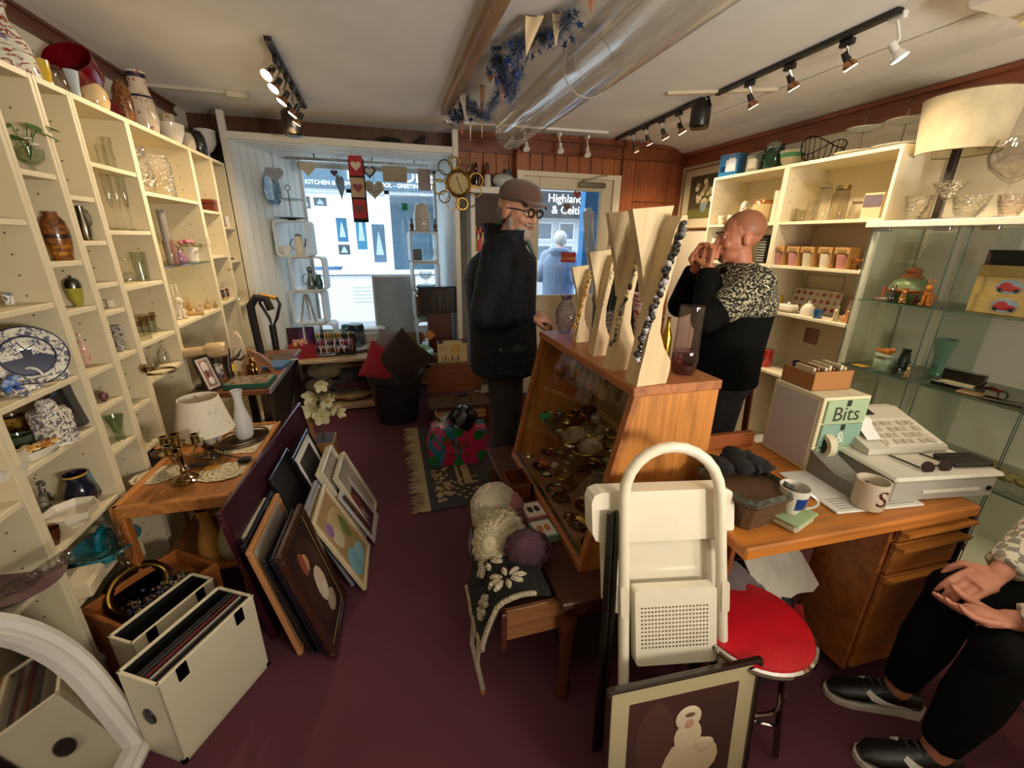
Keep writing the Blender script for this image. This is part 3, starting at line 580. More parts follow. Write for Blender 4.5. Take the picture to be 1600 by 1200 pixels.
def bunting(px,w,top,tip,Y,c,label):
 a=oy(px,top,Y); e=oy(tip[0],tip[1],Y); k=pxm(a)*w/2; zt=min(CZ-.02,a.z); h=zt-e.z
 b=MB(c); b.grid(lambda u,v:((u-.5)*2*k*(1-v)+(e.x-a.x)*v,.012*math.sin(u*5+v*3)*(1-v),-h*v),6,10,.001); b.col('6a5a48').bar((-k,0,0),(k,0,0),.004)
 solo('paper_pennant',b,'paper',label,'pennant',(a.x,Y,zt),0,'paper pennants hanging from the ceiling')
for a in[(836,30,-20,(822,88),1.95,'d6bd93','large cream pennant in front of the tinsel loop'),(873,18,-20,(868,75),1.9,'d9c39c','narrow cream pennant between the tinsel loop and the clear tube'),(924,12,-20,(924,24),1.75,'d89c80','small salmon pennant at the top of the clear tube'),(722,10,145,(730,198),2.9,'d9cdbf','pale pennant below the window end of the beam'),(754,9,130,(753,218),2.8,'d6b3a2','pinkish pennant hanging lowest near the tinsel'),(735,6,170,(735,222),3.0,'ded6c8','thin white pennant by the window end of the beam'),(766,16,100,(766,130),2.6,'cf9a78','short orange pennant tangled in the tinsel'),(785,14,120,(785,165),2.5,'c98a70','salmon pennant showing under the tinsel loop'),(838,6,60,(839,90),2.05,'cdb48c','small tan pennant behind the large cream one'),(722,5,185,(722,213),3.1,'c98b78','thin reddish pennant nearest the window')]:bunting(*a)
# ================================================================== shelving
SX=-1.06
def zz(z):return 1.5+(z-1.5)*.981
def holes(b,x0,x1,y,z0,z1,s):
 b.col('6b5a40')
 for x in(x0+.05,x1-.07):
  z=z0+.12
  while z<z1-.08:b.at(x,y,z,0,PI/2*s).lathe([(0,0),(.0035,0),(.0035,.0008),(0,.0008)],6); z+=.064
 b.at()
def unit(label,y0,y1,zs,ztop_,c='d8caa6',face=1,x0=LX+.004,x1=SX,glass=(),zbot=.07,split=None):
 """open shelf unit against a wall: sides, top, back, plinth, every shelf a part of its own"""
 t=thing('shelf_unit',label,'shelf unit',((x0+x1)/2,(y0+y1)/2,0)); cx,cy=(x0+x1)/2,(y0+y1)/2; hx=(x1-x0)/2; hy=(y1-y0)/2; w=.017
 for s in(-1,1):
  b=MB(c).box(-hx,hx,s*hy-(w if s>0 else 0),s*hy+(0 if s>0 else w),0,ztop_,.0015); holes(b,-hx,hx,s*(hy-w)-s*.0004,.1,ztop_,1 if s>0 else-1)
  part('side_panel',b,'paint',t)
 part('top_panel',MB(c).box(-hx,hx,-hy+w,hy-w,ztop_-.02,ztop_,.0015),'paint',t)
 bx=-hx if face>0 else hx
 part('back_panel',MB(c).box(bx-.000 if face>0 else bx-.006,bx+.006 if face>0 else bx,-hy+w,hy-w,.02,ztop_-.02),'paint',t)
 part('plinth',MB(c).box(-hx if face>0 else-hx+.02,hx-.02 if face>0 else hx,-hy+w,hy-w,.0,zbot),'paint',t)
 for z in[zbot+.018]+list(zs):
  g=z in glass
  part('shelf',MB('d9e6d8' if g else c).box(-hx+(.007 if face>0 else .004),hx-(.004 if face>0 else .007),-hy+w+.001,hy-w-.001,z-(.008 if g else .018),z,0 if g else .0015),'glass' if g else 'paint',t,'glass shelf' if g else None)
 return t
YZ,YA,YB,YC,YD,YE,YF,YG=1.41,1.785,1.985,2.165,2.535,3.2,3.54,3.8
LT=1.99
Zs=dict(L=[.77,.505],A=[1.54,1.285,1.035,.84,.555,.345],AB=[1.69,1.41,1.247,1.022,.885,.71],BC=[1.632,1.476,1.318,1.213,1.035,.81,.62],CD=[1.765,1.516,1.29,1.042,.878],DE=[1.694,1.35,1.056],EF=[1.653,1.377,1.08],FG=[1.562,1.333,1.02])
unit('white wall shelf unit holding the purple glass dish, cut by the picture edge',.75,YZ-.001,Zs['L'],LT)
unit('white wall shelf unit with the windmill plate and blue white china',YZ+.001,YA-.001,Zs['A'],LT)
unit('narrow white shelf unit with the green leafed plant and barrel vase',YA+.001,YB-.001,Zs['AB'],LT)
unit('narrow white shelf unit with the brown handled corkscrew bell',YB+.001,YC-.001,Zs['BC'],LT)
unit('white shelf unit filled with wine glasses and tumblers',YC+.001,YD-.001,Zs['CD'],LT)
unit('wide white shelf unit with cut glass jugs and a flower pot',YD+.001,YE-.001,Zs['DE'],LT,glass=(1.35,))
unit('white shelf unit with the small mahogany box',YE+.001,YF-.001,Zs['EF'],LT)
unit('white shelf unit beside the bay window post',YF+.001,YG,Zs['FG'],LT)
RSX=2.47; RT=1.97
RZ=[1.632,1.365,1.07,.665]
unit('white shelf unit along the china wall beside the flower painting',2.36,3.01,RZ,RT,'e4d8b8',-1,RSX,RX-.004)
unit('white shelf unit with the plant pot gift packs and glass jars',1.705,2.358,RZ,RT,'e4d8b8',-1,RSX,RX-.004)
CX=2.38; CT=1.612; CY0,CY1,CYM=.62,1.69,1.315
t=thing('glass_cabinet','tall glass display cabinet with white top beside the till','display cabinet',(0,0,0))
part('top_board',MB('efe8d2').box(CX-.02,RX-.004,CY0,CY1+.02,CT-.03,CT,.003),'paint',t); part('base',MB('e2dcc8').box(CX,RX-.004,CY0,CY1,0,.12,.003),'paint',t)
part('back_panel',MB('e6e2d0').box(RX-.012,RX-.006,CY0,CY1,.12,CT-.03),'paint',t)
part('post',MB('ece4cc').box(CX+.02,CX+.04,CY1-.02,CY1,.12,CT-.03),'paint',t)
for y0,y1 in((CYM+.012,CY1-.003),(.93,CYM-.03),(CY0,.925)):
 d=part('door',MB('f4f8f4').box(CX,CX+.005,y0,y1,.13,CT-.034),'pane',t)
 b=MB('4c5a50')
 for y in(y0,y1-.0025):b.box(CX-.0005,CX+.0055,y,y+.0025,.13,CT-.034)
 part('edge',b,'gloss',d)
 b=MB('b8b8b0')
 for y in(y0+.03,y1-.09):b.box(CX-.006,CX+.012,y,y+.06,CT-.048,CT-.032,.002)
 part('hinge',b,'metal',d)
part('side_glass',MB('f4f8f4').box(CX+.006,RX-.01,CY1-.006,CY1-.001,.12,CT-.03),'pane',t); part('divider',MB('e8f0ea').box(CX+.012,RX-.014,CYM-.012,CYM-.006,.12,CT-.03),'pane',t)
for z in(1.228,.877,.52):
 for y0,y1 in((CYM,CY1-.022),(CY0,CYM-.018)):
  s=part('shelf',MB('eef4ec').box(CX+.014,RX-.014,y0+.002,y1,z-.007,z),'glass',t); part('edge',MB('5f7a68').box(CX+.0125,CX+.0138,y0+.002,y1,z-.007,z),'gloss',s)
def rng(seed):random.seed(seed)
PFP=ox(1102,309,RX-.004)
t=thing('flower_painting','framed oil painting of white flowers in a blue vase on the wall','picture',(RX-.004,PFP.y,PFP.z))
b=MB('8a6a40')
W2,H2=.31,.26
for y0,y1,z0,z1 in((-W2,W2,H2-.012,H2),(-W2,W2,-H2,-H2+.012),(-W2,-W2+.012,-H2,H2),(W2-.012,W2,-H2,H2)):b.box(-.022,0,y0,y1,z0,z1,.002)
part('frame',b,'gloss',t); part('mount',MB('cfc4a6').box(-.008,0,-W2+.01,W2-.01,-H2+.01,H2-.01),'paper',t)
b=MB('4c4430').box(-.0095,-.008,-.21,.21,-.17,.19); b.col('6a6a34').box(-.0105,-.0095,-.21,.21,-.17,-.09); b.col('7e8e92').at(-.0105,.0,-.06,0,0,0).ell((0,0,0),(.003,.045,.06),12); b.at(); rng(3)
for i in range(26):
 a,q=random.uniform(0,6.28),random.random()**.5; b.col(random.choice(['d8d0b0','c8bc98','e0d8bc','a8986c','5c6a3c'])).ell((-.0105,.13*q*math.cos(a),.06+.1*q*math.sin(a)),(.003,.026,.024),10,6)
part('canvas',b,'satin',t)
# ================================================================== large furniture
def legs(t,pts,z,w,mat='wood_z',c='7a4a26',taper=1):
 for x,y in pts:part('leg',MB(c).loft([[(x+sx*w/2*k,y+sy*w/2*k,zz_)for sx,sy in((-1,-1),(1,-1),(1,1),(-1,1))]for zz_,k in((0,taper),(z,1))],smooth=False),mat,t)
LTZ=.555
t=thing('side_table','light oak side table with lace doilies and a table lamp on it','table',(-.83,2.0,0),-.02)
part('top',MB('a86a30').box(-.2,.2,-.34,.36,LTZ-.035,LTZ-.012,.003),'wood_y',t)
b=MB('b5763a')
for x0,x1,y0,y1 in((-.2,.2,-.355,-.33),(-.2,.2,.345,.37),(-.205,-.18,-.355,.37),(.18,.205,-.355,.37)):b.box(x0,x1,y0,y1,LTZ-.05,LTZ,.004)
part('rim',b,'wood_y',t)
for x,y in((-.185,-.335),(.185,-.335),(-.185,.35),(.185,.35)):part('leg',MB('a8662e').box(x-.02,x+.02,y-.02,y+.02,0,LTZ-.05,.004),'wood_z',t)
part('lower_shelf',MB('a8662e').box(-.17,.17,-.32,.34,.19,.21,.003),'wood_y',t)
t=thing('dark_desk','dark wooden desk along the shelves with a green box on its end','desk',(-.86,2.88,0))
part('top',MB('6e4022').box(-.19,.2,-.46,.46,.69,.72,.004),'wood_y',t); part('edge_strip',MB('8a8c94').box(.2,.206,-.46,.46,.693,.718),'gloss',t)
legs(t,[(-.16,-.4),(.16,-.4),(-.16,.42),(.16,.42)],.69,.04,c='2a1c14')
part('panel',MB('2c1e16').box(.15,.16,-.38,.42,.3,.69),'wood_y',t); b=MB('241a14'); b.bar((.17,-.38,.12),(.17,.4,.64),.03,.02); part('brace',b,'wood_y',t)
DZ=.72
t=thing('counter_desk','orange oak counter desk carrying the till and mugs','desk',(1.27,.96,0),-.035)
part('top',MB('b9702a').box(-.39,.5,-.26,.28,DZ-.04,DZ,.006),'wood_x',t); part('back_ledge',MB('8e4c22').box(-.27,.1,.255,.285,DZ,DZ+.06,.004),'wood_x',t)
part('pedestal',MB('a8622a').box(.19,.49,-.23,-.02,.06,DZ-.04,.003),'wood_x',t)
for z0,z1 in((.625,.67),(.5,.615),(.09,.49)):
 d=part('drawer',MB('a8642a').box(.2,.485,-.248,-.232,z0,z1,.003),'wood_x',t); part('handle',MB('c07a30').loft([[(x,y,z)for y,z in((-.25,z1-.002),(-.275,z1+.002),(-.272,z1-.012),(-.25,z1-.02))]for x in(.195,.487)],smooth=False),'wood_x',d)
part('side_panel',MB('8e5426').box(-.27,-.25,-.1,.26,0,DZ-.04,.003),'wood_z',t); part('modesty_panel',MB('7a4822').box(-.25,.19,.2,.22,.2,DZ-.04),'wood_x',t)
part('rail',MB('1c1a18').box(.5,.515,-.25,.26,.25,DZ-.006,.004),'plastic',t)
HT=.46
t=thing('display_table','low dark mahogany table under the jewellery case','table',(0,0,0))
part('top',MB('4a2618').box(.43,1.0,.9,1.95,HT-.025,HT,.005),'wood_y',t); part('apron',MB('42200f').box(.47,.97,.94,1.9,HT-.1,HT-.025),'wood_y',t)
for x,y in((.47,.94),(.96,.94),(.47,1.9),(.96,1.9)):
 b=MB('5a2c18').at(x,y,0).lathe([(0,0),(.02,0),(.026,.06),(.018,.09),(.026,.12),(.018,.15),(.024,.28),(.028,.33),(.03,.36),(0,.36)],14); part('leg',b,'wood_z',t)
part('lower_shelf',MB('3a2014').box(.49,.94,.96,1.88,.1,.12,.003),'wood_y',t)
d=part('drawer',MB('8a5a34').box(.27,.47,.96,.975,.3,.42,.002),'wood_x',t)
part('drawer_front',MB('4e2414').box(.25,.27,.94,1.52,.285,.43,.004),'wood_y',d); part('far_side',MB('8a5a34').box(.27,.47,1.485,1.5,.3,.42,.002),'wood_x',d); part('bottom',MB('7a5030').box(.27,.47,.97,1.49,.3,.31),'wood_x',d)
KX0,KX1,KXT,KY0,KY1,KZ0,KZ1=.545,.965,.672,1.01,1.82,HT,1.1
t=thing('jewellery_case','oak counter case with sloping glass front full of jewellery','display case',(0,0,0))
def endp(b,y0,y1,g=0):
 pr=[(KX0+g,KZ0),(KX1-g,KZ0),(KX1-g,KZ1-.03),(KXT+g,KZ1-.03),(KX0+g,KZ0+.03)]
 return b.loft([[(x,y,z)for x,z in pr]for y in(y0,y1)],smooth=False)
part('end_panel',endp(MB('bd7a34'),KY0,KY0+.02),'wood_z',t); part('end_panel',endp(MB('bd7a34'),KY1-.02,KY1),'wood_z',t)
part('top_board',MB('a8683a').box(KXT-.012,KX1+.005,KY0-.006,KY1+.006,KZ1-.03,KZ1,.003),'wood_y',t)
part('bottom_board',MB('a06a44').box(KX0-.01,KX1,KY0+.02,KY1-.02,KZ0+.001,KZ0+.02),'wood_y',t); part('back_panel',MB('c89a60').box(KX1-.012,KX1-.002,KY0+.02,KY1-.02,KZ0+.02,KZ1-.03),'wood_y',t)
b=MB('a4632e'); sl=(KXT-KX0)/(KZ1-.03-KZ0-.03)
def fx(z):return KX0+(z-KZ0-.03)*sl
for y0,y1 in((KY0-.002,KY0+.026),(KY1-.026,KY1+.002)):b.loft([[(fx(z)-.006,y0,z),(fx(z)+.014,y0,z),(fx(z)+.014,y1,z),(fx(z)-.006,y1,z)]for z in(KZ0+.03,KZ1-.031)],smooth=False)
b.box(KX0-.014,KX0+.02,KY0-.002,KY1+.002,KZ0+.001,KZ0+.034,.003); part('front_frame',b,'wood_y',t)
part('chrome_strip',MB('a8a8a4').box(KX0+.0,KX0+.012,KY0+.03,KY1-.03,KZ0+.035,KZ0+.045),'chrome',t)
part('front_glass',MB('eef4f0').loft([[(fx(z)+.003,y,z),(fx(z)+.007,y,z)]for y,z in((KY0+.022,KZ0+.04),(KY1-.022,KZ0+.04),(KY1-.022,KZ1-.034),(KY0+.022,KZ1-.034))],caps=False,closed=True,smooth=False).quad(*[(fx(z)+.003,y,z)for y,z in((KY0+.022,KZ0+.04),(KY1-.022,KZ0+.04),(KY1-.022,KZ1-.034),(KY0+.022,KZ1-.034))]),'pane',t)
KS1,KS2=.69,.9
for z,x in((KS1,.66),(KS2,.74)):part('glass_shelf',MB('d6e4dc').box(x,KX1-.014,KY0+.022,KY1-.022,z-.006,z),'glass',t)
t=thing('folding_steps','cream folding kitchen steps with hoop handle and perforated tread','step stool',(.0,.0,0))
hx0,hx1=.615,.9
def lean(x,z,off=0):return(x*.93,(.70+.23*(z/1.02)+off-(x-.76)*.2)*.93,max(.006,1.5-(1.5-z)*.93-.058))
b=MB('e6dcc0'); hp=[lean(hx0-.0-.02*(1-z/.9),z)for z in(.02,.3,.6,.86)]
for k in range(1,12):
 a=PI-PI*k/12; hp.append(lean((hx0+hx1)/2+(hx1-hx0)/2*math.cos(a),.86+.14*math.sin(a)))
hp+=[lean(hx1+.02*(1-z/.9),z)for z in(.86,.6,.3,.02)]
part('hoop_frame',b.tube(hp,.0155,12),'gloss',t)
def panel(b,x0,x1,z0,z1,off,th,r=.02):
 pl=[(x0,z0+r),(x0+r*.3,z0+r*.3),(x0+r,z0),(x1-r,z0),(x1-r*.3,z0+r*.3),(x1,z0+r),(x1,z1-r),(x1-r*.3,z1-r*.3),(x1-r,z1),(x0+r,z1),(x0+r*.3,z1-r*.3),(x0,z1-r)]
 return b.loft([[lean(x,z,off+o)for x,z in pl]for o in(0,th)],smooth=False)
part('seat',panel(MB('eae0c6'),.532,.968,.70,.855,.03,.05,.03),'gloss',t); part('seat_back_board',panel(MB('e6dcc2'),.57,.925,.46,.72,.05,.02,.04),'gloss',t)
tr=part('tread',panel(MB('e8dec4'),.635,.885,.34,.58,-.012,.03,.01),'gloss',t); b=MB('a08850')
for i in range(20):
 for j in range(11):
  x=.655+i*.0105; z=.40+j*.0125; p=lean(x,z,-.0135); b.at(*p,0,PI/2-.22).lathe([(0,0),(.0028,0),(0,.0012)],6)
part('perforations',b,'metal',tr,kind='stuff')
for x in(hx0-.016,hx1+.006):part('bracket',panel(MB('ddd2b4'),x-.01,x+.014,.5,.6,-.018,.012,.01),'gloss',t)
for x in(.535,.555):part('rear_leg',MB('5c6058').tube([(x,.86,.8),(x-.02,.80,.5),(x-.03,.76,.012)],.01,8),'metal',t)
part('rear_leg',MB('5c6058').tube([(.85,.83,.8),(.86,.78,.012)],.011,8),'metal',t)
t=thing('round_stool','round red topped stool with chrome rim and legs','stool',(.98,.735,0))
part('seat',MB('c41420').lathe([(0,.395),(.15,.395),(.165,.405),(.16,.42),(.1,.428),(0,.428)],40),'leather',t); part('rim',MB('c8c4bc').ring((0,0,.405),.163,.011,40,8),'chrome',t)
for a in(-1.25,.35,1.9,3.4):part('leg',MB('8a8680').tube([(.1*math.cos(a),.1*math.sin(a),.395),(.15*math.cos(a),.15*math.sin(a),.02)],.009,8),'chrome',t)
part('crossbar',MB('b8b4ac').tube([(.13*math.cos(-1.25),.13*math.sin(-1.25),.12),(.13*math.cos(3.4),.13*math.sin(3.4),.12)],.007,8),'chrome',t); part('ring_bar',MB('b8b4ac').ring((0,0,.2),.125,.006,30,6),'chrome',t)
def picture(name,label,cat,loc,w,h,frame,fw,fd,mount,mw,art,rz=0,rx=0,ry=0,fmat='gloss',group=None,mat='satin',glass=False):
 """framed picture: origin at the bottom centre, face towards -Y"""
 t=thing(name,label,cat,loc,rz,group,rx,ry); b=MB(frame)
 for x0,x1,z0,z1 in((-w/2,w/2,0,fw),(-w/2,w/2,h-fw,h),(-w/2,-w/2+fw,fw,h-fw),(w/2-fw,w/2,fw,h-fw)):b.box(x0,x1,-fd,0,z0,z1,min(.004,fd*.3))
 part('frame',b,fmat,t); iw,ih=w-2*fw,h-2*fw
 if mount:part('mount',MB(mount).box(-iw/2,iw/2,-fd*.5,-fd*.3,fw,h-fw),'paper',t)
 aw,ah=iw-2*mw,ih-2*mw; b=MB(art[0]).box(-aw/2,aw/2,-fd*.55,-fd*.3,fw+mw,h-fw-mw)
 k=0
 for c,x,z,rx_,rz_ in art[1:]:
  k+=1; b.col(c).ell((x*aw/2,-fd*.55,fw+mw+ah*z),(rx_*aw/2,.0012+.0004*k,rz_*ah/2),14,8)
 part('picture',b,mat,t)
 if glass:part('glass',MB('f4f6f4').box(-iw/2,iw/2,-fd*.75,-fd*.72,fw,h-fw),'pane',t)
 return t
picture('framed_print','framed sepia portrait of a bonneted child leaning on the cream steps','picture',(.67,.6,.002),.45,.44,'2a1c16',.012,.02,'b9ab82',.052,['48302a',('55392e',-.5,.55,.35,.8),('c9b48e',.2,.24,.55,.5),('d8c6a0',.12,.52,.26,.34),('e0cfae',.1,.72,.24,.26),('c99a78',.11,.68,.13,.17),('7a5a44',.11,.76,.13,.07),('cbb594',.45,.38,.2,.16),('c8b898',-.25,.1,.4,.2)],rz=-.07,rx=-.1)
vessel('planter','big black plastic planter standing before the window platform','planter',V3((.0,3.56,0)),.43,.235,'planter','plastic','24262a',n=40)
def cushion(name,label,P,w,h,d,c,rz,rx,ry=0,mat='cloth',group='cushions in the black planter'):
 b=MB(c)
 def fn(u,v,s):
  x,z=2*u-1,2*v-1; e=(1-x*x)**.5*(1-z*z)**.5 if abs(x)<1 and abs(z)<1 else 0
  k=1-.1*(1-abs(x))*abs(z)-.1*(1-abs(z))*abs(x); return(x*w/2*k+.0,s*d/2*e**.6,z*h/2*k)
 b.grid(lambda u,v:fn(u,v,-1),14,14); b.grid(lambda u,v:fn(1-u,v,1),14,14); return solo(name,b,mat,label,'cushion',P,rz,group,rx,ry)
cushion('cushion','red cushion stuffed in the black planter',(-.1,3.5,.52),.3,.3,.1,'96162a',.3,-.1,.5)
cushion('cushion','dark brown cushion standing corner-up in the black planter',(.075,3.49,.56),.36,.36,.11,'33221f',-.1,-.15,.8)
cushion('cushion','lilac grey cushion behind the brown one in the planter',(.0,3.64,.62),.26,.3,.08,'8c8290',.1,.05,.2)
t=thing('pine_chest','open pine tool chest with raised lid beside the black planter','chest',(.47,3.3,0))
part('body',MB('6a4226').box(-.2,.26,-.12,.22,0,.2,.004),'wood_x',t); part('lid',MB('8a4c28').box(-.2,.26,.26,.285,.2,.47,.004),'wood_x',t)
b=MB('7a4a2a'); b.box(-.21,-.175,.24,.262,.2,.47); b.box(.24,.27,.24,.262,.2,.47); b.box(-.21,.27,.24,.262,.44,.47); part('lid_frame',b,'wood_x',t)
part('ledge',MB('5a4634').box(-.23,.28,-.13,.1,.2,.225,.004),'wood_x',t)
tr=part('tray',MB('7e5632').box(-.18,.2,-.2,-.12,.14,.19,.003),'wood_x',t); b=MB('b9905c'); b.box(-.19,.21,-.215,-.2,.14,.2,.002); b.box(-.19,-.175,-.2,-.12,.14,.2,.002); part('tray_edge',b,'wood_x',tr)
# ================================================================== china and glass on the left-hand shelves
def S(name,label,cat,px,py,z,top,w,kind,mat='gloss',c='e8e2d0',group=None,parts=(),kk=1.0,**kw):
 P,H,R=onshelf(px,py,z,top,w)
 return vessel(name,label,cat,P,H*kk,R,kind,mat,c,group,parts,**kw)
ZA_=Zs['A']
S('bowl','dark banded bowl with white spirals on the top shelf of the windmill plate unit','bowl',4,340,1.54,322,44,'dish','floral_blue','d8d0bc',parts=(('band',.55,.95,'1c2030'),))
G='cups with blue animal drawings'
for px,top,lb in((8,458,'blue animal cup nearest the picture edge'),(31,457,'blue animal cup in the middle of its row'),(50,456,'blue animal cup nearest the shelf upright')):
 S('cup',lb,'cup',px,479 if px<40 else 477,1.285,top,19,'mug','delft','ece6d6',G,n=20)
P=ox(42,556,-1.125); rr=P.z-1.037; t=thing('delft_plate','big blue and white plate with a windmill scene leaning on the shelf back','plate',(P.x,P.y,1.036),-.88)
def upr(b,tilt=.2):return b.at(0,0,rr,0,0,PI/2-tilt)
b=upr(MB('e6e0cc')); b.lathe([(0,0),(rr*.6,0),(rr*.68,.012),(rr,.02),(rr,.024),(rr*.66,.016),(rr*.6,.0125),(0,.0125)],40); part('dish',b,'delft',t)
b=upr(MB('2a3450')); b.ring((0,0,.024),rr*.985,.0022,40,5); b.ring((0,0,.018),rr*.66,.003,40,5); b.col('242c48').prism([(.01,-.062),(.005,-.02),(-.005,.03),(.01,.06),(.035,.05),(.06,.02),(.062,-.02),(.04,-.048)],.0125,.0142); b.col('20263c').prism([(-.02,-.012),(.03,-.008),(.03,.008),(-.02,.014)],.0125,.0148)
for a in(.5,2.1,3.6,5.2):b.col('20263c').bar((-.02,0,.0145),(-.02+.03*math.cos(a),.03*math.sin(a),.0145),.003,.002)
part('windmill_scene',b,'gloss',t)
Pb=LP(50,603,1.035); t=thing('china_basket','small blue and white china basket with a hoop handle below the windmill plate','basket',(Pb.x,Pb.y,1.035)); part('basket',MB('ece6d4').lathe(P2('bowl',.034,.03),20),'delft',t); part('handle',MB('ece6d4').ring((0,0,.032),.026,.004,16,6,'y',0,PI,1.1),'gloss',t)
t=thing('china_flowers','blue china posy of flowers near the picture edge on the windmill shelf','ornament',LP(14,618,1.035)); part('base',MB('e8e2d0').lathe(P2('dish',.03,.02),16),'delft',t); b=MB('2f4a94')
for i in range(14):b.col(random.choice(['2f4a94','4468b0','8aa0cc'])).ell((random.uniform(-.026,.026),random.uniform(-.026,.026),.02+random.uniform(0,.028)),.009,8,6)
part('flowers',b,'gloss',t)
G='tiny blue and white ornaments on the windmill shelf'
def clog(px,py,lb,s=1,rz=.4):
 P=LP(px,py,1.035); b=MB('ece6d6'); b.loft([[(x*s,(w*math.cos(a))*s,(h/2+h/2*math.sin(a))*s)for a in[2*PI*k/10 for k in range(10)]]for x,w,h in((-.03,.004,.01),(-.024,.012,.022),(0,.014,.024),(.016,.013,.02),(.028,.009,.016),(.036,.003,.024))]); solo('china_clog',b,'delft',lb,'ornament',P,rz,G)
clog(78,594,'tiny blue and white clog beside the china basket'); clog(38,611,'tiny blue and white clog in front of the china basket',.9,.9); clog(24,622,'tiny blue and white clog by the china posy',1,-.3)
S('china_pot','tiny square blue and white pot nearest the upright on the windmill shelf','pot',97,589,1.035,576,14,'mug','delft','ece6d6',G,n=4)
P,H,R=onshelf(85,690,.84,640,74); t=thing('tea_caddy','eight-sided blue floral china caddy with lid','jar',(P.x,P.y,.84),.3)
part('body',MB('e2dac6').lathe([(0,0),(R*1.02,0),(R*.97,.006),(R,H*.9),(R*.86,H),(0,H)],8,poly=True),'floral_blue',t); part('lid',MB('dcd4c0').at(0,0,H).lathe([(0,0),(R*.5,0),(R*.46,H*.2),(R*.3,H*.32),(0,H*.34)],8,poly=True),'floral_blue',t)
b=MB('1e1e22').at(P.x,P.y+.11,.955,0,0,PI/2-.12).lathe([(0,0),(.09,0),(.105,.01),(.1,.012),(0,.008)],32); solo('plate',b,'gloss','dark plate standing behind the blue floral caddy','plate')
S('bowl','brown and yellow patterned bowl behind the ribbed green bowl','bowl',26,682,.84,650,48,'bowl','speckle','b8862e'); S('bowl','ribbed dark green bowl beside the floral caddy','bowl',32,704,.84,680,46,'dish','gloss','46543e',n=14)
P=LP(60,716,.84); t=thing('pasta_dish','boat-shaped white dish heaped with gold ornaments','dish',(P.x,P.y-.02,.84),1.2); part('dish',MB('ebe4d2').lathe(P2('dish',.085,.03),24,1,.42),'gloss',t); b=MB('c98a2e')
for i in range(34):
 a,q=random.uniform(0,6.28),random.random()**.5; b.col(random.choice(['c98a2e','e0b060','a8641c','e8d2a0'])).ring((q*.066*math.cos(a),q*.026*math.sin(a),.028+random.uniform(0,.008)),.008,.0035,8,5)
part('gold_shapes',b,'gloss',t,kind='stuff')
P=LP(36,722,.84); b=MB('ded6c2'); b.loft([[(x,y*w,z)for y,z in((-1,h),(-.7,0),(.7,0),(1,h))]for x,w,h in((-.07,.01,.05),(-.03,.035,.03),(.04,.04,.028),(.08,.006,.045))],smooth=False); solo('sauce_boat',b,'gloss','plain white boat dish at the shelf edge near the picture edge','dish',(P.x,P.y-.09,.84),1.4)
P,H,R=onshelf(126,786,.555,744,50); t=vessel('jug','round navy blue jug with a yellow rim','jug',V3((P.x,P.y,.555)),H*1.1,R*1.15,'jug','gloss','151a2a',None,(('handle',2.4,.4,.92,.5),('band',.94,1,'c9a040')))
P=LP(150,776,.555); t=thing('tile_picture','red framed tile picture with a sun behind the navy jug','picture',(P.x,P.y+.045,.556),PI/2-.25,None,-.15); part('frame',MB('7a2e1a').box(-.06,.06,-.008,.008,0,.115,.003),'gloss',t); b=MB('5a7e86').box(-.048,.048,-.011,-.008,.012,.103); b.col('c98a2a').ell((.01,-.011,.08),(.014,.002,.014),12); b.col('263a44').box(-.048,.048,-.012,-.011,.012,.05); b.col('d8a048').prism([(0,0),(.03,0),(.02,.01)],0,.002); part('tile',b,'gloss',t)
P=LP(104,822,.555); t=thing('octagonal_dish','eight-sided cream dish with a small painted sprig','dish',(P.x,P.y+.02,.555),.35); part('dish',MB('e6dcc4').lathe(P2('dish',.075,.055),8,1,1.1,poly=True),'gloss',t); b=MB('6a7a3a').bar((0,-.012,.0115),(.004,.018,.0115),.004,.002); b.col('b06a3a').bar((.004,0,.0125),(.02,.008,.0125),.004,.002); part('sprig',b,'matte',t)
S('bowl','small amber brown glass bowl in front of the cream octagonal dish','bowl',80,850,.555,826,32,'dish','gloss','4a2410')
def sit_animal(P,s,c,name,label,rz=0,ears=1,group=None,cc=None,mat='gloss',cat='ornament'):
 """small seated animal figure facing -Y"""
 t=thing(name,label,cat,P,rz,group); b=MB(c)
 b.ell((0,.01*s,.028*s),(.022*s,.028*s,.03*s)).ell((0,-.006*s,.05*s),(.015*s,.016*s,.024*s)).ell((0,-.014*s,.076*s),(.014*s,.016*s,.014*s)).ell((0,-.029*s,.072*s),(.007*s,.01*s,.007*s),8,6)
 for sx in(-1,1):b.ell((sx*.008*s,-.02*s,.022*s),(.006*s,.006*s,.022*s),8,6).ell((sx*.014*s,-.016*s,.006*s),(.008*s,.014*s,.006*s),8,6)
 part('body',b,mat,t); b=MB(cc or c)
 for sx in(-1,1):b.ell((sx*.009*s,-.008*s,.09*s+.012*s*ears),(.004*s,.003*s,.012*s*ears),8,6)
 part('ears',b,mat,t); part('tail',MB(cc or c).tube([(0,.035*s,.012*s),(.015*s,.045*s,.02*s),(.02*s,.042*s,.04*s)],[.006*s,.006*s,.003*s],6),mat,t); return t
sit_animal(LP(66,776,.555),1.0,'55524a','dog_figure','dark grey dog figure at the back of the navy jug shelf',.6,.8); sit_animal(LP(68,806,.555),.95,'8a8472','rabbit_figure','grey stone rabbit figure beside the octagonal dish',.9,1.8)
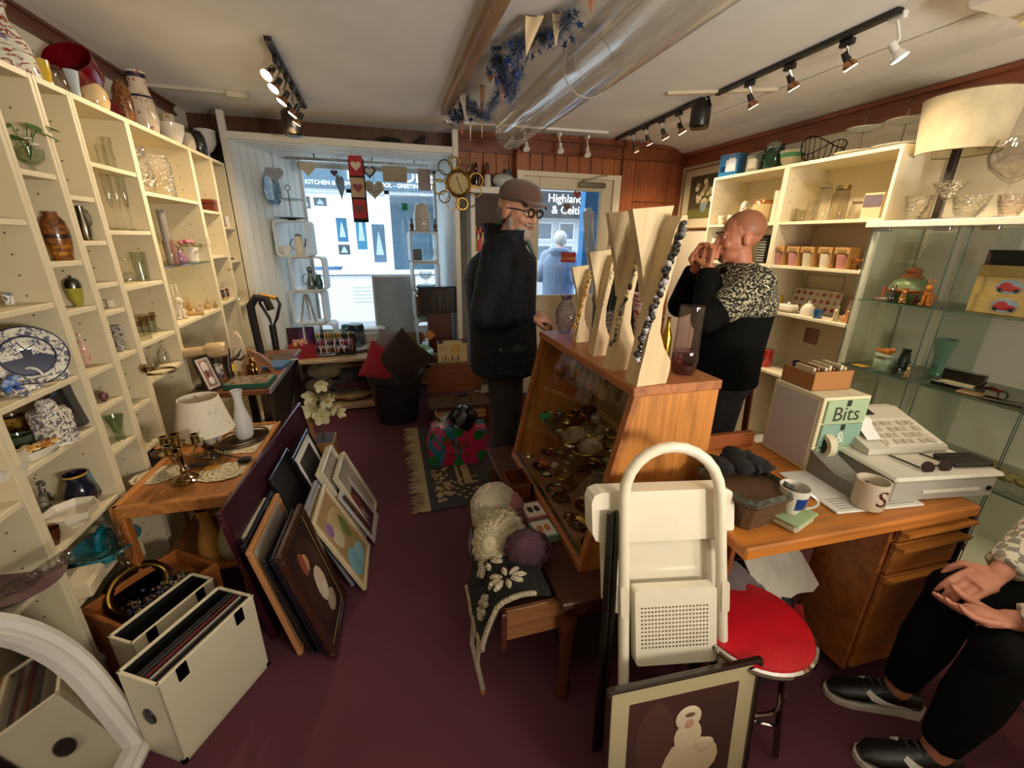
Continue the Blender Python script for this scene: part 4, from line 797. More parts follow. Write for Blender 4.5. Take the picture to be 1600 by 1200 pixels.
P,H,R=onshelf(165,866,.345,832,54); t=thing('glass_basket','turquoise glass basket with a looped handle','glass basket',(P.x,P.y,.345)); part('bowl',MB('0f7a86').lathe([(0,0),(.05,0),(.055,.02),(.1,.05),(.095,.055),(.05,.028),(0,.02)],20,1,1.2),'gloss',t); part('handle',MB('0f6a78').ring((0,0,.045),.045,.011,18,8,'x',.1,PI-.1,1.6),'gloss',t)
P=LP(142,900,.345); t=thing('paperweight','clear crystal paperweight with a blue star inside','paperweight',(P.x-.01,P.y,.345)); part('crystal',MB('f2f4f6').lathe(P2('ball',.042,.062),20),'crystal',t); b=MB('1c2a8a')
for i in range(5):b.at(0,0,.03,i*1.257,PI/2*.2).prism([(-.008,0),(0,.026),(.008,0)],-.002,.004)
part('star',b,'gloss',t)
S('bowl','low black bowl beside the crystal paperweight','bowl',103,905,.345,884,28,'dish','gloss','17130f')
P=LP(128,938,.345); t=thing('switch_box','cream plastic box at the front of the lowest shelf','box',(P.x,P.y-.005,.345),.15); part('box',MB('d4c4a0').box(-.05,.055,-.06,.06,0,.05,.006),'plastic',t); part('cover',MB('dccfae').box(-.045,.05,-.055,.055,.05,.056,.003),'plastic',t)
P=LP(30,918,.505); t=thing('glass_dish','purple glass dish with a clear fluted vase lying across it','dish',(P.x,P.y-.005,.506)); part('dish',MB('6a4450').lathe([(0,0),(.04,0),(.05,.01),(.1,.02),(.102,.024),(.05,.018),(0,.012)],30),'gloss',t); part('well',MB('4a2c38').lathe([(0,.014),(.035,.014),(.042,.018),(0,.019)],24),'gloss',t)
solo('bud_vase',MB('e8e6ea').lathe(P2('flare',.022,.19),18),'crystal','clear fluted vase lying across the purple glass dish','vase',(P.x,P.y-.09,.55),.2,None,0,1.15)
solo('wooden_tray',MB('c8a878').box(-.08,.08,-.06,.06,0,.022,.004),'wood_x','small pale tray on the shelf above the purple dish','tray',(SX-.1,1.24,.77))
P=LP(40,258,1.69); t=thing('potted_plant','leafy green plant in a clear glass on the narrow shelf','plant',(P.x,P.y+.01,1.69)); part('glass',MB('dfe8dc').lathe(P2('goblet',.04,.075),18),'glass',t); b=MB('4f6a2a')
for i,(a,l,h)in enumerate([(0,.075,.1),(.9,.07,.13),(1.9,.06,.1),(2.9,.05,.12),(4.0,.065,.07),(5.0,.08,.05),(5.7,.07,.12)]):
 ca,sa=math.cos(a),math.sin(a); ctr=V3((ca*l*.55,sa*l*.55,.05+h*.8)); b.col(random.choice(['3f6a24','567f2e','6a8f3c'])); b.tube([(0,0,.04),tuple(ctr*.6+V3((0,0,.03))),tuple(ctr)],.0016,5)
 pl=[(-.001,0),(.018,.015),(.02,.03),(.012,.05),(0,.066),(-.012,.05),(-.02,.03),(-.018,.015)]; b.at(*ctr,a-PI/2,-.5+.3*(i%3)).prism(pl,-.0006,.0006,True); b.at()
part('leaves',b,'leaf',t,kind='stuff'); b=MB('e8dcc0')
for i in range(6):b.ell((random.uniform(-.02,.03),random.uniform(-.03,.02),.085+random.uniform(0,.03)),(.012,.012,.006),8,5)
part('blossoms',b,'leaf',t)
P,H,R=onshelf(84,404,1.41,322,42); vessel('barrel_vase','tall amber and brown banded vase on the narrow shelf','vase',V3((P.x,P.y,1.41)),H*.98,R*1.15,'ginger','speckle','9a5a1c',None,(('band',.42,.5,'3a1c0c'),('band',.24,.3,'b87a24'),('band',.1,.16,'c98a2c')))
S('lidded_jar','lime green jar with a silver lid on the narrow shelf','jar',114,480,1.247,450,30,'bowl','gloss','a09a3c',parts=(('lid','dome',.95,.7,'6a6a62',.98,'metal'),))
S('ginger_vase','small pink flowered ginger vase on the narrow shelf','vase',131,568,1.022,526,24,'ginger','rosy','d0a890',None,(('lid','dome',.5,.22),))
S('pin_dish','tiny purple glass pin dish on the narrow shelf','dish',158,629,.885,612,17,'ball','gloss','6a3a40')
S('glass_vase','pale green glass vase with a wavy rim on the narrow shelf','vase',184,692,.71,650,30,'flare','glass','c8dcc4',None,(('band',.93,1,'dfe8e0'),))
P=LP(134,288,1.632); t=thing('bell_opener','brown handled opener with a silver disc standing on end','bottle opener',(P.x,P.y+.0,1.632),0); part('handle',MB('6e3a1c').lathe([(0,0),(.009,.0),(.02,.085),(.02,.09),(0,.09)],16),'gloss',t); part('disc',MB('b8b4ac').lathe([(0,.09),(.013,.09),(.013,.115),(.036,.125),(.036,.13),(0,.13)],20),'chrome',t); part('tip',MB('a8a49c').ell((0,0,.004),.01,10,6),'chrome',t)
S('silver_jug','small silver jug with shell side on the narrow shelf','jug',126,374,1.476,322,20,'jug','metal','8a8272',None,(('handle',0,.4,.9,.7),))
S('china_cup','tiny orange banded cup on the narrow shelf above the patterned tumbler','cup',167,483,1.213,468,14,'mug','rosy','e0d6c0'); S('spice_tin','second tiny orange banded pot beside the tiny cup','pot',173,481,1.213,468,9,'canister','rosy','e6dcc8')
S('tumbler','dark patterned tumbler on the narrow shelf','tumbler',184,548,1.035,509,19,'tumbler','floral_blue','b8b0a0')
b=MB('9a8460'); t=thing('towel_ring','polished metal towel ring fixed to the shelf upright','towel ring',(SX+.001,YC-.02,.945)); part('rose',b.at(0,0,0,0,0,PI/2).lathe([(0,0),(.022,0),(.02,.008),(.009,.012),(.008,.035),(0,.04)],18),'chrome',t); part('ring',MB('b09a70').ring((.035,.055,-.03),.055,.006,30,8,'z',0,2*PI,1.0),'chrome',t)
S('liqueur_glass','little stemmed glass on the lowest narrow shelf','glass',232,690,.62,672,12,'wine','glass','f0f2ee')
G='tumblers on the top glassware shelf'
for px,py,top,w,lb in((152,254,226,16,'low tumbler on the top glassware shelf'),(164,256,214,16,'straight tumbler on the top glassware shelf'),(178,259,196,20,'tall beaker on the top glassware shelf'),(190,258,205,15,'narrow beaker beside the upright on the top glassware shelf')):S('tumbler',lb,'glass',px,py,1.765,top,w,'tumbler','glass','f0f2ec',G)
G='tall flutes on the second glassware shelf'
for i,px in enumerate((168,180,193,207)):S('wine_flute',['flute nearest the room end of its shelf','second tall flute on its shelf','third tall flute on its shelf','flute nearest the window end of its shelf'][i],'glass',px,352+i*2,1.516,270,14,'flute','glass','f2f4ee',G)
P,H,R=onshelf(201,442,1.29,405,25); vessel('wine_glass','wine glass standing upside down beside a straight beaker','glass',V3((P.x,P.y,1.29+H)),H,R,'wine','glass','f2f4ee',rx=PI); S('tumbler','tall straight beaker beside the upturned wine glass','glass',222,438,1.29,394,24,'tumbler','glass','eef2ec')
G='gold rimmed tumblers'
for i,(px,py)in enumerate(((221,531),(233,530),(229,524),(241,522),(246,516),(254,513))):S('tumbler',['gold rimmed tumbler nearest the shelf edge','gold rimmed tumbler second along the front','gold rimmed tumbler second along the back','gold rimmed tumbler in the middle of the front','gold rimmed tumbler behind the front one at the window end','gold rimmed tumbler nearest the window end'][i],'glass',px,py,1.042,py-29,14,'tumbler','glass','ecefe6',G,(('band',.72,1,'c8843a'),))
b=MB('8fb0c8').at(LX+.06,YC+.04,1.042+.085,0,0,PI/2-.1).lathe([(0,0),(.06,0),(.085,.012),(.083,.015),(0,.006)],32); solo('plate',b,'gloss','pale blue plate standing on edge beside the gold rimmed tumblers','plate')
G='upturned wine glasses on the lowest glassware shelf'
for px,py,lb in((240,578,'upturned wine glass nearest the upright on the lowest glassware shelf'),(258,566,'upturned wine glass in the middle of the lowest glassware shelf'),(270,560,'upturned wine glass at the window end of the lowest glassware shelf')):
 P,H,R=onshelf(px,py,.878,py-36,20); vessel('wine_glass',lb,'glass',V3((P.x,P.y,.878+H)),H,R,'goblet','glass','eef0ec',G,rx=PI)
P=LP(228,298,1.694); vessel('cut_glass_jug','tall cut glass jug at the room end of its shelf','jug',V3((P.x,P.y-.02,1.694)),.215,.06,'jug','crystal','f4f4f0',None,(('handle',1.5,.35,.95,.5),)); vessel('cut_glass_vase','big square shouldered cut glass vase in the wide shelf unit','vase',V3((P.x,P.y+.14,1.694)),.2,.08,'jar','crystal','f4f4f0',n=12); S('tumbler','small cut glass tumbler beside the big cut glass vase','glass',287,310,1.694,294,15,'tumbler','crystal','f4f4f0')
vessel('decanter','low cut glass decanter behind the small tumbler','decanter',V3((LX+.1,2.93,1.694)),.16,.05,'decanter','crystal','f2f2ee')
S('grey_tube','tall grey cylinder behind the brown perfume bottle','tube',256,372,1.35,328,13,'canister','satin','8a8078'); P=LP(253,412,1.35); solo('gift_box',MB('d8c8a4').box(-.02,.02,-.03,.03,0,.15,.002),'paper','tall cream gift box behind the brown perfume bottle','box',(P.x-.03,P.y,1.35),.2)
S('perfume_bottle','brown glass bottle with black neck beside the rose pot','bottle',266,414,1.35,350,20,'bottle','gloss','7a5648',None,(('band',.86,1,'1a1614'),)); S('violet_bottle','squat violet glass bottle beside the rose pot','bottle',282,411,1.35,386,16,'bottle','gloss','8a6478'); S('rose_cup','small pink glass cup in front of the rose pot','cup',291,411,1.35,400,12,'cup','gloss','b08a90')
P,H,R=onshelf(300,409,1.35,386,26); t=thing('rose_pot','white pot of pink roses and green leaves on the glass shelf','plant',P); part('pot',MB('d8d0c0').lathe(P2('tumbler',R,H),20),'gloss',t); b=MB('4c6a2c')
for i in range(60):a,q=random.uniform(0,6.28),random.random()**.5*R*2.1; b.col(random.choice(['3f5c22','5a7a30','6c8a3c'])).at(q*math.cos(a),q*math.sin(a),H+random.uniform(0,.02),a,random.uniform(-.6,.6)).prism([(-.006,0),(0,.014),(.006,0),(0,-.008)],0,.0006)
part('leaves',b,'leaf',t,kind='stuff'); b=MB('c8607a')
for a,q,z in((0,.3,.03),(1.2,1,.022),(2.4,.9,.03),(3.6,1,.024),(4.9,.8,.03)):b.col(random.choice(['c8607a','d88a98','dcb8b0'])).ell((q*R*math.cos(a),q*R*math.sin(a),H+z),.013,10,7)
part('roses',b,'leaf',t)
solo('postcard',MB('cdb68c').box(-.1,.1,-.001,.001,0,.12),'paper','large tan card standing at the back of the glass shelf','card',(LX+.03,3.0,1.35),PI/2,None,-.1)
sit_animal(LP(281,498,1.056),1.35,'d8ccb8','hare_figure','large white hare figure on the animal shelf',1.0,2.2)
G='little figures on the animal shelf'
for i,(px,py,s,c,lb)in enumerate([(297,486,.7,'b88a4c','tan puppy figure next to the white hare'),(305,480,.65,'2a2018','black and tan terrier figure on the animal shelf'),(313,487,.6,'c8b08a','cream kitten figure on the animal shelf'),(318,476,.7,'d8d0c0','glassy white figure on the animal shelf'),(326,483,.55,'b0905a','small gold fox figure on the animal shelf'),(332,474,.65,'cfc4a8','pale lamb figure on the animal shelf'),(338,481,.5,'a07a3c','tiny brass cat figure on the animal shelf')]):sit_animal(LP(px,py,1.056),s,c,'animal_figure',lb,.5+i*.5,1,G)
solo('wicker_tray',MB('b08a4a').box(-.05,.05,-.035,.035,0,.014,.003),'wicker','small straw tray among the animal figures','tray',LP(303,492,1.056),.4)
P=LP(310,466,1.056); solo('glass_block',MB('e8e4d8').box(-.05,.05,-.02,.02,0,.08,.004),'crystal','clear glass block behind the animal figures','ornament',(P.x,P.y,1.056),PI/2); solo('wooden_pepper_mill',MB('5a3418').lathe(P2('candle',.014,.1),14),'gloss','thin dark wooden stick ornament behind the glass block','ornament',(P.x,P.y+.04,1.056))
solo('picture_card',MB('8a6a44').box(-.03,.03,-.002,.002,0,.1),'paper','narrow brown card leaning at the room end of the animal shelf','card',(LX+.1,YD+.05,1.056),PI/2-.3,None,-.12)
P=LP(329,329,1.653); t=thing('trinket_box','small mahogany box with a brass clasp','box',(P.x,P.y,1.653),.0); part('box',MB('6a2c18').box(-.05,.05,-.07,.07,0,.05,.004),'wood_y',t); part('lid',MB('7a3620').box(-.052,.052,-.072,.072,.051,.075,.004),'wood_y',t); part('clasp',MB('c8a050').box(.05,.055,-.008,.008,.045,.065,.002),'metal',t)
S('ash_dish','flat dark dish on the shelf below the mahogany box','dish',344,397,1.377,391,16,'dish','gloss','4a4440'); b=MB('b08a68').lathe(P2('candle',.016,.05),14); solo('wooden_peg',b,'wood_z','round wooden knob fixed to the shelf upright','knob',(SX+.001,3.46,1.28),0,None,0,PI/2)
def mini_frame(P,lb,c,rz,w=.07,h=.075,group=None,fc='c8a890'):return picture('miniature',lb,'picture',P,w,h,fc,.01,.012,None,0,[c,('3a2c24',0,.5,.5,.6),('c8a890',0,.6,.25,.25)],rz,-.08,group=group)
mini_frame((SX-.05,3.31,1.08),'pink framed miniature nearest the mahogany box','2c2a28',PI/2-.2,group='miniatures on the low window-end shelf'); mini_frame((SX-.05,3.4,1.08),'pink framed miniature in the middle of the low shelf','241c1a',PI/2-.2,group='miniatures on the low window-end shelf'); mini_frame((SX-.05,3.485,1.08),'pink framed miniature nearest the window end of the low shelf','38302a',PI/2-.2,group='miniatures on the low window-end shelf')
S('jewel_dish','yellow and white trinket dish on the low window-end shelf','dish',352,473,1.08,465,14,'dish','rosy','d8c060')
t=thing('bottle_holder','twisted dark metal bottle holder on the shelf beside the bay post','bottle holder',(LX+.19,3.63,1.562)); b=MB('2c241e')
for k in range(5):b.ring((0,0,.03+k*.045),.028,.005,18,6,'x')
part('rings',b,'metal',t); part('foot',MB('2c241e').lathe([(0,0),(.035,0),(.03,.006),(0,.008)],16),'metal',t)
S('white_pot','small white pot beside the twisted bottle holder','pot',355,353,1.562,338,10,'mug','gloss','e0ddd4'); solo('red_book',MB('a0482c').box(-.03,.03,-.045,.045,0,.015,.002),'paper','small red book lying on the shelf beside the bay post','book',(LX+.2,3.72,1.562))
b=MB('2c2c34'); b.loft([[(x,w*math.cos(a),h/2+h/2*math.sin(a))for a in[2*PI*k/10 for k in range(10)]]for x,w,h in((-.05,.006,.03),(-.03,.02,.05),(0,.022,.035),(.04,.02,.02),(.065,.005,.012))]); solo('shoe_ornament',b,'gloss','dark shoe shaped ornament on the shelf beside the bay post','ornament',(LX+.2,3.67,1.333),.6)
picture('small_picture','small dark picture with red flowers on the low shelf beside the bay post','picture',(LX+.2,3.67,1.02),.14,.12,'2a1c1a',.01,.012,None,0,['4a2420',('b03a30',.2,.5,.4,.4),('c86a4a',-.3,.4,.3,.3)],PI/2-.4,-.1)
solo('ribbon_tag',MB('d8ccb4').loft([[(-.001,-.012,0),(-.001,.012,0),(.001,.012,0),(.001,-.012,0)],[(-.001,-.012,.05),(-.001,.012,.05),(.001,.012,.05),(.001,-.012,.05)]],smooth=False),'paper','cream tag hanging on the upright by the mahogany box unit','tag',(SX+.003,YE,1.44))
def topP(px,X=-1.14):d=ray(px,90+.455*px); q=ox(px,100+.455*px,X); return V3((X,q.y,LT))
def T(name,label,cat,px,top,w,kind,mat='gloss',c='e8e2d0',parts=(),X=-1.16,**kw):
 P=topP(px,X); H=max(.03,ztop(P,top)-P.z); return vessel(name,label,cat,P,H,w/2*pxm(P),kind,mat,c,None,parts,**kw)
vessel('swirl_bottle','large glass bottle with red and blue swirls on top of the shelving','bottle',topP(24,-1.17),.27,.065,'decanter','swirl','d8d6c4')
T('glass_bowl','yellow and green glass bowl on top of the shelving','bowl',71,93,34,'dish','gloss','b89a20'); T('brandy_glass','clear round glass on top of the shelving','glass',96,100,28,'ball','glass','e8e4dc'); T('frilled_vase','pale blue frilled glass vase on top of the shelving','vase',122,110,26,'flare','gloss','a8b4bc')
vessel('ruby_vase','big ruby red glass vase on top of the shelving','vase',topP(166,-1.2)+V3((0,.0,.06)),.24,.085,'goblet','gloss','6a0814',rx=.95); T('poppy_vase','cream bowl vase painted with orange poppies on top of the shelving','vase',153,128,48,'ball','rosy','d2b888')
T('poppy_urn','tall brown vase with orange flowers on top of the shelving','vase',200,118,34,'ginger','speckle','a0622c'); t=sit_animal(topP(182,-1.27)+V3((0,.02,0)),1.9,'b89a6a','wild_cat_figure','spotted wild cat figure behind the ruby vase',1.2,.6,None,'2a2018')
T('white_ewer','tall cream ewer with navy stripes and a red flower','jug',232,112,46,'jug','rosy','dccbb0',(('handle',2.2,.4,.95,.5),('band',.6,.64,'262c48'),('band',.9,.97,'262c48')),c2='262c48')
T('painted_box','upright painted box on top of the shelving','box',268,178,26,'canister','rosy','cdbd98',n=4,X=-1.22); T('fluted_bowl','white fluted bowl on top of the shelving','bowl',272,194,46,'dish','gloss','e0d6c2',n=16,X=-1.12); T('red_ball_vase','round white vase with a red flower on top of the shelving','vase',297,206,24,'ball','rosy','d8c8ac'); T('black_floral_vase','round black vase with bright flowers on top of the shelving','vase',314,203,26,'ball','speckle','2c2c34'); T('chinese_vase','white vase with brown characters on top of the shelving','vase',328,203,34,'goblet','sprig','d2cec4')
cushion('round_hat','grey felt hat leaning against the bay post on top of the shelving',(-1.2,3.74,LT+.07),.2,.16,.06,'7c7c7a',1.2,0,0,'cloth',None)
# ================================================================== lamp table
def lathe_obj(kind,R,H,c,n=24,**k):return MB(c).lathe(P2(kind,R,H),n,**k)
TT=LTZ
def doily(P,sx,sy,label,rz,z=.0015):
 b=MB('cfc3a4'); n=48; b.lathe([(0,.002),(.9,.002),(.97,.0025),(1,.001),(.97,0),(0,0)],n)
 b.v=[V3((v.x*sx*(1+.03*math.cos(12*math.atan2(v.y,v.x))),v.y*sy*(1+.03*math.cos(12*math.atan2(v.y,v.x))),v.z))for v in b.v]
 solo('lace_doily',b,'lace',label,'doily',(P.x,P.y,TT-.012+z),rz,'lace doilies on the oak side table')
TS=TT-.012
doily(oz(250,742,TS),.1,.075,'oval lace doily under the silver candelabra',.3); doily(oz(350,738,TS),.1,.08,'lace doily under the yellow price note',.2,.004)
solo('lace_runner',MB('d2c6a8').box(-.1,.1,-.17,.16,0,.002),'lace','pale lace runner under the silver tray','doily',(-.745,2.2,TS+.0005),-.1)
P=oz(331,712,TS); P=V3((P.x,P.y,TS+.004)); t=thing('table_lamp','table lamp with white floral shade and glass bulbed silver base','lamp',P)
b=MB('a89a80').lathe([(0,0),(.05,0),(.05,.008),(.03,.02),(.02,.03),(.035,.06),(.045,.1),(.03,.115),(.012,.12),(.012,.16),(0,.16)],20); part('base',b,'chrome',t)
b=MB('c8c4b8')
for a in range(5):b.ell((.037*math.cos(a*1.257+.3),.037*math.sin(a*1.257+.3),.098),(.024,.024,.034),12,8)
part('glass_bulbs',b,'frosted',t)
sh=lambda z:.112-.036*z/.155
b=MB('e0d6bc'); z0=.125; b.lathe([(sh(0),z0),(sh(.155),z0+.155),(sh(.155)-.0025,z0+.155),(sh(0)-.0025,z0)],40); lb=part('lamp_shade',b,'sprig',t)
[part('shade_trim',MB('e8dfc8').ring((0,0,z0+q),sh(q)-.001,.0022,40,5),'cloth',lb)for q in(0,.155)]
b=MB('b0a890');
for a in range(3):b.tube([(0,0,z0+.13),(.074*math.cos(a*2.1),.074*math.sin(a*2.1),z0+.15)],.0015,5)
b.tube([(0,0,.15),(0,0,z0+.13)],.003,6); part('carrier',b,'metal',t)
b=MB('17130f'); b.tube([(P.x+.03,P.y-.03,TS+.01),(P.x+.06,P.y-.09,TS+.03),(P.x+.0,P.y-.13,TS+.02),(P.x-.03,P.y-.08,TS+.035),(P.x+.04,P.y-.06,TS+.04),(P.x+.12,P.y-.08,TS+.02),(P.x+.16,P.y-.085,TS+.012)],.0028,7); b.box(P.x-.045,P.x+.025,P.y-.125,P.y-.1,TS+.008,TS+.024,.005); part('cord',(lambda q:(setattr(q,'v',[v-V3(P)for v in q.v]),q)[1])(b),'rubber',t)
Q=oz(381,722,TS+.01); b=MB('1a1714').box(-.02,.025,-.018,.018,0,.022,.006); b.box(.025,.03,-.012,.012,.003,.019); b.col('a89468'); [b.box(.03,.045,y-.002,y+.002,.009,.013)for y in(-.008,.008)]; o=part('plug',b,'rubber',t); o.location=V3(Q)-V3(P)
P=oz(291,752,TS); P.z=TS+.004; t=thing('candelabra','three armed silver candelabra on a lace doily','candelabra',P,.5)
b=MB('b09c78').lathe([(0,0),(.045,0),(.047,.006),(.035,.012),(.038,.018),(.02,.026),(.01,.034),(.014,.05),(.008,.06),(.012,.11),(.009,.14),(.016,.15),(.01,.158),(0,.16)],24); part('stem',b,'chrome',t)
for k in range(3):
 a=k*2.094; ca,sa=math.cos(a),math.sin(a); pts=[(.0+ca*.062*s,sa*.062*s,z)for s,z in((0,.125),(.35,.105),(.75,.112),(1,.14),(1,.15))]
 ar=part('arm',MB('a8946e').tube(pts,.005,8),'chrome',t); b=MB('b6a27c').at(ca*.062,sa*.062,.145).lathe([(0,0),(.008,0),(.03,.012),(.031,.015),(.014,.014),(.016,.04),(.02,.044),(.012,.044),(.01,.02),(0,.02)],16); part('candle_cup',b,'chrome',ar)
b=MB('b6a27c').at(0,0,.155).lathe([(0,0),(.008,0),(.032,.014),(.033,.017),(.014,.016),(.017,.05),(.021,.054),(.012,.054),(.01,.02),(0,.02)],16); part('centre_cup',b,'chrome',t)
P=oz(381,688,TS); t=thing('oval_tray','oval pierced silver tray under the frosted white vase','tray',(P.x,P.y,TS+.003),.8); part('plate',MB('7a6a54').lathe([(0,0),(.095,0),(.1,.004),(0,.004)],40,1.25,.9),'metal',t); b=MB('8a7a62'); b.ring((0,0,.018),.115,.004,44,6,sy=.78); b.ring((0,0,.004),.112,.003,44,6,sy=.78)
for k in range(40):a=2*PI*k/40; b.tube([(.113*math.cos(a),.088*math.sin(a),.004),(.115*math.cos(a+.1),.09*math.sin(a+.1),.018)],.0014,4)
part('gallery',b,'metal',t)
P=oz(384,684,TS+.006); vessel('frosted_vase','white frosted glass vase on the pierced silver tray','vase',V3((P.x,P.y,TS+.0075)),ztop(P,612)-TS,.042,'pear','frosted','e6e6e2',n=30)
solo('price_note',MB('d89a28').box(-.028,.028,-.019,.019,0,.001),'paper','orange yellow paper note lying on the front doily','note',(lambda q:(q.x,q.y,TS+.0075))(oz(332,733,TS)),.25)
P=oz(248,716,TS); t=thing('glass_box','small smoky glass box with an orange lining at the corner of the oak side table','box',(P.x+.01,P.y,TS+.001),.5); part('box',MB('6a6252').box(-.04,.04,-.03,.03,0,.05,.004),'metal',t); part('lining',MB('c8742c').lathe([(0,.051),(.016,.051),(.016,.053),(0,.053)],14),'gloss',t)
t=thing('cardboard_box','cream cardboard box at the back of the oak side table behind the lamp','box',(-.965,2.27,TS+.0005),.1); part('box',MB('d2b896').box(-.06,.06,-.06,.06,0,.12),'paper',t); part('tape',MB('b07c44').box(-.061,.061,-.061,.061,.1,.121),'paper',t)
b=MB('e8e8e0'); b.grid(lambda u,v:(-.02+.05*u+.008*math.sin(v*9+u*4),-.03+.01*math.sin(u*11+v*6),-.2+.2*v+.008*math.sin(u*17)),10,16,.002); solo('wrapped_ornament',b,'plastic_film','clear cellophane wrapped gift hanging off the corner of the oak side table','gift',(-1.02,1.625,.53),.2)
for(px,py,h,r,c,lb)in((318,905,.24,.05,'c08a40','amber glass vase on the lower shelf of the oak side table'),(352,900,.22,.055,'cfc6a4','straw coloured glass vase on the lower shelf of the oak side table')):
 P=oz(px,py,.21); vessel('glass_vase',lb,'vase',V3((min(P.x,-.72),max(P.y,1.74),.212)),h,r,'pear','frosted',c)
b=MB('cbbd98').grid(lambda u,v:(-.13+.26*u,-.1+.22*v,.02+.02*math.sin(u*9+v*5)*math.sin(v*8)),14,14,.003); solo('crumpled_paper',b,'paper','crumpled tan wrapping paper on the lower shelf of the oak side table','paper',(-.83,2.12,.215))
# ================================================================== dark desk
DT=.72
def D(px,py,z=DT):P=oz(px,py,z); P.x=max(P.x,-1.0); return P
P=D(395,600); t=thing('game_box','flat green boxed game with a brown picture lid on the dark desk','box',(-.775,2.53,DT+.001),-.05); part('box',MB('1f4a34').box(-.11,.11,-.085,.085,0,.028,.002),'paper',t); b=MB('7a6656').box(-.1,.1,-.075,.075,.028,.0285)
rng(5)
for i in range(22):b.col(random.choice(['8a7462','5c4a3e','a08c74','6a5648'])).ell((random.uniform(-.08,.08),random.uniform(-.055,.055),.0285),(.016,.012,.0012),8,5)
part('lid_picture',b,'gloss',t)
P=D(352,590); picture('framed_photo','dark framed photograph leaning on the dark desk beside the antler','picture',(-.93,2.47,DT+.001),.1,.19,'241814',.012,.015,'cfc0b0',.012,['8a6a62',('c8b8b0',0,.75,.8,.4),('d8ccc8',.1,.2,.6,.3),('6a4038',-.2,.5,.4,.3)],1.1,-.32)
t=thing('desk_hair_dryer','beige vintage hair dryer head on a black stalk over the dark desk','hair dryer',(-1.0,2.55,DT+.001),.12); part('stalk',MB('1a1614').tube([(0,0,0),(-.004,0,.1),(.0,0,.17)],[.016,.012,.012],10),'plastic',t)
b=MB('b59a72'); b.tube([(-.06,0,.19),(.04,0,.195)],.028,18); b.tube([(.035,0,.195),(.05,0,.197),(.12,0,.2),(.13,0,.2)],[.03,.04,.04,.034],20); part('barrel',b,'plastic',t); b=MB('4a3a24')
for k in range(7):a=k*1.047; q=0 if k==6 else .015; b.at(-.0605,q*math.cos(a),.19+q*math.sin(a),0,0,-PI/2).lathe([(0,0),(.0045,0),(0,.001)],8)
part('air_holes',b,'plastic',t,kind='stuff'); part('foot',MB('1a1614').lathe([(0,0),(.05,0),(.045,.01),(0,.012)],20),'plastic',t)
t=thing('antler','dark brown antler standing on the dark desk','antler',(-.9,2.64,DT+.001),.3); b=MB('2e1a10'); b.tube([(0,0,.0),(-.005,0,.06),(.0,.01,.12),(.015,.01,.18)],[.02,.017,.014,.006],9); b.tube([(0,.01,.1),(.05,.02,.13),(.075,.02,.17)],[.012,.008,.002],8); b.tube([(0,.01,.14),(-.03,.0,.18)],[.01,.002],8); b.tube([(.03,.015,.12),(.06,0,.11),(.09,-.01,.14)],[.009,.007,.002],8); part('tines',b,'satin',t); part('cut_end',MB('a08050').lathe([(0,-.001),(.024,0),(.02,.02),(0,.02)],14),'matte',t)
b=MB('cdb895'); b.loft([[(x,-.03,z)for x,z in p]+[(x,.03,z)for x,z in reversed(p)]for p in([(-.035,.0),(.02,.0)],[(-.03,.1),(.04,.1)],[(-.02,.19),(.03,.2)],[(.0,.235),(.012,.24)])],smooth=False); solo('stone_carving',b,'matte','tall pale stone carving behind the antler on the dark desk','ornament',(-.9,2.82,DT+.001),.2)
b=MB('8a5428'); pl=[(0,0),(.02,0),(.0,.06),(-.04,.11),(-.09,.145),(-.105,.14),(-.06,.09),(-.03,.05)]; b.loft([[(x,y,z*1.0)for x,z in pl]for y in(-.025,.025)],smooth=False); solo('wooden_board',b,'wood_z','curved brown wooden board leaning on the dark desk','board',(-.73,2.78,DT+.001),.25)
sit_animal(V3((-.81,2.71,DT+.001)),1.25,'9a7a4a','brass_deer','brass deer figure in front of the curved wooden board',.8,.6,None,'6a4c28','metal')
S2=lambda*a,**k:vessel(*a,**k)
vessel('yellow_bottle','small yellow bottle behind the brass deer','bottle',V3((-.92,2.73,DT+.001)),.09,.02,'bottle','gloss','c8a828'); vessel('tea_glass','small clear glass on the dark desk behind the photo frame','glass',V3((-.86,2.6,DT+.001)),.06,.022,'tumbler','glass','e8e8e0'); vessel('grey_tin','dented grey tin on the desk behind the lampshade','tin',V3((-1.02,2.86,DT+.001)),.1,.05,'canister','metal','8a8680'); vessel('pattern_mug','white mug with a dark pattern behind the lampshade','mug',V3((-.99,2.7,DT+.001)),.075,.035,'mug','delft','e0d8c8',None,(('handle',1.2,.2,.8,.6),))
t=thing('magazine','open magazine with a dark cover on the window end of the dark desk','magazine',(-.72,3.08,DT+.001),.4); part('pages',MB('d8d8d4').box(-.07,.07,-.09,.09,0,.008),'paper',t); part('cover',MB('4a3a30').box(-.07,.07,-.09,.09,.008,.0095),'paper',t)
solo('blue_book',MB('3a5a7c').box(-.06,.06,-.08,.08,0,.02,.002),'paper','blue covered book at the aisle edge of the dark desk','book',(-.715,2.88,DT+.001),-.2)
